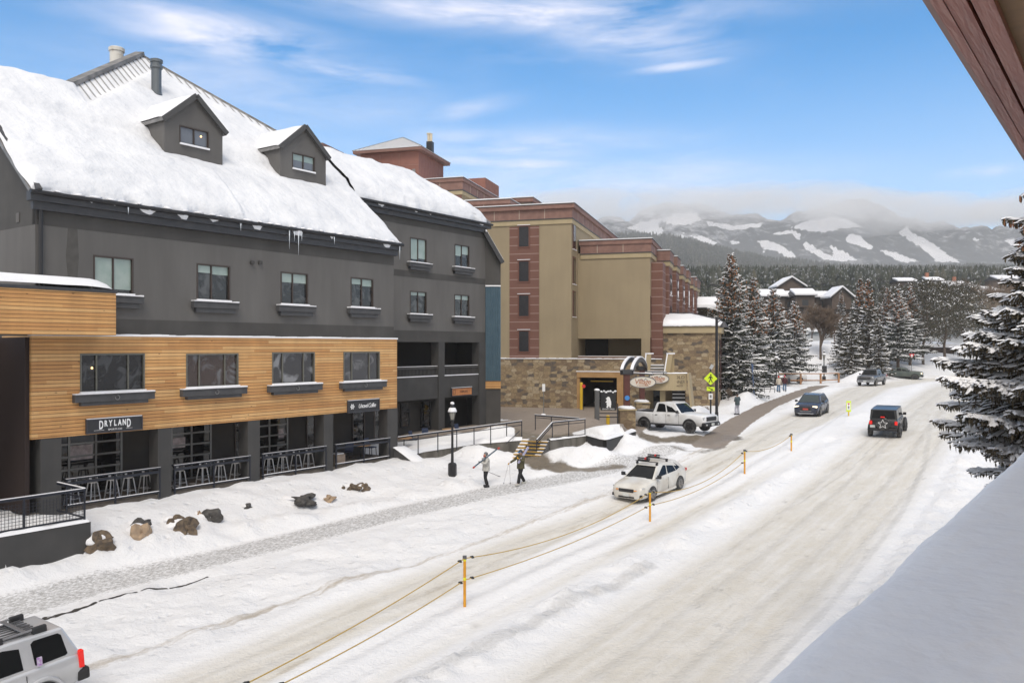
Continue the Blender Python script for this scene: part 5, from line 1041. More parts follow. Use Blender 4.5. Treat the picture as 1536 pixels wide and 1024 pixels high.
# the snow edged frame standing on the canopy
for x0, x1, xt, y0 in ((967.5, 972, 969.5, 531), (997, 1001, 1001.5, 531)):
    b_ = FK.at(x0, 560, .6); t2 = FK.at(xt, y0, .6); wd = .42; mb = MB(); mb.prism([(b_[0], .5, za), (b_[0]+wd, .5, za), (t2[0]+wd, .5, t2[1]), (t2[0], .5, t2[1])], (0, .9, 0)); mb.build('frame_post', TANL, kio)
    mb = MB(); mb.bar((b_[0]-.03, .52, za+.02), (t2[0]-.03, .52, t2[1]), .1, .1); mb.bar((t2[0], .5, t2[1]+.05), (t2[0]+.5, 1.0, t2[1]+.05), .3, .1); mb.build('frame_snow', SNOWF, kio)
xa, xb = FK.at(1001, 558, 1.2)[0], FK.at(1011.5, 558, 1.2)[0]; mb = MB(); mb.box((xa, 1.2, za), (xb, 2.0, FK.at(1005, 537, 1.2)[1])); mb.build('frame_wing', TANL, kio)
mb = MB(); xl, xr = FK.at(971.5, 552, .8)[0], FK.at(996, 552, .8)[0]
for py in (549, 553.5, 557.5): z = FK.at(985, py, .8)[1]; mb.box((xl, .8, z-.07), (xr, 1.6, z+.07))
mb.build('frame_slab', mat('weathered_grey_slab', (.2,.2,.2), .8), kio); mb = MB()
for py in (549, 553.5): z = FK.at(985, py, .8)[1]; mb.box((xl, .75, z+.072), (xr, 1.6, z+.13))
mb.build('slab_snow', SNOWF, kio)
# ---------------------------------------------------------------- arch with the village signs
arch = thing('street_arch', 'dark red steel columns on stone pedestals joined by a snowy double arch', 'arch', gp(940, 55.5))
o_ = arch.location; C1, C2 = P(940, 562, 55.5)-o_, P(963, 555.5, 67)-o_
for c, zb in ((C1, P(940, 612, 55.5).z-o_.z), (C2, P(963, 602, 67).z-o_.z)):
    mb = MB(); mb.box((c.x-.2, c.y-.2, zb), (c.x+.2, c.y+.2, c.z+.1)); mb.box((c.x-.26, c.y-.26, zb), (c.x+.26, c.y+.26, zb+.08)); mb.build('column', REDD, arch, bevel=.01)
    mb = MB(); mb.box((c.x-.53, c.y-.53, -1), (c.x+.53, c.y+.53, zb-.12)); mb.build('pedestal', STONE, arch)
    mb = MB(); mb.box((c.x-.6, c.y-.6, zb-.119), (c.x+.6, c.y+.6, zb-.03)); mb.build('pedestal_cap', TANL, arch); mb = MB(); mb.blob((c.x, c.y, zb+.02), .6, 2, .12, (1.05, 1.05, .3)); mb.build('snow_cap', SNOW, arch, smooth=True)
    mb = MB(); mb.box((c.x-.3, c.y-.3, c.z+.05), (c.x+.3, c.y+.3, c.z+.35)); mb.build('capital', TRIM, arch)
hd = (C2-C1); hd.z = 0; pn = Vector((hd.y, -hd.x, 0)).normalized()
for sd in (-.28, .28):
    pts = []; 
    for i in range(17): f = i/16; pts.append(C1.lerp(C2, f)+pn*sd*1.2+Vector((0, 0, .15+.80*math.sin(math.pi*f)**.7)))
    mb = MB()
    for a, b in zip(pts[:-1], pts[1:]): mb.bar(a, b, .22, .34)
    mb.build('arch_beam', TRIM, arch); mb = MB()
    for a, b in zip(pts[:-1], pts[1:]): mb.bar(a+Vector((0, 0, .21)), b+Vector((0, 0, .21)), .2, .09)
    mb.build('arch_snow', SNOWF, arch)
mb = MB(); mb.lathe([(.02, 0), (.17, .0), (.17, .03), (.02, .035)], C1+Vector((0, -.22, -1.55)), 14, Matrix.Rotation(R(90), 3, 'X').to_4x4()); mb.build('medallion', mat('blue_medallion', (.05,.22,.55), .4), arch)
CREAM = mat('cream_sign', (.62,.58,.50), .5); ORW = mat('rust_lettering', (.38,.12,.04), .5)
for nm, c, px, py, Y, lab in (('village_sign', C1, 964, 573, 55.5, 'cream oval sign reading Village hung from the nearer arch column'), ('village_sign', C2, 987, 568, 67, 'cream oval sign reading Village half hidden behind the nearer one')):
    p = P(px, py, Y); t = thing(nm, lab, 'sign', p, .0, 'oval village signs')
    mb = MB(); el_ = [(.88*math.cos(a), 0, .37*math.sin(a)) for a in [k*2*math.pi/28 for k in range(28)]]; mb.prism(el_, (0, .06, 0)); mb.build('board', CREAM, t)
    mb = MB(); mb.tube([(x*1.01, .0, z*1.02) for x, _, z in el_]+[(el_[0][0]*1.01, 0, 0)], .03, 5); mb.build('rim', mat('grey_rim', (.12,.12,.13), .5), t)
    text('lettering', [('Village', .5, (0, -.01, .02), None, .95, .15, .92), ('AT BRECKENRIDGE', .11, (0, -.01, -.24), None, .85)], t, ORW)
    mb = MB(); mb.prism([(-.5, -.01, -.03), (-.1, -.01, .25), (.05, -.01, .12), (.2, -.01, .27), (.5, -.01, 0), (.2, -.01, .2), (.05, -.01, .05), (-.1, -.01, .17)], (0, .008, 0)); mb.build('mountain_mark', mat('mark_grey', (.25,.25,.27), .5), t)
    ax = (c+o_).x-p.x; mb = MB(); mb.bar((ax, 0, .62), (.75, 0, .52), .07, .09); mb.tube([(-.45, 0, .5), (-.45, 0, .33)], .03, 5); mb.tube([(.45, 0, .5), (.45, 0, .33)], .03, 5); mb.tube([(ax, 0, -.7), (ax*.8, 0, -.45), (-.75, 0, -.35)], .025, 5); mb.build('bracket', TRIM, t)
    mb = MB(); mb.bar((ax+.1, 0, .675), (.7, 0, .59), .07, .04); mb.build('snow_cap', SNOWF, t)
# ---------------------------------------------------------------- post and bear sign in the planter
p = gp(895.5, 53.5); p.z = CZ-5.2; zt = P(895, 585, 53.5).z; t = thing('bollard_post', 'thick grey square post with a snow cap rising from the planter', 'post', p); mb = MB(); mb.box((-.15, -.15, -.6), (.15, .15, zt-p.z)); mb.build('shaft', mat('post_grey', (.085,.085,.085), .6), t, bevel=.02); mb = MB(); mb.blob((0, 0, zt-p.z+.02), .2, 2, .1, (1, 1, .45)); mb.build('snow_cap', SNOW, t, smooth=True)
p = P(912.5, 614, 54.2); t = thing('bear_sign', 'black hanging sign with a white standing bear above pale lettering', 'sign', p, -.05)
W = 1.02; H = 1.12; mb = MB(); mb.box((-W/2, 0, -.05), (W/2, .07, H)); mb.build('board', BLACK, t)
bear = [(-.10,.16),(-.02,.16),(0,.25),(.05,.3),(.09,.17),(.19,.16),(.17,.25),(.2,.42),(.19,.62),(.14,.78),(.11,.9),(.03,.98),(-.06,.97),(-.1,.9),(-.17,.86),(-.17,.8),(-.1,.78),(-.13,.66),(-.2,.58),(-.17,.53),(-.1,.55),(-.12,.42),(-.09,.3),(-.15,.22)]
mb = MB(); mb.prism([(x*.95, -.012, y*.9-.03) for x, y in bear], (0, .01, 0)); mb.build('bear_emblem', WHITE, t)
text('lettering', [('GRAVITY HAUS', .13, (0, -.012, .03), None, .9)], t, WHITE)
mb = MB()
for k in range(7): mb.blob((-.45+k*.15, .03, H+.06+.05*math.sin(k*2.2)), .1, 1, .3, (1, .8, .7), seed=k)
mb.build('snow_cap', SNOW, t, smooth=True)
mb = MB(); mb.bar((-.6, .03, -.25), (W/2+.15, .03, -.25), .05, .06); mb.bar((-.6, .03, -.5), (W/2+.15, .03, -.5), .05, .06); mb.bar((W/2+.1, .03, -1), (W/2+.1, .03, .4), .06, .06); mb.bar((-.62, .03, -1), (-.62, .03, H), .06, .06); mb.build('sign_frame', NAVY, t)
# parking sign by the stone wall, yellow bollards
p = F2.w(-9.5, -3, 0); Yq = 70; p = gp(815.5, 66); t = thing('parking_sign', 'small white sign on a thin post against the stone wall', 'sign', p); mb = MB(); mb.tube([(0, 0, -.2), (0, 0, 2.6)], .03, 6); mb.build('post', ALU, t); mb = MB(); mb.box((-.12, -.05, 1.95), (.12, -.03, 2.55)); mb.build('plate', WHITE, t); mb = MB(); mb.blob((0, 0, 0), .28, 2, .2, (1, 1, .6)); mb.build('snow_foot', SNOW, t, smooth=True)
for px, Y, h_, lab in ((872, 72.5, 2.4, 'tall yellow bollard at the left of the garage mouth'), (912, 58, .7, 'short yellow bollard below the bear sign')):
    t = thing('bollard', lab, 'bollard', gp(px, Y), 0, 'yellow bollards'); mb = MB(); mb.lathe([(.13, -.3), (.13, h_-.06), (.09, h_-.01), (.02, h_)], (0, 0, 0), 10); mb.build('shaft', YP, t, smooth=False)
t = thing('stop_paddle', 'tiny red and white round sign inside the garage mouth', 'sign', gp(875.5, 71.5)); mb = MB(); mb.tube([(0, 0, 0), (0, 0, 2.0)], .02, 5); mb.build('post', BLACK, t); mb = MB(); mb.lathe([(.02, 0), (.16, 0), (.16, .03), (.02, .03)], (0, 0, 2.1), 12, Matrix.Rotation(R(90), 4, 'X')); mb.build('disc', mat('sign_red', (.55,.03,.03), .5), t)
# ---------------------------------------------------------------- vehicles
def paint(name, c, c2=None, rough=.3, metal=0): return mat(name, c, rough, metal, col2=c2, scale=1.2, coat=.25, contrast=(.4,.75))
TYRE = mat('snowy_tyre', (.02,.02,.02), .85, col2=(.10,.10,.10), scale=6); RIMS = mat('alloy_rim', (.28,.27,.26), .35, metal=.7); RIMD = mat('black_rim', (.02,.02,.022), .4)
PLAST = mat('black_plastic', (.018,.018,.02), .6); CHROME = mat('chrome_trim', (.45,.46,.48), .2, metal=.9); HEADL = mat('headlamp_lens', (.45,.47,.48), .1, coat=1); AMB = mat('amber_lens', (.75,.30,.06), .3)
HEADON = mat('lit_headlamp', (1,.84,.58), .2, emit=1.5); TAILON = mat('lit_tail_lamp', (.8,.015,.01), .25, emit=.12); TAILR = mat('red_tail_lens', (.45,.015,.015), .25, coat=1); PLATE = mat('licence_plate', (.5,.52,.5), .5, col2=(.62,.64,.62), scale=9); PLATER = mat('red_plate', (.5,.08,.06), .5)
def wheel(t, x, y, r, wd, rim, sgn):
    Mx = Matrix.Rotation(R(90), 4, 'X'); mb = MB(); mb.lathe([(r*.62, -wd/2), (r*.93, -wd/2), (r, -wd/2+.03), (r, wd/2-.03), (r*.93, wd/2), (r*.62, wd/2)], (x, y, r), 22, Mx); o = mb.build('wheel', TYRE, t, smooth=False)
    q = MB(); q.lathe([(r*.64, 0), (r*.66, .012), (r*.58, .02), (r*.56, .004), (.03, .002)], (x, y-sgn*(-wd/2-.0), r), 20, Matrix.Rotation(R(-90*sgn), 4, 'X'))
    for k in range(5):
        a = k*2*math.pi/5+.3; c, s = math.cos(a), math.sin(a); q.bar((x+c*.05, y+sgn*(wd/2+.018), r+s*.05), (x+c*r*.6, y+sgn*(wd/2+.012), r+s*r*.6), .05, .028)
    q.lathe([(.055, 0), (.05, .03), (.01, .032)], (x, y+sgn*wd/2, r), 10, Matrix.Rotation(R(-90*sgn), 4, 'X')); q.build('rim', rim, o)
def face_pt(Q, u, v): a = Q[0].lerp(Q[1], u); b = Q[3].lerp(Q[2], u); return a.lerp(b, v)
def panel(mb, Q, poly, off=.006):
    n = (Q[1]-Q[0]).cross(Q[3]-Q[0]).normalized(); pts = [face_pt(Q, u, v)+n*off for u, v in poly]; mb.prism([p-n*.012 for p in pts], n*.012)
def make_car(name, label, cat, x, y, hx, hy, S, group=None):
    L_, W_, H_ = S['L']/2, S['W']/2, S['H']; wr = S['r']; wx = S['wb']/2; n_ = math.hypot(hx, hy); hx, hy = hx/n_, hy/n_
    zf, zr = gz(x+hx*wx, y+hy*wx), gz(x-hx*wx, y-hy*wx); z0 = S.get('z', (zf+zr)/2); pit = 0 if 'z' in S else math.atan((zf-zr)/(2*wx))
    t = thing(name, label, cat, (x, y, z0), math.atan2(hy, hx), group); t.rotation_euler = (0, -pit, math.atan2(hy, hx))
    P_ = S['paint']; st = S['body']; vs = []; ring_ = []
    for fx, zl, zt, fw in st:
        X = fx*L_; hw = fw*W_; h = zt-zl
        sec = [(0, zl), (hw*.86, zl), (hw*.965, zl+.07), (hw*.995, zl+h*.42), (hw, zl+h*.62), (hw*.975, zt-.10), (hw*.93, zt-.025), (hw*.80, zt), (hw*.4, zt+S.get('crown', .03)), (0, zt+S.get('crown', .03))]
        full = [(X, yy, zz) for yy, zz in sec]+[(X, -yy, zz) for yy, zz in sec[-2:0:-1]]; ring_.append(len(full)); vs += full
    m = ring_[0]; n = len(st); mb = MB(); mb.add(vs, [(i*m+k, i*m+(k+1) % m, (i+1)*m+(k+1) % m, (i+1)*m+k) for i in range(n-1) for k in range(m)]+[tuple(range(m))[::-1], tuple((n-1)*m+k for k in range(m))])
    body = mb.build('body', P_, t, smooth=True)
    zb = S['belt']-.03; cb = S['cab']; Bf, Tf, Tr, Br = [c*L_ for c in cb]; wb_, wt = S['cw'][0]*W_, S['cw'][1]*W_; zt = H_
    c8 = [Vector((Bf, -wb_, zb)), Vector((Bf, wb_, zb)), Vector((Br, wb_, zb)), Vector((Br, -wb_, zb)), Vector((Tf, -wt, zt-.05)), Vector((Tf, wt, zt-.05)), Vector((Tr, wt, zt-.04)), Vector((Tr, -wt, zt-.04))]
    mid = (Tf+Tr)/2; mb = MB(); mb.add(c8+[Vector((mid, -wt, zt-.01)), Vector((mid, wt, zt-.01)), Vector((mid, 0, zt+.02)), Vector((Tf, 0, zt-.05)), Vector((Tr, 0, zt-.04))], [(0,1,5,11,4),(2,3,7,12,6),(1,2,6,9,5),(3,0,4,8,7),(5,9,10,11),(9,6,12,10),(12,7,8,10),(10,8,4,11),(3,2,1,0)])
    cab = mb.build('cabin', S.get('roofm', P_), t, bevel=.045)
    for p in cab.data.polygons: p.use_smooth = False
    Qf = [c8[0], c8[1], c8[5], c8[4]]; Qr = [c8[2], c8[3], c8[7], c8[6]]; Ql = [c8[1], c8[2], c8[6], c8[5]]; Qg = [c8[3], c8[0], c8[4], c8[7]]
    if S.get('ws', 1): mb = MB(); panel(mb, Qf, [(.05,.06),(.95,.06),(.93,.93),(.07,.93)]); mb.build('windscreen', CARG if not S.get('wsm') else S['wsm'], t)
    mb = MB(); panel(mb, Qr, [(.07,.12),(.93,.12),(.90,.90),(.10,.90)]); mb.build('rear_window', CARG, t)
    for Q, flip in ((Ql, False), (Qg, True)):
        for poly in S['wins']:
            pl = [((1-u) if flip else u, v) for u, v in poly]; pl = pl[::-1] if flip else pl
            mb = MB(); panel(mb, Q, pl); mb.build('side_window', CARG, t)
    for sx_ in (1, -1):
        for sy_ in (1, -1):
            X = sx_*wx+S.get('wo', 0); ar = wr*1.16; mb = MB(); yy = sy_*(W_*.995+.0); pts = [(X+ar*math.cos(a), yy, wr+ar*math.sin(a)) for a in [R(-14+k*208/16) for k in range(17)]]
            mb.prism(pts, (0, sy_*.012, 0)); mb.build('wheel_arch', PLAST, t)
            if S.get('flare'):
                mb = MB(); 
                mb.tube([Vector(a)+Vector((0, sy_*.02, 0)) for a in pts[1:-1]], S['flare']*.48, 6)
                mb.build('arch_flare', S.get('flarem', PLAST), t)
            wheel(t, X, sy_*(W_-.10+S.get('out', 0)), wr, .24, S.get('rim', RIMS), sy_)
    for poly, m_ in S.get('lamps', ()):
        for sy_ in (1, -1):
            mb = MB(); pl = [Vector((fx*L_, sy_*yy, zz)) for fx, yy, zz in poly]; mb.prism([p-Vector((.05, sy_*.02, 0)) for p in pl], (.075, sy_*.03, 0)); mb.build('headlight', m_, t)
    # door gaps and handles
    for sy_ in (1, -1):
        mb = MB()
        for fx in S.get('gaps', ()): mb.bar((fx*L_, sy_*(W_*.998), S['belt']-.1), (fx*L_, sy_*(W_*.985), st[5][1]+.12), .012, .014)
        mb.build('door_gap', PLAST, t)
        for fx in S.get('handles', ()): mb = MB(); mb.box((fx*L_-.1, sy_*(W_*.985), S['belt']-.19), (fx*L_+.08, sy_*(W_*.985+.03), S['belt']-.155)); mb.build('door_handle', S.get('hm', P_), t)
        mx_ = Bf-.28*(Bf-Tf)-.02; mb = MB(); mb.box((mx_-.07, sy_*(wb_-.02), S['belt']+.02), (mx_+.05, sy_*(W_+.04), S['belt']+.07)); mb.box((mx_-.08, sy_*(W_+.0), S['belt']), (mx_+.05, sy_*(W_+.19), S['belt']+.17)); mb.build('mirror', S.get('mirror', PLAST), t, bevel=.03)
        mb = MB(); mb.box((-wx+wr*1.1, sy_*(W_*.93), st[5][1]-.01), (wx-wr*1.1, sy_*(W_*.985), st[5][1]+.09)); mb.build('sill', PLAST if S.get('darksill', 1) else P_, t)
    for (nm, b0, b1, m_, bv) in S.get('parts', ()):
        mb = MB(); mb.box(b0, b1); mb.build(nm, m_, t, bevel=bv)
        if b0[1] > 0 and b1[1] > 0: mb = MB(); mb.box((b0[0], -b0[1], b0[2]), (b1[0], -b1[1], b1[2])); mb.build(nm, m_, t, bevel=bv)
    return t
# dirty white hatchback
WH = paint('dirty_white_paint', (.66,.65,.61), (.46,.42,.36)); L = 2.23
hatch = dict(lamps=[([(.995,.40,.59),(.955,.70,.60),(.88,.86,.72),(.90,.80,.745),(.975,.46,.66)], HEADL), ([(1.0,.42,.59),(.985,.56,.595),(.982,.54,.635),(.995,.42,.63)], AMB)], L=4.46, W=1.79, H=1.50, r=.33, wb=2.67, belt=.96, paint=WH, crown=.05,
    body=[(1.0,.24,.50,.62),(.985,.20,.62,.78),(.95,.19,.72,.89),(.86,.19,.80,.965),(.66,.19,.88,.995),(.44,.19,.94,1),(0,.19,.97,1),(-.5,.2,1.0,1),(-.78,.22,1.03,.985),(-.92,.26,1.0,.94),(-.985,.32,.88,.86),(-1.0,.40,.72,.78)],
    cab=(.50,.12,-.66,-.93), cw=(.93,.66), wins=[[(.10,.10),(.40,.12),(.40,.90),(.27,.90)],[(.43,.12),(.70,.14),(.70,.90),(.43,.90)],[(.72,.15),(.88,.30),(.80,.88),(.72,.90)]], gaps=(.40,-.08,-.55), handles=(-.02,-.50), darksill=0,
    parts=[('grille', (L*.972,-.40,.50), (L*1.004,.40,.66), PLAST, .02), ('lower_intake', (L*.98,-.42,.24), (L*1.012,.42,.32), PLAST, .01), ('licence_plate', (L*1.0,-.16,.32), (L*1.02,.16,.45), PLATE, 0),
        ('fog_recess', (L*.93,.58,.28), (L*.985,.80,.42), PLAST, .02), ('tail_light', (-L*.985,.60,.82), (-L*.93,.84,.96), TAILR, .02), ('roof_bar_foot', (.20,.50,1.46), (.32,.58,1.57), PLAST, .01), ('roof_bar_foot', (-.75,.50,1.46), (-.63,.58,1.59), PLAST, .01)])
car = make_car('hatchback_car', 'dirty white hatchback with roof rack driving toward the viewer', 'car', 6.75, 39.9, -.64, -.77, hatch)
mb = MB(); mb.tube([(.26, -.62, 1.60), (.26, .62, 1.60)], .022, 6); mb.build('roof_bar', PLAST, car); mb = MB(); mb.tube([(-.69, -.62, 1.61), (-.69, .62, 1.61)], .022, 6); mb.build('roof_bar', PLAST, car)
for x0 in (.26, -.69): mb = MB(); mb.box((x0-.06, -.5, 1.63), (x0+.06, .15, 1.69)); mb.box((x0-.05, -.5, 1.72), (x0+.05, .18, 1.78)); mb.build('ski_clamp', PLAST, car, bevel=.02); mb = MB(); mb.box((x0-.055, -.1, 1.70), (x0+.055, -.02, 1.79)); mb.build('clamp_button', mat('red_button', (.6,.04,.04), .5), car)
# white crew cab pickup
WP = paint('white_truck_paint', (.72,.73,.74), (.55,.54,.52)); L = 2.93
def pickup(P_, L=5.86, W=2.03, H=1.97, r=.42, grm=PLAST, rim=RIMD, bump=PLAST, flare=.10, lamp=HEADL):
    l = L/2
    return dict(L=L, W=W, H=H, r=r, wb=L*.61, wo=.10, belt=1.28, paint=P_, crown=.04, rim=rim, flare=flare, hm=PLAST,
    body=[(1.0,.55,1.02,.80),(.985,.50,1.12,.90),(.95,.46,1.17,.96),(.80,.44,1.21,.99),(.52,.44,1.26,1),(.36,.44,1.28,1),(0,.44,1.28,1),(-.33,.44,1.28,1),(-.36,.44,1.27,1),(-.70,.46,1.29,1),(-.97,.50,1.30,.985),(-1.0,.52,1.29,.95)],
    cab=(.42,.19,-.28,-.345), cw=(.94,.73), wins=[[(.12,.10),(.47,.10),(.47,.90),(.33,.90)],[(.52,.10),(.88,.10),(.86,.90),(.52,.90)]], gaps=(.36,.02,-.33), handles=(.10,-.24),
    parts=[('grille', (l*.985,-.62,.80), (l*1.012,.62,1.08), grm, .03), ('grille_bar', (l*1.01,-.60,.93), (l*1.02,.60,.97), bump, .005), ('front_bumper', (l*.93,-W*.47,.45), (l*1.035,W*.47,.72), bump, .05), ('headlight', (l*.93,.66,.90), (l*.995,.93,1.07), lamp, .02), ('fog_light', (l*1.02,.66,.52), (l*1.04,.82,.62), HEADL, .01),
        ('licence_plate', (l*1.035,-.16,.52), (l*1.05,.16,.66), PLATE, 0), ('rear_bumper', (-l*1.03,-W*.46,.52), (-l*.97,W*.46,.74), bump, .03), ('tail_light', (-l*1.005,W*.42,.92), (-l*.95,W*.497,1.24), TAILR, .02), ('bed_floor', (-l*.96,-W*.43,1.20), (-l*.37,W*.43,1.335), PLAST, 0)])
sp = pickup(WP); make_car('pickup_truck', 'white crew cab pickup with black wheels pulling out of the driveway', 'truck', 11.05, 56.15, .72, -.69, sp)
# dark blue suv
NB = paint('dark_blue_paint', (.014,.02,.045), (.035,.04,.055), .25); L = 2.33
suv = dict(L=4.66, W=1.89, H=1.66, r=.37, wb=2.82, belt=1.05, paint=NB, crown=.05, gaps=(.38,-.06,-.5), handles=(0,-.46),
    body=[(1.0,.30,.62,.70),(.985,.24,.78,.84),(.95,.22,.87,.93),(.86,.22,.94,.98),(.64,.22,1.0,1),(.44,.22,1.04,1),(0,.22,1.06,1),(-.5,.24,1.08,1),(-.8,.26,1.09,.985),(-.93,.30,1.06,.95),(-.985,.36,.95,.88),(-1.0,.45,.8,.8)],
    cab=(.46,.14,-.74,-.93), cw=(.93,.66), wins=[[(.10,.10),(.42,.12),(.42,.88),(.28,.88)],[(.45,.12),(.72,.13),(.72,.88),(.45,.88)],[(.74,.14),(.88,.25),(.83,.86),(.74,.88)]], wsm=mat('grey_windscreen', (.05,.065,.07), .1, spec=.3),
    parts=[('grille', (L*.965,-.42,.46), (L*1.005,.42,.80), PLAST, .04), ('grille_surround', (L*1.0,-.44,.44), (L*1.012,.44,.475), CHROME, .005), ('headlight', (L*.925,.50,.74), (L*.985,.86,.86), HEADON, .03), ('licence_plate', (L*1.008,-.2,.56), (L*1.02,.2,.68), PLATER, 0), ('lower_trim', (L*.985,-.6,.24), (L*1.01,.6,.31), CHROME, .01), ('fog_recess', (L*.93,.62,.32), (L*.985,.86,.52), PLAST, .03), ('roof_rail', (-1.4,.58,1.63), (.2,.62,1.69), CHROME, .01)])
make_car('suv_car', 'dark blue SUV with headlights on coming up the street', 'car', 24.15, 66.0, -.53, -.85, suv)
# black off-roader seen from behind
BJ = paint('black_offroader_paint', (.012,.012,.013), (.03,.03,.03), .3); L = 2.05
jeep = dict(L=4.1, W=1.70, H=1.86, r=.41, wb=2.9, belt=1.20, paint=BJ, crown=.02, out=.10, flare=.16, rim=RIMD, gaps=(.28,-.12,-.50), handles=(-.04,-.44),
    body=[(1.0,.55,1.0,.72),(.97,.5,1.12,.78),(.85,.48,1.15,.82),(.5,.48,1.2,.92),(.42,.48,1.2,1),(.3,.48,1.2,1),(0,.48,1.2,1),(-.4,.48,1.2,1),(-.8,.48,1.2,1),(-.94,.5,1.2,1),(-.985,.52,1.2,.99),(-1.0,.56,1.18,.96)],
    cab=(.34,.24,-.97,-.985), cw=(.96,.88), wins=[[(.06,.14),(.33,.14),(.33,.90),(.11,.90)],[(.37,.14),(.63,.14),(.63,.90),(.37,.90)],[(.67,.14),(.96,.14),(.96,.90),(.67,.90)]],
    parts=[('rear_bumper', (-L*1.09,-.80,.48), (-L*1.0,.80,.66), PLAST, .03), ('tail_light', (-L*1.03,.66,.86), (-L*.99,.83,1.10), TAILON, .02), ('brake_light', (-L*1.17,-.12,1.36), (-L*1.12,.12,1.42), TAILON, .01), ('licence_plate', (-L*1.03,-.80,.68), (-L*1.02,-.48,.82), PLATE, 0)])
jeep['parts'][3] = ('licence_plate', (-L*1.03,.48,.66), (-L*1.02,.78,.82), PLATE, 0)
car = make_car('offroad_car', 'black boxy off-roader with a star flower spare wheel cover and red brake lights', 'car', 24.85, 54.2, .53, .85, jeep)
for o in [c for c in car.children if c.name.startswith('licence_plate')]:
    if sum(v.co.y for v in o.data.vertices) < 0: bpy.data.objects.remove(o)
My = Matrix.Rotation(R(-90), 4, 'Y'); mb = MB(); mb.lathe([(.05, -.02), (.37, -.0), (.40, .06), (.40, .2), (.36, .235), (.02, .24)], (-L*1.01, 0, .93), 24, My); sw = mb.build('spare_wheel', BJ, car)
mb = MB(); st5 = []
for k in range(10):
    a = math.pi/2+k*math.pi/5; r_ = .30 if k % 2 == 0 else .13; st5.append((-L*1.01-.252, r_*math.cos(a), .93+r_*math.sin(a)))
for a, b in zip(st5, st5[1:]+st5[:1]): mb.bar(a, b, .02, .022)
mb.build('star_emblem', WHITE, sw)
mb = MB(); mb.bar((-L*1.0, 0, 1.2), (-L*1.13, 0, 1.38), .06, .04); mb.build('lamp_stalk', PLAST, car)
# silver and green pickups in the distance
s2 = pickup(paint('graphite_paint', (.13,.13,.14), (.20,.20,.20), .3, .5), rim=RIMS, bump=CHROME, grm=PLAST, flare=0); make_car('pickup_truck', 'graphite grey pickup with chrome bumper driving toward the viewer', 'truck', 43.5, 99.1, -.62, -.785, s2)
s3 = pickup(paint('green_grey_paint', (.05,.07,.06), (.10,.115,.10), .35), L=5.4, W=1.91, H=1.80, lamp=HEADON, flare=.08); s3['z'] = CZ-4.78; make_car('pickup_truck', 'green grey pickup turning out from behind a snow heap', 'truck', 56.4, 118.6, .86, -.5, s3)
k4 = dict(hatch); k4['paint'] = paint('black_car_paint', (.012,.012,.013), None); k4['parts'] = hatch['parts'][:3]+hatch['parts'][6:7]; make_car('parked_car', 'black parked car half buried behind the walkers', 'car', 32.3, 102, -.9, .3, k4)
k5 = dict(suv); k5['paint'] = paint('white_car_paint', (.62,.62,.62), None); k5['parts'] = suv['parts'][:1]; k5['wsm'] = None; make_car('parked_car', 'white parked SUV beyond the black one by the wood fence', 'car', 35.8, 106.5, -.95, .2, k5)
# silver boxy suv at the lower left corner
SV = paint('silver_paint', (.50,.51,.53), (.60,.61,.63), .28, .35); L = 2.27; SVL = mat('dark_side_plastic', (.08,.08,.085), .5)
xt = dict(L=4.54, W=1.85, H=1.78, r=.37, wb=2.70, belt=1.10, paint=SV, crown=.03, flare=.12, flarem=SV, gaps=(.36,-.06,-.46), handles=(0,), hm=PLAST, mirror=SV, darksill=1,
    body=[(1.0,.45,.85,.82),(.985,.4,.95,.90),(.95,.38,1.0,.96),(.8,.36,1.03,.99),(.5,.36,1.08,1),(.42,.36,1.1,1),(0,.36,1.1,1),(-.5,.36,1.12,1),(-.84,.38,1.12,1),(-.95,.4,1.12,.985),(-.985,.42,1.1,.96),(-1.0,.46,1.0,.92)],
    cab=(.40,.16,-.86,-.985), cw=(.955,.76), wins=[[(.10,.10),(.33,.10),(.33,.88),(.20,.88)],[(.38,.10),(.61,.10),(.59,.88),(.38,.88)],[(.69,.12),(.69,.80),(.72,.88),(.93,.86),(.95,.78),(.92,.14),(.90,.10),(.71,.08)]],
    parts=[('rear_bumper', (-L*1.06,-.92,.42), (-L*.93,.92,.70), PLAST, .06), ('tail_light', (-L*1.005,.80,.74), (-L*.955,.935,1.14), TAILON, .015), ('roof_rail', (-1.55,.56,1.83), (.35,.62,1.88), mat('grey_rail', (.25,.25,.26), .4, metal=.6), .02),
        ('rail_foot', (-1.66,.53,1.74), (-1.35,.65,1.90), PLAST, .03), ('rail_foot', (-.75,.53,1.74), (-.5,.65,1.90), PLAST, .03), ('rail_foot', (.15,.53,1.74), (.45,.65,1.90), PLAST, .03)])
car = make_car('boxy_suv_car', 'silver boxy SUV with roof rack cut off at the lower left corner', 'car', -11.95, 17.75, -.60, -.80, xt)
for x0 in (-1.2, -.55, .15): mb = MB(); mb.box((x0-.05, -.58, 1.845), (x0+.05, .58, 1.875)); mb.build('cross_bar', MATS['grey_rail'], car, bevel=.01)
mb = MB()
for k in range(7): y0 = -.48+k*.16; mb.box((-1.55, y0-.03, 1.785), (.4, y0+.03, 1.80))
mb.build('roof_rib', SVL, car)
mb = MB(); mb.box((-1.38, .9, 1.13), (-1.28, .94, 1.32)); mb.build('sticker', mat('purple_sticker', (.35,.15,.45), .5, col2=(.6,.6,.65), scale=14), car)
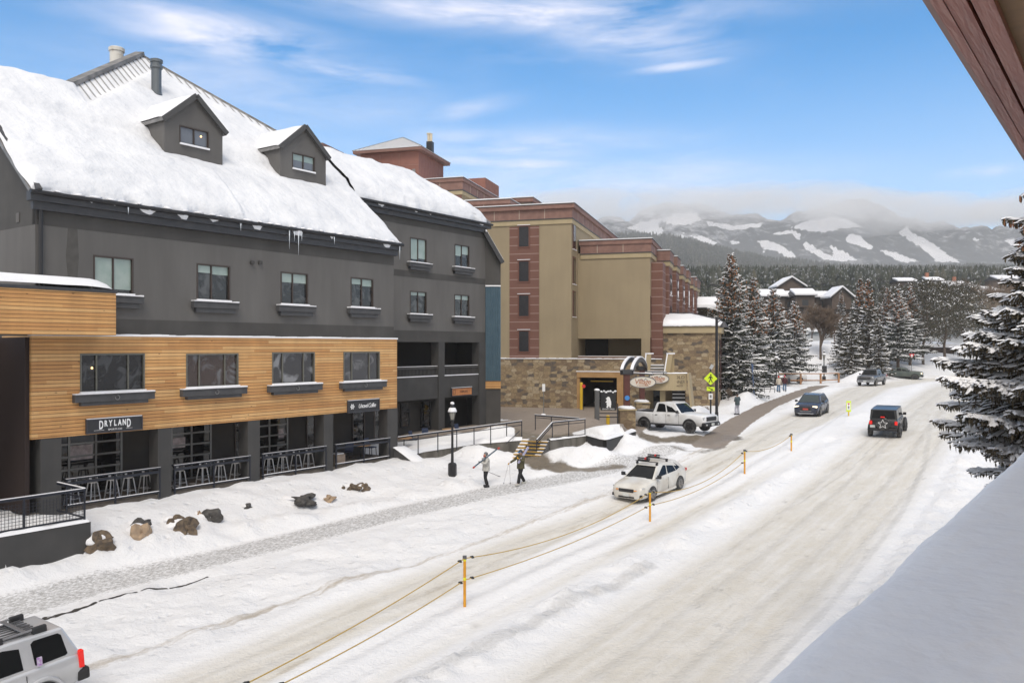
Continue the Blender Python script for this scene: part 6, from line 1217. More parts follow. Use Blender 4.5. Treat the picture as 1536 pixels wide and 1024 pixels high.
# ---------------------------------------------------------------- street furniture
def lantern(name, label, p, H, s=1.0, group=None, box=False):
    t = thing(name, label, 'street lamp', p, 0, group); g = BLACK
    mb = MB(); mb.lathe([(.20*s, -.3), (.20*s, .0), (.20*s, .48*s), (.17*s, .55*s), (.10*s, .58*s)], (0, 0, 0), 8); mb.build('base', g, t)
    mb = MB(); mb.lathe([(.07*s, .5*s), (.055*s, H*.6), (.05*s, H-.1), (.085*s, H-.08), (.085*s, H-.03), (.05*s, H), (.06*s, H+.06*s), (.10*s, H+.14*s), (.03*s, H+.16*s)], (0, 0, 0), 10); mb.build('pole', g, t)
    mb = MB(); mb.lathe([(.08*s, H+.15*s), (.15*s, H+.48*s)], (0, 0, 0), 8); mb.build('lantern_glass', mat('lantern_glass', (.30,.29,.25), .2, coat=.6), t)
    mb = MB()
    for k in range(8): a = k*math.pi/4; c, s_ = math.cos(a), math.sin(a); mb.bar((c*.085*s, s_*.085*s, H+.14*s), (c*.158*s, s_*.158*s, H+.49*s), .014, .014)
    mb.lathe([(.17*s, H+.48*s), (.20*s, H+.50*s), (.17*s, H+.58*s), (.09*s, H+.68*s), (.07*s, H+.74*s), (.10*s, H+.78*s), (.06*s, H+.86*s), (.01, H+.88*s)], (0, 0, 0), 12); mb.build('lantern_frame', g, t)
    mb = MB(); mb.lathe([(.21*s, H+.505*s), (.20*s, H+.56*s), (.15*s, H+.68*s), (.09*s, H+.70*s)], (0, 0, 0), 12); mb.build('snow_cap', SNOW, t, smooth=True); mb = MB(); mb.blob((0, 0, H+.90*s), .10*s, 2, .1, (1, 1, .7)); mb.build('snow_knob', SNOW, t, smooth=True)
    if box: mb = MB(); mb.box((-.28, -.3, H*.42), (.28, .0, H*.72)); mb.build('banner_box', g, t)
    return t
p = gp(678.5, 43.2); lantern('lamp_post', 'black lantern lamp post with snow cap standing in front of the ramp rail', p, P(678.5, 634, 43.2).z-p.z, 1.15)
p = gp(1236, 112); lantern('lamp_post', 'distant black lantern lamp post with a dark box on the snowy slope', p, max(P(1236, 546, 112).z-p.z, 3.0), 1.3, box=True)
p = gp(1164.5, 92); lantern('lamp_post', 'black lantern lamp post beneath the spruces near the two walkers', p, P(1164.5, 545, 92).z-p.z, 1.2)
# tall arm lamp beside the lobby
p = gp(1075, 59.5); t = thing('tall_lamp', 'tall black street light with a cone shade beside the stone lobby', 'street lamp', p); ht = P(1075, 476, 59.5).z-p.z
mb = MB(); mb.lathe([(.26, -.5), (.26, .03), (.14, .10), (.13, .8), (.11, .82), (.10, ht-.03), (.04, ht)], (0, 0, 0), 12); mb.build('pole', BLACK, t); zz = P(1080, 484, 59.5).z-p.z
mb = MB(); mb.tube([(0, 0, zz-.05), (.25, 0, zz+.18), (.55, 0, zz+.05)], .035, 6); mb.build('arm', BLACK, t); mb = MB(); mb.lathe([(.05, .1), (.12, 0), (.33, -.30), (.33, -.34), (.30, -.34)], (.52, 0, zz), 16); mb.build('shade', mat('dark_grey_shade', (.05,.05,.055), .5), t)
# pedestrian crossing sign
FY = mat('fluorescent_yellow', (.62,.80,.02), .5); p = gp(1066, 58.3); t = thing('crossing_sign', 'fluorescent yellow pedestrian crossing sign with arrow plate and solar lamp', 'sign', p, -.25)
z_ = lambda py: P(1066, py, 58.3).z-p.z
mb = MB(); mb.lathe([(.14, -.2), (.14, .12), (.06, .3), (.05, z_(552))], (0, 0, 0), 8); mb.build('post', BLACK, t)
def diamond(c, r): return [(0, -.09, c-r), (r, -.09, c), (0, -.09, c+r), (-r, -.09, c)]
zc = z_(567.5); mb = MB(); mb.prism(diamond(zc, .47), (0, .02, 0)); mb.build('diamond_plate', FY, t)
man = [[(-.02,.30),(.05,.30),(.07,.24),(.04,.19),(-.02,.20),(-.05,.25)], [(-.06,.17),(.06,.17),(.16,.02),(.13,-.01),(.05,.09),(.05,-.06),(.15,-.28),(.09,-.29),(0,-.08),(-.09,-.29),(-.16,-.28),(-.05,-.06),(-.06,.07),(-.13,0),(-.17,.03)]]
mb = MB()
for poly in man: mb.prism([(x, -.1, zc+y) for x, y in poly], (0, .008, 0))
mb.build('walking_figure', BLACK, t)
zc = z_(583); mb = MB(); mb.box((-.27, -.09, zc-.14), (.27, -.07, zc+.14)); mb.build('arrow_plate', FY, t); mb = MB(); mb.prism([(-.2, -.1, zc+.10), (-.12, -.1, zc+.10), (.08, -.1, zc-.02), (.08, -.1, zc+.05), (.2, -.1, zc-.09), (.02, -.1, zc-.1), (.05, -.1, zc-.06)], (0, .008, 0)); mb.build('arrow', BLACK, t)
mb = MB(); mb.box((-.14, -.09, z_(598.5)), (.14, -.07, z_(590))); mb.build('white_plate', WHITE, t); mb = MB(); mb.box((-.07, -.1, z_(596.5)), (.07, -.091, z_(592))); mb.build('plate_mark', mat('mark_grey2', (.2,.2,.2), .5), t)
mb = MB(); mb.bar((-.02, 0, z_(553)), (.14, .0, z_(547)), .16, .22); mb.build('solar_lamp', mat('pale_grey_lamp', (.4,.42,.43), .5), t)
# in-street crossing sign
p = gp(1273, 63.0); p.z += .1; t = thing('street_sign', 'small fluorescent yellow sign with red yield mark standing in the snow ridge', 'sign', p, -.3)
mb = MB(); mb.box((-.17, -.03, .22), (.17, .0, 1.05)); mb.build('panel', FY, t, bevel=.02); mb = MB(); mb.box((-.12, -.04, .36), (.12, -.031, .92)); mb.build('white_field', WHITE, t); mb = MB(); mb.prism([(-.09, -.05, .88), (.09, -.05, .88), (0, -.05, .72)], (0, .008, 0)); mb.build('red_triangle', MATS['sign_red'], t)
mb = MB()
for poly in man: mb.prism([(x*.4, -.05, .55+y*.4) for x, y in poly], (0, .008, 0))
mb.build('walking_figure', BLACK, t); mb = MB(); mb.tube([(0, 0, -.2), (0, 0, .25)], .05, 8); mb.build('foot', YP, t)
# lane divider posts and ropes
ORG = mat('orange_post', (.72,.33,.015), .5, col2=(.62,.27,.01), scale=5); YB = mat('yellow_band', (.80,.75,.02), .5); ROPE = mat('ochre_rope', (.46,.31,.09), .9)
tops = []; PP = [(697, 912, 833), (975, 782, 735), (1117, 712, 674), (1187, 677, 650)]
pl = ['nearest orange lane post standing in the ploughed ridge', 'second orange lane post, in front of the white hatchback', 'third orange lane post, right of the brown junction', 'farthest orange lane post in the rope line']
for (px, yb, yt), lb in zip(PP, pl):
    x, y = G(px, yb); p = Vector((x, y, gz(x, y))); t_, q = ray(px, yt); h = CZ+q*y-p.z; t = thing('lane_post', lb, 'post', p, 0, 'orange rope posts between the lanes')
    mb = MB(); mb.tube([(0, 0, -.2), (0, 0, h-.1)], .045, 10); mb.build('shaft', ORG, t)
    for f in (.55, .93): mb = MB(); mb.tube([(0, 0, h*f-.05), (0, 0, h*f+.04)], .048, 10); mb.build('band', YB, t)
    mb = MB(); mb.box((-.06, -.05, h-.1), (.06, .05, h)); mb.build('cap', mat('grey_clamp', (.10,.10,.11), .6), t); tops.append((p+Vector((0, 0, h-.08)), p+Vector((0, 0, h*.52))))
def rope(a, b, sag, lb, ext=None):
    t = thing('rope', lb, 'rope', a, 0, 'yellow ropes strung between the posts'); mb = MB(); n = 28; pts = []
    for i in range(n+1): f = i/n; q = a.lerp(b, f)-a; q.z -= sag*4*f*(1-f); pts.append(q)
    mb.tube(pts, .016, 5); mb.build('strand', ROPE, t)
    for f in (.03, .97): q = a.lerp(b, f)-a; mb = MB(); mb.blob(q-Vector((0, 0, sag*.1)), .045, 1, .3, (1.8, 1.8, 1)); mb.build('knot', PLAST, t)
x, y = 0, 0
na = Vector(((355-CX)/FPX*17.0, 17.0, P(355, 1032, 17).z)); nb = Vector(((410-CX)/FPX*17.2, 17.2, P(410, 1032, 17.2).z))
rope(na, tops[0][0], .12, 'upper rope running from the bottom edge to the nearest post'); rope(nb, tops[0][1], .10, 'lower rope running from the bottom edge to the nearest post')
rope(tops[0][0], tops[1][0], .45, 'upper rope between the nearest and second posts'); rope(tops[0][1], tops[1][1], .22, 'lower rope between the nearest and second posts')
rope(tops[1][0], tops[2][0], .62, 'upper rope between the second and third posts'); rope(tops[1][1], tops[2][1], .35, 'lower rope between the second and third posts')
rope(tops[2][0], tops[3][0], .32, 'upper rope between the third and farthest posts')
# wood fence, bench, hydrant marker
FW = mat('orange_brown_rail', (.30,.15,.07), .8, col2=(.38,.21,.11), scale=3); t = thing('wood_fence', 'low brown wooden rail fence across the snow beyond the walkers', 'fence', gp(1200, 105)); o_ = t.location
xs_ = [(1165, 572, 103), (1201, 572, 104), (1231, 572, 105), (1258, 571, 106)]; pts = [P(a, b, c)-o_ for a, b, c in xs_]
mb = MB()
for p in pts: mb = MB(); mb.bar(p-Vector((0, 0, .5)), p+Vector((0, 0, 1.0)), .2, .2); mb.build('post', FW, t)
for dz, nm in ((1.0, 'top_rail'), (.15, 'bottom_rail')):
    mb = MB()
    for a, b in zip(pts[:-1], pts[1:]): mb.bar(a+Vector((0, 0, dz)), b+Vector((0, 0, dz)), .12, .12)
    mb.build(nm, FW, t)
mb = MB()
for a, b in zip(pts[:-1], pts[1:]): mb.bar(a+Vector((0, 0, 1.09)), b+Vector((0, 0, 1.09)), .13, .05)
mb.build('rail_snow', SNOWF, t)
p = P(1151, 589, 84); t = thing('park_bench', 'small dark bench with curved arms on the snow bank left of the walkers', 'bench', p, .5)
for i in range(3): mb = MB(); mb.box((-.75, -.3+.16*i, .40), (.75, -.18+.16*i, .43)); mb.build('seat_slat', PLAST, t)
for i in range(3): mb = MB(); mb.box((-.75, .22+.05*i, .52+.14*i), (.75, .25+.05*i, .63+.14*i)); mb.build('back_slat', PLAST, t)
for x in (-.7, .7): mb = MB(); mb.tube([(x, .35, .95), (x, .2, .45), (x, -.3, .42), (x, -.32, 0)], .03, 6); mb.tube([(x, .25, .42), (x, .35, 0)], .03, 6); mb.tube([(x, .25, .66), (x, -.2, .68), (x, -.3, .42)], .025, 6); mb.build('leg', PLAST, t)
p = gp(1131.5, 80); t = thing('blue_post', 'thin blue post leaning in the snow bank beneath the spruces', 'post', p); mb = MB(); mb.bar((-.25, 0, 3.0), (0, 0, -.3), .10, .10); mb.build('shaft', mat('blue_post_paint', (.06,.10,.20), .6), t); mb = MB(); mb.box((-.28, -.03, 2.3), (-.1, .03, 2.9)); mb.build('plate', MATS['blue_post_paint'], t)
p = Vector((G(1513, 655)[0]*.72, G(1513, 655)[1]*.72, 0)); p = gp(1513, 36); t = thing('marker_post', 'dark marker post with an orange reflector behind the near spruce boughs', 'post', p); mb = MB(); mb.bar((0, 0, -.3), (0, 0, 2.3), .09, .09); mb.build('shaft', PLAST, t); mb = MB(); mb.box((-.11, -.07, 1.75), (.03, -.046, 2.25)); mb.build('reflector', ORG, t)
p = gp(1367.5, 124); t = thing('yield_sign', 'small red and white yield sign under the dark pines', 'sign', p); mb = MB(); mb.tube([(0, 0, -.3), (0, 0, 2.8)], .04, 6); mb.build('post', ALU, t); mb = MB(); mb.prism([(-.42, -.06, 3.0), (.42, -.06, 3.0), (0, -.06, 2.25)], (0, .03, 0)); mb.build('plate', MATS['sign_red'], t); mb = MB(); mb.prism([(-.2, -.07, 2.88), (.2, -.07, 2.88), (0, -.07, 2.5)], (0, .008, 0)); mb.build('white_field', WHITE, t)
# ---------------------------------------------------------------- people
def skin_mesh(nodes, edges, name, m, parent, sub=2, root=0):
    me = bpy.data.meshes.new(name); me.from_pydata([n[0] for n in nodes], edges, []); o = bpy.data.objects.new(name, me); sc.collection.objects.link(o)
    md = o.modifiers.new('skin', 'SKIN'); me.skin_vertices[0].data
    for i, n in enumerate(nodes): r = n[1]; me.skin_vertices[0].data[i].radius = (r, r) if isinstance(r, (int, float)) else r; me.skin_vertices[0].data[i].use_root = (i == root)
    md.use_smooth_shade = True; s = o.modifiers.new('s', 'SUBSURF'); s.levels = s.render_levels = sub
    bpy.context.view_layer.update(); me2 = bpy.data.meshes.new_from_object(o.evaluated_get(bpy.context.evaluated_depsgraph_get())); me2.materials.clear(); me2.materials.append(m)
    o.modifiers.clear(); o.data = me2; bpy.data.meshes.remove(me); o.parent = parent
    for p in me2.polygons: p.use_smooth = True
    return o
SKIN = mat('skin', (.45,.27,.19), .6)
def V(*a): return Vector(a)
def make_person(label, loc, rz_, s, jacket, trousers, hat, pose, boots=None, gloves=None, detail=True, group=None, hair=None, scarf=None):
    """local axes: -Y is the way the person faces, +X their left; s scales a 1.75 m figure; pose gives joint positions"""
    t = thing('person', label, 'person', loc, rz_, group); t.scale = (s, s, s)
    J = dict(pelvis=V(0,0,.95), waist=V(0,.01,1.08), chest=V(0,.0,1.30), neck=V(0,.0,1.47), head=V(0,-.02,1.60),
        shL=V(.18,0,1.42), elL=V(.25,.04,1.14), haL=V(.27,-.06,.88), shR=V(-.18,0,1.42), elR=V(-.25,.04,1.14), haR=V(-.27,-.06,.88),
        hiL=V(.10,0,.92), knL=V(.11,-.03,.50), anL=V(.12,.02,.10), hiR=V(-.10,0,.92), knR=V(-.11,-.03,.50), anR=V(-.12,.02,.10)); J.update({k: V(*v) for k, v in pose.items()})
    # one continuous body
    nodes = [(J['pelvis'], .08), (J['waist'], .08), (J['chest'], .10), (J['neck'], .055), (J['head']-V(0,0,.02), .07), (J['shL'], .05), (J['elL'], .038), (J['haL'], .026), (J['shR'], .05), (J['elR'], .038), (J['haR'], .026), (J['hiL']-V(0,0,.06), .05), (J['knL'], .04), (J['anL'], .034), (J['anL']+V(0,-.14,-.05), .034), (J['hiR']-V(0,0,.06), .05), (J['knR'], .04), (J['anR'], .034), (J['anR']+V(0,-.14,-.05), .034)]
    body = skin_mesh(nodes, [(0,1),(1,2),(2,3),(3,4),(2,5),(5,6),(6,7),(2,8),(8,9),(9,10),(0,11),(11,12),(12,13),(13,14),(0,15),(15,16),(16,17),(17,18)], 'body', SKIN, t, 1)
    # jacket and trousers follow it
    nodes = [(J['pelvis']-V(0,0,.155), .215), (J['pelvis']-V(0,0,.13), .21), (J['waist']+V(0,0,.02), .185), (J['chest'], .185), (J['neck']-V(0,0,.02), (.075,.075)), (J['shL'], .092), (J['elL'], .072), (J['haL']+(J['elL']-J['haL'])*.12, .05), (J['shR'], .092), (J['elR'], .072), (J['haR']+(J['elR']-J['haR'])*.12, .05)]
    skin_mesh(nodes, [(0,1),(1,2),(2,3),(3,4),(3,5),(5,6),(6,7),(3,8),(8,9),(9,10)], 'jacket', jacket, t, 2)
    nodes = [(J['pelvis']-V(0,0,.02), .08), (J['hiL']-V(.02,0,.12), .10), (J['knL'], .088), (J['anL']-V(0,0,.01), .088), (J['hiR']-V(-.02,0,.12), .10), (J['knR'], .088), (J['anR']-V(0,0,.01), .088)]
    skin_mesh(nodes, [(0,1),(1,2),(2,3),(0,4),(4,5),(5,6)], 'trousers', trousers, t, 2)
    for k in 'LR':
        a = J['an'+k]; mb = MB(); mb.prism([(a.x-.05, a.y+.09, a.z-.10), (a.x+.05, a.y+.09, a.z-.10), (a.x+.055, a.y-.17, a.z-.10), (a.x, a.y-.21, a.z-.10), (a.x-.055, a.y-.17, a.z-.10)], (0, 0, .10)); mb.build('boot', boots or BLACK, t, bevel=.025)
    h = J['head']; mb = MB(); mb.blob(h+V(0, 0, .01), .1, 3, .02, (.86, 1.0, 1.2)); mb.build('face', SKIN, t, smooth=True)
    mb = MB(); mb.blob(h+V(0, -.105, -.005), .018, 1, 0, (1, 1.3, 1.5)); mb.build('nose', SKIN, t)
    for x in (-.036, .036): mb = MB(); mb.blob(h+V(x, -.088, .022), .012, 1, 0); mb.build('eye', BLACK, t)
    mb = MB(); mb.box(h+V(-.025, -.1, -.05), h+V(.025, -.092, -.042)); mb.build('mouth', mat('lips', (.3,.1,.09), .6), t)
    mb = MB(); mb.blob(h+V(0, .015, .045), .108, 3, .02, (.92, 1.0, 1.05))
    mb.v = [(v[0], v[1] if not (v[1] < h.y-.04 and v[2] < h.z+.05) else max(v[1], h.y-.04), max(v[2], h.z-(.01 if not hair else .1))) for v in mb.v]; mb.build('hat' if not hair else 'hair', hat, t, smooth=True)
    for k, sgn in (('L', 1), ('R', -1)):
        ha, el_ = J['ha'+k], J['el'+k]; d = (ha-el_).normalized(); gm = gloves or SKIN; sd = d.cross(V(0, -1, 0)); sd = sd.normalized() if sd.length > .1 else V(1, 0, 0); up = sd.cross(d)
        mb = MB(); mb.blob(ha+d*.045, .045, 2, .05, (.8, .8, .8))
        for q in range(4):
            o0 = ha+d*.06+up*(.03-.02*q); l_ = (.055, .065, .06, .045)[q]; mb.tube([o0, o0+d*l_*.6+sd*.012*sgn, o0+d*l_*.75+sd*.04*sgn], .012, 5, .009)
        mb.tube([ha+d*.02+up*.035, ha+d*.05+up*.06+sd*.02*sgn, ha+d*.08+up*.05+sd*.04*sgn], .013, 5, .01); mb.build('glove' if gloves else 'hand', gm, t, smooth=True)
    return t, J
def pole(t, a, b):
    mb = MB(); a, b = Vector(a), Vector(b); mb.tube([a, b], .008, 5); mb.build('ski_pole_shaft', mat('pole_grey', (.3,.3,.31), .4, metal=.5), t); mb = MB(); d = (b-a).normalized(); mb.blob(b-d*.07, .04, 1, 0, (1, 1, .4)); mb.build('basket', BLACK, t)
cream = mat('cream_jacket', (.50,.49,.45), .85, col2=(.36,.35,.33), scale=14); blk = mat('black_trousers', (.010,.010,.012), .8); olive = mat('olive_jacket', (.085,.075,.035), .85, col2=(.06,.055,.028), scale=8)
xw, yw = G(729, 730); loc = Vector((xw, yw, gz(xw, yw)))
t, J = make_person('skier in cream jacket and grey beanie carrying blue skis on the shoulder', loc, R(-62), 1.0, cream, blk, mat('grey_beanie', (.10,.10,.11), .9, col2=(.16,.16,.17), scale=20), dict(elL=(.27,-.13,1.2), haL=(.12,-.36,1.27), elR=(-.27,.10,1.15), haR=(-.27,.03,.90), knL=(.10,-.10,.50), anL=(.10,.04,.10), anR=(-.10,.10,.10), knR=(-.1,-.0,.5)), gloves=BLACK)
mb = MB(); mb.box((-.06, -.125, 1.52), (.06, -.08, 1.585)); mb.build('face_cover', mat('red_face_cover', (.5,.05,.05), .7), t)
st_ = thing('skis', 'pair of dark blue skis on the shoulder of the cream jacketed skier', 'skis', loc, R(-62)); mb = MB(); a, b = V(.13, -.78, 1.02), V(.15, .68, 1.95); mb.bar(a, b, .10, .018); mb.bar(a+V(.0, .02, .035), b+V(0, .02, .035), .10, .018); mb.build('ski_pair', mat('blue_ski', (.03,.08,.13), .4, col2=(.10,.12,.14), scale=3), st_)
mb = MB(); mb.bar(a, a.lerp(b, .06), .102, .06); mb.bar(b.lerp(a, .08), b, .102, .06); mb.build('ski_tip', mat('red_tip', (.4,.07,.05), .5), st_)
mb = MB(); c_ = a.lerp(b, .42); mb.box(c_+V(-.04, -.12, .0), c_+V(.04, .0, .07)); mb.box(c_+V(-.04, .1, .11), c_+V(.04, .2, .18)); mb.build('binding', mat('silver_binding', (.3,.3,.3), .4), st_)
pt = thing('ski_poles', 'pair of ski poles held low behind the cream jacketed skier', 'ski poles', loc, R(-62)); pole(pt, (-.27,-.08,.86), (-.2,.86,.42)); pole(pt, (-.25,-.08,.86), (-.3,.98,.40))
xw, yw = G(781, 727); loc = Vector((xw, yw, gz(xw, yw)))
t, J = make_person('skier in olive jacket and blue goggles with yellow gloves and a pole in hand', loc, R(-50), 1.02, olive, blk, mat('dark_helmet', (.03,.035,.045), .5), dict(elR=(-.36,-.08,1.22), haR=(-.46,-.34,1.06), elL=(.30,-.05,1.20), haL=(.14,-.24,1.33), knL=(.12,-.18,.52), anL=(.12,-.26,.10), knR=(-.10,.08,.50), anR=(-.10,.34,.12)), gloves=mat('yellow_glove', (.62,.33,.02), .7), boots=mat('pale_boot', (.45,.44,.4), .6))
mb = MB(); mb.box((-.085, -.145, 1.60), (.085, -.08, 1.67)); mb.build('goggles', mat('blue_goggles', (.02,.18,.42), .15, coat=1), t, bevel=.02)
mb = MB(); mb.blob((.10, -.15, 1.25), .05, 1, .1, (1, .6, 1.2)); mb.build('white_patch', WHITE, t)
st_ = thing('skis', 'pale skis upright over the shoulder of the olive jacketed skier', 'skis', loc, R(-50)); mb = MB(); mb.bar((.12, -.28, 1.15), (.22, .30, 1.93), .10, .02); mb.bar((.13, -.25, 1.12), (.23, .33, 1.90), .10, .02); mb.build('ski_pair', mat('pale_ski', (.45,.45,.62), .4), st_)
pt = thing('ski_poles', 'pair of thin ski poles planted ahead of the olive jacketed skier', 'ski poles', loc, R(-50)); pole(pt, (-.48,-.38,1.1), (-.62,-.62,.02)); pole(pt, (-.46,-.36,1.1), (-.40,-.34,.02))
def gpos(px, py): x, y = G(px, py); return Vector((x, y, gz(x, y)+.0))
make_person('walker in teal grey coat and pale trousers on the sidewalk by the crossing sign', gpos(1106, 621.5), R(205), 1.0, mat('teal_coat', (.05,.075,.085), .8), mat('pale_trousers', (.42,.42,.48), .8), mat('dark_hair', (.03,.02,.015), .8), dict(elL=(.27,.02,1.2), haL=(.16,-.16,1.1), elR=(-.27,.02,1.2), haR=(-.16,-.16,1.1), knL=(.09,-.12,.5), anL=(.09,-.08,.10)), hair=True)
make_person('walker in cream top, blue jeans and red hat, left of the far pair', gpos(1168, 594), R(185), 1.0, mat('cream_top', (.5,.45,.38), .8), mat('blue_jeans', (.10,.17,.27), .85), mat('red_hat', (.65,.05,.03), .7), {})
make_person('walker in dark red vest and blue jeans with pink hat, right of the far pair', gpos(1177, 593), R(170), 1.0, mat('maroon_vest', (.06,.012,.018), .8), MATS['blue_jeans'], mat('pink_hat', (.6,.09,.16), .7), {})
# ---------------------------------------------------------------- trees
NEED = mat('spruce_needles', (.030,.040,.026), .8, col2=(.055,.06,.036), scale=2.5); NEEDB = mat('brown_green_needles', (.045,.042,.025), .8, col2=(.075,.065,.038), scale=2); NEEDN = mat('near_spruce_needles', (.045,.042,.028), .8, col2=(.10,.075,.042), scale=3)
BARK = mat('bark', (.085,.06,.045), .9, col2=(.13,.10,.08), scale=6); CONE = mat('rust_cones', (.23,.095,.04), .8, col2=(.32,.15,.07), scale=8); TSNOW = mat('bough_snow', (.86,.86,.87), .6, spec=.2)
ASPEN = mat('pale_aspen_bark', (.27,.22,.16), .9, col2=(.36,.31,.24), scale=4); TWIG = mat('brown_twigs', (.15,.105,.075), .9, col2=(.21,.155,.11), scale=3)
class Quads:
    def __init__(s): s.v = []; s.n = 0
    def strip(s, a, b, w, side, taper=.35, up=None):
        """leaf-shaped quad from a to b"""
        d = side*(w*.5); m = (a*.45+b*.55)
        s.v += [a-d*.4, m-d, b, m+d] if taper else [a-d, b-d, b+d, a+d]
    def build(s, name, m, parent):
        V_ = np.array(s.v, np.float32); n = len(V_)//4; me = bpy.data.meshes.new(name)
        me.vertices.add(len(V_)); me.vertices.foreach_set('co', V_.ravel()); me.loops.add(4*n); me.loops.foreach_set('vertex_index', np.arange(4*n, dtype=np.int32))
        me.polygons.add(n); me.polygons.foreach_set('loop_start', np.arange(0, 4*n, 4, dtype=np.int32)); me.polygons.foreach_set('loop_total', np.full(n, 4, np.int32)); me.update(); me.materials.append(m)
        o = bpy.data.objects.new(name, me); sc.collection.objects.link(o); o.parent = parent; return o
UPV = np.array([0, 0, 1.0])
def nrm(v): return v/(np.linalg.norm(v)+1e-9)
def spruce(name, label, H, Rb, rng, spacing=.42, nb=7, step=.28, wq=.13, snow=.6, cones=0, rib=True, snw=1.0, csz=1.6, jit=.4, shape=.85, hang=.5, needle=None, start=.10, droop=.22, zmin=None, azr=None, group=None, gap=0, rfun=None):
    t = thing(name, label, 'tree', (0, 0, 0), 0, group); g, sn, cn = Quads(), Quads(), Quads(); mb = MB(); mb.tube([(0, 0, -.5), (0, 0, H*.5), (0, 0, H*.99)], H*.017+.04, 8, .02); mb.build('trunk', BARK, t)
    z = H*start
    while z < H*.985:
        f = z/H; Rz = Rb*(1-f)**shape*(1.0+.16*rng.uniform(-1, 1))+.12; Rz = rfun(z)*.92*rng.uniform(.9, 1.08) if rfun else Rz; n_ = max(4, int(nb*(.55+.45*(1-f)))); a0 = rng.uniform(0, 6.28)
        if zmin is not None and z < zmin: z += spacing; continue
        for k in range(n_):
            a = a0+k*6.283/n_+rng.uniform(-.25, .25); L_ = Rz*rng.uniform(.72, 1.12)
            if L_ < .15 or (azr is not None and math.cos(a-azr) < .1): continue
            dr = np.array([math.cos(a), math.sin(a), 0]); sd = np.array([-math.sin(a), math.cos(a), 0]); up0 = .45*f*f; dp = droop*(1-f*.7)
            zz = z+rng.uniform(-jit, jit)*spacing; dp = droop*(1-f*.7)*rng.uniform(.6, 1.35)
            def sp(u): return dr*(L_*u)+UPV*(zz+L_*(up0*u-dp*u**1.4+.10*u**3))
            u = .10 if L_ > .8 else .05; st = step/max(L_, .3)
            # the bough's own centre line
            for q in range(3): g.strip(sp(q/3.), sp((q+1)/3.), wq*1.2, sd)
            if rib and rng.random() < snow+.15:
                m_ = max(3, int(L_/(step*1.8))); pa = None
                for q in range(m_+1):
                    c_ = sp(.12+.86*q/m_)+UPV*(wq*.45); w_ = wq*rng.uniform(.7, 1.7)*(1.15-.6*q/m_); cur = (c_-sd*w_-UPV*wq*.15, c_+UPV*wq*rng.uniform(.3, .7), c_+sd*w_-UPV*wq*.15)
                    if pa is not None and rng.random() < .88: sn.v += [pa[0], cur[0], cur[1], pa[1], pa[1], cur[1], cur[2], pa[2]]
                    pa = cur
            while u < 1:
                p = sp(u)
                for sg in (-1, 1):
                    l_ = (.40*L_*(1-u)**.8+.16+step*.35)*rng.uniform(.6, 1.1); d = nrm(dr*rng.uniform(.55, .9)+sd*sg*rng.uniform(.5, .9)-UPV*rng.uniform(.05, .35)); e = p+d*l_; s2 = nrm(np.cross(d, UPV)); s3 = nrm(np.cross(d, s2))
                    nn = max(1, int(l_/(step*1.25)))
                    for q in range(nn):
                        a_, b_ = p+d*l_*(q/nn-.04), p+d*l_*((q+1)/nn+.06)+rng.normal(0, .02, 3); g.strip(a_, b_, wq*rng.uniform(.8, 1.2), s2); g.strip(a_, b_-UPV*wq*.3, wq*rng.uniform(.7, 1.0), s3)
                        if rng.random() < hang: hl = rng.uniform(.4, 1.3)*(wq*1.9+.02*L_); m = (a_+b_)/2; g.strip(m, m-UPV*hl+rng.normal(0, .03, 3)*hl*2, wq*.8, nrm(dr*rng.normal()+sd*rng.normal()))
                        if rng.random() < snow: w_ = wq*rng.uniform(.55, 1.1)*snw; hgt = UPV*wq*.32*snw**.5; sn.v += [a_+hgt*.6-s2*w_*.5, b_+hgt*.5-s2*w_*.35, b_+hgt*1.2, a_+hgt*1.7]; sn.v += [a_+hgt*1.7, b_+hgt*1.2, b_+hgt*.5+s2*w_*.35, a_+hgt*.6+s2*w_*.5]
                    if cones and f > cones and rng.random() < .55:
                        m = p+d*l_*rng.uniform(.3, 1); cl = wq*rng.uniform(.9, 1.5)*csz; cn.strip(m, m-UPV*cl, wq*.45*csz, s2, 0); cn.strip(m, m-UPV*cl, wq*.45*csz, s3, 0)
                u += st*rng.uniform(.8, 1.2)
        z += spacing*rng.uniform(.8, 1.2)*(1-.45*f)*(1+gap*rng.random())
    g.build('crown', needle or NEED, t)
    if len(sn.v): sn.build('crown_snow', TSNOW, t)['kind'] = 'stuff'
    if len(cn.v): cn.build('cones', CONE, t)['kind'] = 'stuff'
    return t
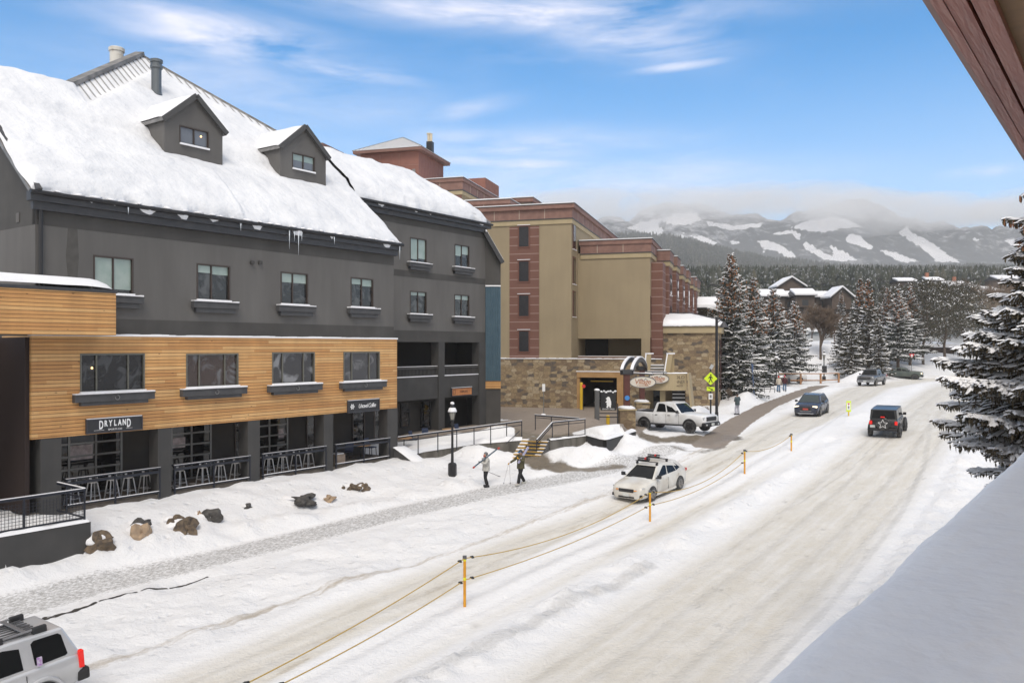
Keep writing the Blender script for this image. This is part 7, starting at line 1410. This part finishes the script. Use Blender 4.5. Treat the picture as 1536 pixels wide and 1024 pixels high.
def pine(name, label, H, Rb, rng, n=34, dens=120, bare=.32, snow=.25, group=None, wq=.38):
    t = thing(name, label, 'tree', (0, 0, 0), 0, group); g, sn = Quads(), Quads(); mb = MB(); bend = [(rng.normal(0, .12)*i, rng.normal(0, .12)*i, H*i/5-.4*(i == 0)) for i in range(6)]; mb.tube(bend, .24, 8, .06)
    for k in range(n):
        f = bare+(1-bare)*((k+rng.random())/n)**.85; a = k*2.4+rng.uniform(-.4, .4); prof = math.sin(math.pi*min(1, ((f-bare)/(1-bare))*.80+.18))**.7; r = Rb*prof*rng.uniform(.55, 1); c = np.array([math.cos(a)*r, math.sin(a)*r, f*H-.04*H*0+rng.uniform(-.3, .3)])
        mb.tube([(0, 0, f*H-r*.35), tuple(c*np.array([.6, .6, 1])-np.array([0, 0, r*.08])), tuple(c)], .06, 4, .02)
        cr = Rb*rng.uniform(.26, .42)
        for q in range(dens):
            v = nrm(rng.normal(0, 1, 3)); v = v*cr*rng.uniform(.45, 1)*np.array([1.15, 1.15, .55]); p = c+v; d = nrm(v*np.array([1, 1, .6])+UPV*.25*cr+rng.normal(0, .35*cr, 3)); s2 = nrm(np.cross(d, rng.normal(0, 1, 3))); g.strip(p, p+d*wq*rng.uniform(.8, 1.3), wq*.38, s2)
            if v[2] > 0 and rng.random() < snow: s2 = nrm(np.cross(d, UPV)); w_ = wq*.5; sn.v += [p+UPV*.07-s2*w_*.5, p+UPV*.05+d*wq*.8-s2*w_*.3, p+UPV*.05+d*wq*.8+s2*w_*.3, p+UPV*.07+s2*w_*.5]
    mb.build('trunk', BARK, t); g.build('crown', NEEDB, t); sn.build('crown_snow', TSNOW, t)['kind'] = 'stuff'; return t
def bare_tree(name, label, H, rng, spread=.5, m=None, levels=5, kids=4, tr=.22, first=.28, group=None, twm=None):
    t = thing(name, label, 'tree', (0, 0, 0), 0, group); mb = MB(); tw = Quads()
    def grow(p, d, L_, r, lv):
        q = p+d*L_; mid = (p+q)/2+rng.normal(0, .025*L_, 3); mb.tube([tuple(p), tuple(mid), tuple(q)], r, 5 if lv < 2 else 3, r*.62, cap=False) if lv < 4 else tw.strip(p, q, r*2.2, nrm(np.cross(d, rng.normal(0, 1, 3))), 0)
        if lv >= levels: return
        for k in range(kids+(lv == 0)*2+(lv > 2)):
            f = rng.uniform(.35, 1) if lv else rng.uniform(.5, 1); dd = nrm(d*(1-.0)+rng.normal(0, spread, 3)+UPV*.12); grow(p+d*L_*f, dd, L_*rng.uniform(.52, .70), r*.56, lv+1)
    grow(np.array([0, 0, -.3]), np.array([0, 0, 1.0]), H*first, tr, 0)
    # leader
    mb.build('trunk', m or BARK, t); tw.build('crown', twm or TWIG, t); return t
def put(t, px, base, Y, s=1, rot=0, z=None, label=None):
    x = (px-CX)/FPX*Y; t.location = (x, Y, z if z is not None else gz(x, Y)-.1); t.rotation_euler = (0, 0, rot); t.scale = (s, s, s)
    if label: t['label'] = label
    return t
rg = np.random.default_rng(11)
GS = 'spruces along the snow bank beside the lobby'
A1 = spruce('spruce_tree', 'tallest snowy spruce with rust cone top beside the stone lobby', 15.3, 4.0, rg, .42, 9, .21, .12, .48, cones=.55, start=.05, group=GS, hang=.35)
put(A1, 1097, 0, 82, .97, .4)
A2 = spruce('spruce_tree', 'rusty-topped spruce rising just right of the tallest one', 13, 3.6, rg, .42, 8, .24, .13, .42, cones=.5, start=.10, group=GS, hang=.35); put(A2, 1130, 0, 96, 1.02, 1.1)
A3 = spruce('spruce_tree', 'broad snowy spruce with brown cones, middle of the bank row', 11.2, 3.7, rg, .42, 8, .24, .13, .5, cones=.6, start=.19, group=GS, hang=.35); put(A3, 1160, 0, 105, 1.12, 2.2)
A4 = copy_tree(A3); put(A4, 1192, 0, 113, 1.0, 4.0, label='wide low-boughed spruce at the right end of the bank row'); A5 = copy_tree(A2); put(A5, 1118, 0, 100, .86, 5.0, label='dark spruce half hidden behind the bank row of spruces')
GT = 'conifers on the far bank above the road bend'
B1 = spruce('spruce_tree', 'slim frosted spruce with a sharp tip at the left of the far group', 13.5, 2.9, rg, .5, 7, .32, .17, .2, cones=.7, start=.08, group=GT, needle=NEEDB, hang=.3); put(B1, 1303, 0, 121, .98, 0)
B2_ = spruce('spruce_tree', 'young frosted spruce low in front of the far group', 9.2, 2.8, rg, .5, 7, .32, .17, .22, start=.14, group=GT, needle=NEEDB, hang=.3); put(B2_, 1277, 0, 116, 1, 1)
for src, px, Y, s, r, lab in ((B2_, 1262, 121, .8, 2, 'smallest frosted conifer at the left edge of the far group'), (B1, 1290, 126, 1.0, 3, 'thin dark spruce behind the young frosted one'), (B2_, 1318, 117, .92, 4, 'bushy frosted conifer right of the slim tipped spruce'), (A3, 1347, 127, 1.15, 1, 'dark full-skirted spruce left of the big pines'), (A2, 1332, 131, .95, 2, 'dark spruce squeezed between two broader ones'), (A4, 1365, 133, 1.15, 5, 'low dark spruce behind the yield sign')):
    put(copy_tree(src), px, 0, Y, s, r, label=lab)
for src, px, Y, s, r, lab in ((B2_, 1143, 214, .95, 1, 'small conifer below the left end of the condo row'), (B1, 1160, 220, .7, 2, 'pointed conifer in front of the lowest condo roof'), (B2_, 1188, 216, .8, 3, 'low conifer in front of the narrow condo section'), (B1, 1262, 212, .75, 5, 'pointed conifer in front of the brown gable condo'), (B2_, 1284, 206, 1.0, 6, 'bushy conifer at the right of the brown gable condo'), (B2_, 1222, 222, .7, 4, 'small conifer between the condos below the highest roof')):
    put(copy_tree(src), px, 0, Y, s, r, label=lab)
C1_ = pine('pine_tree', 'big olive pine with bare trunk above the green pickup', 13.5, 4.4, rg, 40, 130, .30, .3, group=GT); put(C1_, 1385, 0, 134, 1.0, 0)
C2_ = pine('pine_tree', 'rounded olive pine, right of the big bare-trunked pine', 12.6, 4.8, rg, 42, 130, .32, .25, group=GT); put(C2_, 1418, 0, 138, 1.02, 1)
for src, px, Y, s, r, lab in ((C1_, 1446, 144, .95, 3, 'olive pine at the right end of the far group'), (C2_, 1352, 146, .84, 4, 'tall pine showing behind the dark full-skirted spruce'), (C1_, 1338, 150, .8, 2, 'loose pine left of the tall hidden pine'), (C2_, 1064, 128, .75, 2, 'dark pine behind the lobby roof'), (C1_, 1040, 150, .8, 5, 'dark pine above the white roof behind the hotel'), (C2_, 1022, 165, .8, 1, 'pine peeking over the end of the hotel'), (C1_, 1078, 160, .72, 1, 'pine between the lobby roof and the tallest spruce')):
    put(copy_tree(src), px, 0, Y, s, r, label=lab)
D1 = bare_tree('bare_tree', 'bare grey-brown cottonwood with rounded crown on the snowy slope', 12, rg, .33, levels=6, kids=5, tr=.24, first=.36); put(D1, 1231, 0, 128, .95, 0)
D2 = bare_tree('bare_tree', 'small bare brush tree left of the cottonwood', 9, rg, .5, levels=5, kids=4, tr=.12, first=.35, group='bare trees on the far slope'); put(D2, 1208, 0, 138, .9, 1)
for px, Y, s, r, lab in ((1252, 145, 1.0, 2, 'bare brown tree right of the cottonwood'), (1270, 160, 1.1, 3, 'bare tree behind the smallest frosted conifer'), (1218, 160, 1.2, 4, 'bare tree rising behind the cottonwood crown'), (1330, 170, 1.1, 5, 'bare tree between the far spruces and the condos'), (1180, 178, 1.2, 6, 'bare tree left of the highest condo'), (1295, 185, 1.3, 7, 'bare tree right of the brown gable condo'), (1242, 190, 1.1, 8, 'pale bare tree just below the condo balconies'), (1312, 205, 1.2, 9, 'bare tree high between two far spruces')): put(copy_tree(D2), px, 0, Y, s, r, label=lab)
E1 = bare_tree('aspen_tree', 'aspen', 13, rg, .26, ASPEN, 5, 4, .11, .55, 'bare aspens at the right edge', TWIG)
rr = random.Random(5)
apos = [(1441+i*7.4+rr.uniform(-2, 2), rr.uniform(150, 200)) for i in range(15)]
for i, (px, Y) in enumerate(apos):
    o = E1 if i == 0 else copy_tree(E1); put(o, px, 0, Y, rr.uniform(.7, .95), i*1.3, label='%s leafless pale-trunked aspen from the left in the brown stand' % ['first','second','third','fourth','fifth','sixth','seventh','eighth','ninth','tenth','eleventh','twelfth','thirteenth','fourteenth','fifteenth'][i])
# shrubs by the lobby
for px, Y, s, lab in ((1092, 77, .22, 'brown leafless shrub at the foot of the tallest spruce'), (1060, 66, .14, 'small brown shrub in the snow below the lobby wall')):
    put(copy_tree(D2), px, 0, Y, s, px, label=lab)['category'] = 'shrub'
# the near spruce at the right edge
nS = spruce('spruce_tree', 'nearby snow-laden spruce with rust cones reaching in from the right edge', 15.2, 4.6, np.random.default_rng(4), (.38), 18, .06, .048, .97, snw=2.4, csz=2.4, jit=1.0, cones=.70, shape=.75, hang=.8, needle=NEEDN, start=.20, droop=.36, zmin=5.0, gap=.15, azr=math.pi*1.12-1.0, rfun=lambda z: float(np.interp(z-8.6, [-6, -3.4, -2.6, -2.0, -1.6, -1.0, -.3, .5, 1.2, 1.9, 2.7, 3.6, 5, 6.3], [1.2, 1.3, 1.75, 1.85, 2.45, 2.75, 2.55, 2.0, 1.0, 1.35, .95, .7, .45, .1])))
nx_ = (1603-CX)/FPX*17.0; nS.location = (nx_, 17.0, CZ-8.6); nS.rotation_euler = (0, 0, 1.0)
def fbm(X, Y, sc_, seed=0): return np.array([noise.fractal(Vector((a*sc_, b*sc_, seed)), 1.0, 2.0, 5) for a, b in zip(X.ravel(), Y.ravel())]).reshape(X.shape)
def hill2(X, Y):
    px = CX+FPX*X/Y; cr = np.interp(px, [700, 900, 960, 1010, 1050, 1100, 1150, 1250, 1700], [335, 350, 352, 354, 362, 376, 390, 400, 402]); zt = (HY-cr)/FPX*1750; f = np.clip((Y-1150)/600, 0, 1); back = np.clip((Y-1750)/500, 0, 1); return CZ+95+(zt-95)*f**.9-back*zt*.5+fbm(X, Y, .004, 11)*9*f
# ---------------------------------------------------------------- far forest: one mass of small conifers
def forest():
    r = np.random.default_rng(3); tv = []; tf = []; H_ = 1.0
    for (z0, z1, r0) in ((.10, .48, .21), (.34, .74, .16), (.6, 1.0, .10)):
        b = len(tv); k = 6
        for i in range(k): a = i*2*math.pi/k+z0*9; tv.append((math.cos(a)*r0*(1+.25*(i % 2)), math.sin(a)*r0*(1+.25*(i % 2)), z0-.05*(i % 2)))
        tv.append((0, 0, z1)); tf += [(b+i, b+(i+1) % k, b+k) for i in range(k)]
    tv = np.array(tv); tf = np.array(tf); n = 0; P_ = []
    for (Y0, Y1, cnt) in ((150, 240, 420), (240, 400, 2300), (400, 700, 5200), (700, 1260, 10500)):
        Y = np.sqrt(r.uniform(Y0**2, Y1**2, cnt*2)); px = r.uniform(920, 2050, cnt*2); X = (px-CX)/FPX*Y
        m_ = np.array([noise.noise(Vector((x*.012, y*.012, 0))) for x, y in zip(X, Y)]) > -.28
        m_ &= ~((Y < 240) & ((px > 1130) & (px < 1285))) & ~((Y < 205) & (px > 1195) & (px < 1640)) & ~((px > 1335) & (px < 1580) & (Y > 225) & (Y < 345)) & ~((px > 1140) & (px < 1285) & (Y < 262))
        X, Y = X[m_][:cnt], Y[m_][:cnt]; P_.append(np.stack([X, Y], -1))
    n1_ = sum(len(q) for q in P_); Y = r.uniform(1230, 1760, 9000); px = r.uniform(900, 1800, 9000); P_.append(np.stack([(px-CX)/FPX*Y, Y], -1)); P_ = np.concatenate(P_); N_ = len(P_); Z = ground_np(P_[:, 0], P_[:, 1]); Z[n1_:] = hill2(P_[n1_:, 0], P_[n1_:, 1])-2; s = r.uniform(6, 13, N_)*np.where(P_[:, 1] < 300, .62, 1); w = r.uniform(.8, 1.35, N_); a = r.uniform(0, 6.28, N_)
    V_ = np.empty((N_, len(tv), 3)); ca, sa = np.cos(a)[:, None], np.sin(a)[:, None]
    jit = 1+r.uniform(-.22, .22, (N_, len(tv)))
    V_[:, :, 0] = P_[:, 0][:, None]+(tv[:, 0]*ca-tv[:, 1]*sa)*(s*w)[:, None]*jit; V_[:, :, 1] = P_[:, 1][:, None]+(tv[:, 0]*sa+tv[:, 1]*ca)*(s*w)[:, None]*jit; V_[:, :, 2] = Z[:, None]+tv[:, 2]*s[:, None]-.3
    F_ = (np.arange(N_)[:, None, None]*len(tv)+tf[None]).reshape(-1, 3); me = bpy.data.meshes.new('forest'); vv = V_.reshape(-1, 3).astype(np.float32)
    me.vertices.add(len(vv)); me.vertices.foreach_set('co', vv.ravel()); me.loops.add(F_.size); me.loops.foreach_set('vertex_index', F_.astype(np.int32).ravel()); me.polygons.add(len(F_)); me.polygons.foreach_set('loop_start', np.arange(0, F_.size, 3, dtype=np.int32)); me.polygons.foreach_set('loop_total', np.full(len(F_), 3, np.int32)); me.update()
    at = me.attributes.new('tone', 'FLOAT', 'POINT'); at.data.foreach_set('value', np.repeat(r.random(N_), len(tv)).astype(np.float32))
    o = bpy.data.objects.new('forest', me); sc.collection.objects.link(o); o['kind'] = 'stuff'; o['label'] = 'dark conifer forest with snow dusted tops covering the hillside'; o['category'] = 'forest'
    m, t, n, l, b = nodes_mat('forest_green'); me.materials.append(m); at = n.new('ShaderNodeAttribute'); at.attribute_name = 'tone'; rp = n.new('ShaderNodeValToRGB'); e = rp.color_ramp.elements
    e[0].color = (.020, .026, .020, 1); e[1].color = (.085, .08, .055, 1); k = e.new(.6); k.color = (.04, .045, .030, 1); k = e.new(.9); k.color = (.06, .062, .05, 1); l.new(at.outputs['Fac'], rp.inputs[0])
    g = n.new('ShaderNodeNewGeometry'); x = n.new('ShaderNodeTexNoise'); x.inputs['Scale'].default_value = .9; x.inputs['Detail'].default_value = 6; l.new(g.outputs['Position'], x.inputs[0]); c = n.new('ShaderNodeValToRGB'); c.color_ramp.elements[0].position = .56; c.color_ramp.elements[1].position = .68; c.color_ramp.elements[1].color = (.75, .75, .75, 1); c.color_ramp.elements[0].color = (0, 0, 0, 1); l.new(x.outputs[0], c.inputs[0])
    mx = n.new('ShaderNodeMix'); mx.data_type = 'RGBA'; l.new(c.outputs[0], mx.inputs[0]); l.new(rp.outputs[0], mx.inputs[6]); mx.inputs[7].default_value = (.36, .37, .39, 1); l.new(mx.outputs[2], b.inputs['Base Color']); b.inputs['Roughness'].default_value = .9; b.inputs['Specular IOR Level'].default_value = .1
forest()
# ---------------------------------------------------------------- far hill and mountain
def hill_mesh(name, xs, ys, zf, m, runs=None):
    X, Y = np.meshgrid(xs, ys); Z = zf(X, Y); ny, nx = X.shape; V_ = np.stack([X, Y, Z], -1).reshape(-1, 3); idx = np.arange(ny*nx).reshape(ny, nx); Fq = np.stack([idx[:-1, :-1], idx[:-1, 1:], idx[1:, 1:], idx[1:, :-1]], -1).reshape(-1, 4)
    me = bpy.data.meshes.new(name); me.vertices.add(len(V_)); me.vertices.foreach_set('co', V_.astype(np.float32).ravel()); me.loops.add(Fq.size); me.loops.foreach_set('vertex_index', Fq.astype(np.int32).ravel()); me.polygons.add(len(Fq)); me.polygons.foreach_set('loop_start', np.arange(0, Fq.size, 4, dtype=np.int32)); me.polygons.foreach_set('loop_total', np.full(len(Fq), 4, np.int32)); me.polygons.foreach_set('use_smooth', np.ones(len(Fq), bool)); me.update()
    if runs is not None:
        PX = CX+FPX*X/Y; PY = HY-FPX*(Z-CZ)/Y; wob = np.array([noise.noise(Vector((a*.09, b*.09, 0))) for a, b in zip(PX.ravel(), PY.ravel())]).reshape(X.shape); PX2 = PX+wob*4; PY2 = PY+wob*2
        mk = np.zeros(X.shape)
        for pl in runs: mk = np.maximum(mk, inpoly(PX2, PY2, pl)*1.0)
        at = me.attributes.new('run', 'FLOAT', 'POINT'); at.data.foreach_set('value', mk.astype(np.float32).ravel())
        at = me.attributes.new('high', 'FLOAT', 'POINT'); at.data.foreach_set('value', np.clip((Z-CZ-380)/260, 0, 1).astype(np.float32).ravel())
    me.materials.append(m); o = bpy.data.objects.new(name, me); sc.collection.objects.link(o); o['kind'] = 'structure'; return o
def forest_floor(name, dark, snow_, scale, thr_, runs=False):
    m, t, n, l, b = nodes_mat(name); g = n.new('ShaderNodeNewGeometry')
    x = n.new('ShaderNodeTexNoise'); x.inputs['Scale'].default_value = scale; x.inputs['Detail'].default_value = 9; x.inputs['Roughness'].default_value = .72; l.new(g.outputs['Position'], x.inputs[0])
    def mm(op, a, b_=None, clamp=False):
        k = n.new('ShaderNodeMath'); k.operation = op; k.use_clamp = clamp
        for i, v in enumerate((a, b_)):
            if v is None: continue
            if isinstance(v, (int, float)): k.inputs[i].default_value = v
            else: l.new(v, k.inputs[i])
        return k.outputs[0]
    x2 = n.new('ShaderNodeTexNoise'); x2.inputs['Scale'].default_value = scale*.12; x2.inputs['Detail'].default_value = 6; l.new(g.outputs['Position'], x2.inputs[0])
    f = mm('MULTIPLY', mm('SUBTRACT', mm('ADD', x.outputs[0], mm('MULTIPLY', mm('SUBTRACT', x2.outputs[0], .5), .5)), thr_), 7, True)
    if runs:
        a = n.new('ShaderNodeAttribute'); a.attribute_name = 'run'; h = n.new('ShaderNodeAttribute'); h.attribute_name = 'high'
        f = mm('MULTIPLY', mm('SUBTRACT', mm('ADD', mm('ADD', x.outputs[0], mm('MULTIPLY', mm('SUBTRACT', x2.outputs[0], .5), .5)), mm('MULTIPLY', h.outputs['Fac'], .10)), thr_), 6, True)
        rm = mm('MULTIPLY', mm('SUBTRACT', mm('ADD', a.outputs['Fac'], mm('MULTIPLY', x.outputs[0], .35)), .55), 5, True); f = mm('MAXIMUM', mm('MULTIPLY', f, .65), rm)
    mx = n.new('ShaderNodeMix'); mx.data_type = 'RGBA'; l.new(f, mx.inputs[0]); mx.inputs[6].default_value = (*dark, 1); mx.inputs[7].default_value = (*snow_, 1); l.new(mx.outputs[2], b.inputs['Base Color']); b.inputs['Roughness'].default_value = .9; b.inputs['Specular IOR Level'].default_value = .1
    u = n.new('ShaderNodeBump'); u.inputs['Strength'].default_value = 1.0; u.inputs['Distance'].default_value = 10; l.new(x.outputs[0], u.inputs['Height']); l.new(u.outputs[0], b.inputs['Normal']); return m
RUNS = [[(940,342),(958,334),(985,329),(993,340),(993,352),(997,362),(976,363),(980,352),(962,348)], [(985,328),(1012,321),(1048,318),(1052,330),(1030,337),(1002,336)], [(1000,361),(1016,353),(1027,349),(1025,356),(1008,362)], [(1036,353),(1056,355),(1078,366),(1062,365),(1045,359)], [(1095,362),(1108,361),(1110,365),(1098,366)],
    [(1137,362),(1150,360),(1165,365),(1180,373),(1198,386),(1180,386),(1165,376),(1150,375),(1146,378),(1142,367)], [(1203,361),(1214,365),(1224,373),(1240,381),(1262,391),(1238,390),(1222,381),(1208,372)], [(1243,368),(1254,372),(1268,379),(1286,391),(1248,391),(1250,380)],
    [(1268,357),(1276,351),(1291,353),(1297,361),(1312,371),(1303,374),(1285,367),(1270,363)], [(1320,375),(1342,378),(1360,385),(1380,393),(1352,393),(1335,385)], [(1350,350),(1359,339),(1370,350),(1384,357),(1398,364),(1414,376),(1440,393),(1406,393),(1393,381),(1380,370),(1365,361)],
    [(1185,340),(1215,331),(1250,326),(1276,331),(1292,340),(1262,343),(1236,349),(1205,345)], [(1165,348),(1190,346),(1204,352),(1197,359),(1188,351),(1160,352)], [(1508,361),(1536,358),(1560,367),(1516,367)], [(1458,357),(1469,357),(1467,361),(1457,360)], [(1060,332),(1100,338),(1145,334),(1140,341),(1095,345),(1062,339)]]
skyl = np.array([(700, 350), (880, 345), (940, 322), (1000, 303), (1045, 300), (1100, 316), (1150, 320), (1200, 312), (1250, 300), (1300, 308), (1350, 324), (1420, 332), (1536, 336), (1700, 330)], float)
def mtn(X, Y):
    px = CX+FPX*X/Y; zt = (HY-np.interp(px, skyl[:, 0], skyl[:, 1]))/FPX*3600; f = np.clip((Y-2450)/1150, 0, 1); prof = 130+(zt-130)*(f**1.1); back = np.clip((Y-3600)/900, 0, 1)
    return CZ+prof*(1-.45*back**1.5)+fbm(X, Y, .0022, 3)*70*f*(1-.5*f)+np.abs(fbm(X*1.0, Y*.45, .0042, 5))*55*f-20*f+fbm(X, Y, .011, 7)*12
mtm = forest_floor('mountain_woods', (.075, .08, .085), (.68, .68, .70), .020, .54, True)
hill_mesh('mountain', np.linspace(-900, 4200, 560), np.linspace(2450, 4600, 230), mtn, mtm, RUNS)
hm = forest_floor('hill_woods', (.028, .034, .030), (.30, .31, .32), .09, .66)
hill_mesh('wooded_hill', np.linspace(100, 1900, 180), np.linspace(1150, 2250, 70), hill2, hm)
# ---------------------------------------------------------------- houses on the slope
HB = mat('brown_siding', (.075,.052,.038), .85, col2=(.105,.075,.055), scale=1); HD = mat('dark_glass_far', (.02,.022,.025), .3)
def house(px0, px1, ytop, yeave, ybase, Y, label, kind='gable_side', group='snow roofed condos on the slope', m=None, chim=None):
    a, b = P(px0, ybase, Y), P(px1, ybase, Y); W = b.x-a.x; D = W*.5+4; zb = min(a.z, gz(a.x, Y))-1; ze = P(px0, yeave, Y).z; zt = P(px0, ytop, Y).z
    t = thing('house', label, 'house', ((a.x+b.x)/2, Y, zb), .0, group); ze -= zb; zt -= zb; w2 = W/2; m = m or HB
    mb = MB(); mb.box((-w2, 0, 0), (w2, D, ze)); 
    if kind == 'gable_front': mb.prism([(-w2, 0, ze), (w2, 0, ze), (0, 0, zt)], (0, D, 0))
    mb.build('wall', m, t)
    if kind == 'gable_front':
        for sg in (-1, 1): q = MB(); q.prism([(0, -.8, zt+.02), (sg*(w2+.8), -.8, ze-.35), (sg*(w2+.8), D, ze-.35), (0, D, zt+.02)], (0, 0, .18)); q.build('roof', TRIM, t); q = MB(); q.prism([(0, -.85, zt+.21), (sg*(w2+.85), -.85, ze-.15), (sg*(w2+.85), D, ze-.15), (0, D, zt+.21)], (0, 0, .55)); q.build('roof_snow', SNOWF, t, bevel=.12)
    else:
        q = MB(); q.prism([(-w2-.6, -.9, ze-.1), (-w2-.6, D*.5, zt-.7), (-w2-.6, D+.6, ze-.1)], (W+1.2, 0, 0)); q.build('roof', TRIM, t); q = MB(); q.prism([(-w2-.65, -1.0, ze-.02), (-w2-.65, D*.5, zt-.6), (-w2-.65, D*.5, zt), (-w2-.65, -1.0, ze+.6)], (W+1.3, 0, 0)); q.build('roof_snow', SNOWF, t, bevel=.15)
    n = max(1, int(W/4.2))
    for i in range(n):
        for z0 in ([ze-2.9, ze-5.9] if ze > 7 else [ze-2.6]):
            if z0 < .5: continue
            x = -w2+W*(i+.5)/n; q = MB(); q.box((x-.9, -.06, z0), (x+.9, -.002, z0+1.7)); q.build('window', HD, t); 
    q = MB(); q.box((-w2, -1.5, ze-3.4), (w2, -.07, ze-3.2)); q.build('balcony', m, t)
    if chim: q = MB(); q.box((chim*w2-.6, D*.4, ze), (chim*w2+.6, D*.4+1, zt+1.6)); q.build('chimney', mat('orange_brick', (.32,.12,.06), .8), t)
    return t
house(1168, 1206, 417, 430, 446, 262, 'highest snowy roofed condo on the wooded slope', 'gable_front')
house(1143, 1178, 432, 445, 466, 240, 'low condo wing with a snow roof at the left end of the row'); house(1179, 1192, 435, 446, 466, 241, 'narrow condo section between two snowy roofs'); house(1194, 1222, 431, 443, 474, 236, 'condo with balconies in the middle of the slope row')
house(1223, 1251, 435, 446, 470, 240, 'condo section left of the brown gable'); house(1248, 1277, 432, 446, 476, 232, 'brown gable fronted condo at the right end of the row', 'gable_front')
house(1044, 1076, 443, 462, 480, 128, 'brown house with a wide snowy roof just behind the hotel', group=None)
for px0, px1, yt, ye, lab, ch in ((1347, 1372, 415, 422, 'snow roofed lodge at the left of the far right cluster', None), (1392, 1412, 414, 421, 'snow roofed lodge with an orange chimney in the far cluster', -.6), (1418, 1450, 420, 429, 'low snowy lodge below the orange chimney lodge', .3), (1446, 1470, 426, 432, 'long snowy roof low in the far right cluster', None), (1470, 1502, 428, 436, 'last snowy roof at the right of the far cluster', None), (1496, 1530, 411, 419, 'snow roofed house behind the near spruce tip', None)):
    house(px0, px1, yt, ye, ye+12, 330, lab, chim=ch, group='snow roofed lodges far right')
house(1372, 1432, 512, 521, 536, 148, 'long dark brown garage behind the big pines', group=None, m=mat('dark_brown_siding', (.07,.045,.035), .8))
# ---------------------------------------------------------------- the building the view is taken from
OA = math.atan2(.793, .609)
FC = Frame(0, 0, CZ, OA)      # x along the street, y = away to the left; the building lies at negative y
own = thing('viewer_building', 'dark red roof eave with ochre soffit overhead at the right', 'building', (0, 0, CZ), OA)
EV = 1.62; ey = .79
EAVE = mat('dark_red_eave', (.17,.042,.026), .35, col2=(.24,.075,.048), scale=1.6, stretch=(.5,6,6), spec=.5, contrast=(.4,.6), bump=.3, bscale=8)
mb = MB(); mb.box((-6, ey-.05, EV), (34, ey, EV+.36)); mb.build('fascia', EAVE, own); mb = MB(); mb.box((-6, ey-.0, EV+.02), (34, ey+.035, EV+.40)); mb.build('drip_edge', mat('brown_drip_edge', (.19,.11,.09), .4), own)
mb = MB(); mb.box((-6, ey-.135, EV+.006), (34, ey-.052, EV+.05)); mb.build('eave_board', EAVE, own); mb = MB(); mb.box((-6, ey-.235, EV+.012), (34, ey-.15, EV+.06)); mb.build('inner_board', EAVE, own)
SOF = mat('ochre_soffit', (.17,.095,.036), .6, col2=(.22,.125,.05), scale=1.5, stretch=(6,.4,1)); mb = MB(); mb.box((-6, -1.6, EV+.07), (34, ey-.02, EV+.11)); mb.build('soffit', SOF, own)
mb = MB(); mb.box((-6, -3.6, -8.4), (34, -3.3, EV+.1)); mb.build('wall', mat('pale_cream_wall', (.62,.58,.50), .8, col2=(.66,.62,.54), scale=1), own); mb = MB(); mb.prism([(-6, ey+.03, EV+.401), (-6, -1.6, EV+.75), (-6, -1.6, EV+.1), (-6, ey-.05, EV+.362)], (40, 0, 0)); mb.build('roof', TRIM, own)  # wall out of view, coloured pale to bounce light onto the snow ledge
for x in (-5.9, 4, 14, 24, 33.8): mb = MB(); mb.box((x-.1, -3.5, EV-.15), (x+.1, -1.4, EV+.05)); mb.build('roof_beam', EAVE, own)
mb = MB(); mb.tube([(2.6, ey-.75, EV+.02), (2.65, ey-.75, EV-.01), (2.7, ey-.74, EV+.02)], .01, 5); mb.build('soffit_hook', ALU, own)
HL = 1.5; ly = 1.45
led = thing('snow_ledge', 'smooth snow covered roof ledge filling the lower right corner in shade', 'roof', (0, 0, CZ), OA)
mb = MB(); mb.box((-6, -1.59, -HL-.8), (30, ly-.12, -HL-.32)); mb.build('ledge_body', EAVE, led)
n = 200; m_ = 16; vs = []
for j in range(m_+1):
    for i in range(n+1):
        x = -6+36*i/n; f = j/m_; e = ly+.04*noise.noise(Vector((x*.8, 0, 0)))+.02*noise.noise(Vector((x*3, 0, 0))); y = e-(e+1.58)*(f**2); th = .30*min(1, (f*f*(e+1.58))/.16)**.5+.02*noise.noise(Vector((x*.9, y*1.2, 2))); vs.append((x, y, -HL-.24+th*.8+.03*(1-math.exp(-f*3))))
mb = MB(); mb.add(vs, [(j*(n+1)+i, j*(n+1)+i+1, (j+1)*(n+1)+i+1, (j+1)*(n+1)+i) for j in range(m_) for i in range(n)]); mb.add([(v[0], v[1]-.03, -HL-.33) for v in vs[:n+1]], []); b0 = len(vs)
for i in range(n): mb.f.append([i, b0+i, b0+i+1, i+1]); mb.m.append(0)
mb.build('snow', mat('ledge_snow', (.86,.86,.87), .6, col2=(.90,.90,.90), scale=2, bump=.5, bscale=5), led, smooth=True, fix=False)
# ---------------------------------------------------------------- air and low cloud
def volume_mat(name, col, dens, aniso=0):
    m = bpy.data.materials.new(name); m.use_nodes = True; n = m.node_tree.nodes; n.remove(n['Principled BSDF']); v = n.new('ShaderNodeVolumePrincipled'); v.inputs['Color'].default_value = (*col, 1); v.inputs['Density'].default_value = dens; v.inputs['Anisotropy'].default_value = aniso; m.node_tree.links.new(v.outputs[0], n['Material Output'].inputs['Volume']); return m
mb = MB(); mb.box((-1640, -120, -12), (2000, 2380, 420)); o = mb.build('haze', volume_mat('haze_air', (1, 1, 1), .00022, 0)); o['kind'] = 'stuff'
rc = random.Random(8); CM = volume_mat('cloud_vapour', (1, 1, 1), .0019, 0)
for lay in range(4):
    mb = MB()
    for k in range(9):
        px = 820+lay*26+k*104+rc.uniform(-10, 10); Y = rc.uniform(3150, 3650); py = rc.uniform(296, 322)+(8 if px < 960 else 0)+(6 if px > 1330 else 0); mb.blob(P(px, py, Y), rc.uniform(150, 215), 3, .20, (1.15, 1.0, rc.uniform(.26, .44)), 1.4, seed=k+lay*9+1)
    tag(mb.build('cloud_bank', CM, smooth=True), 'low white cloud hugging the mountain top', 'cloud', 'low cloud on the mountain', 'stuff')
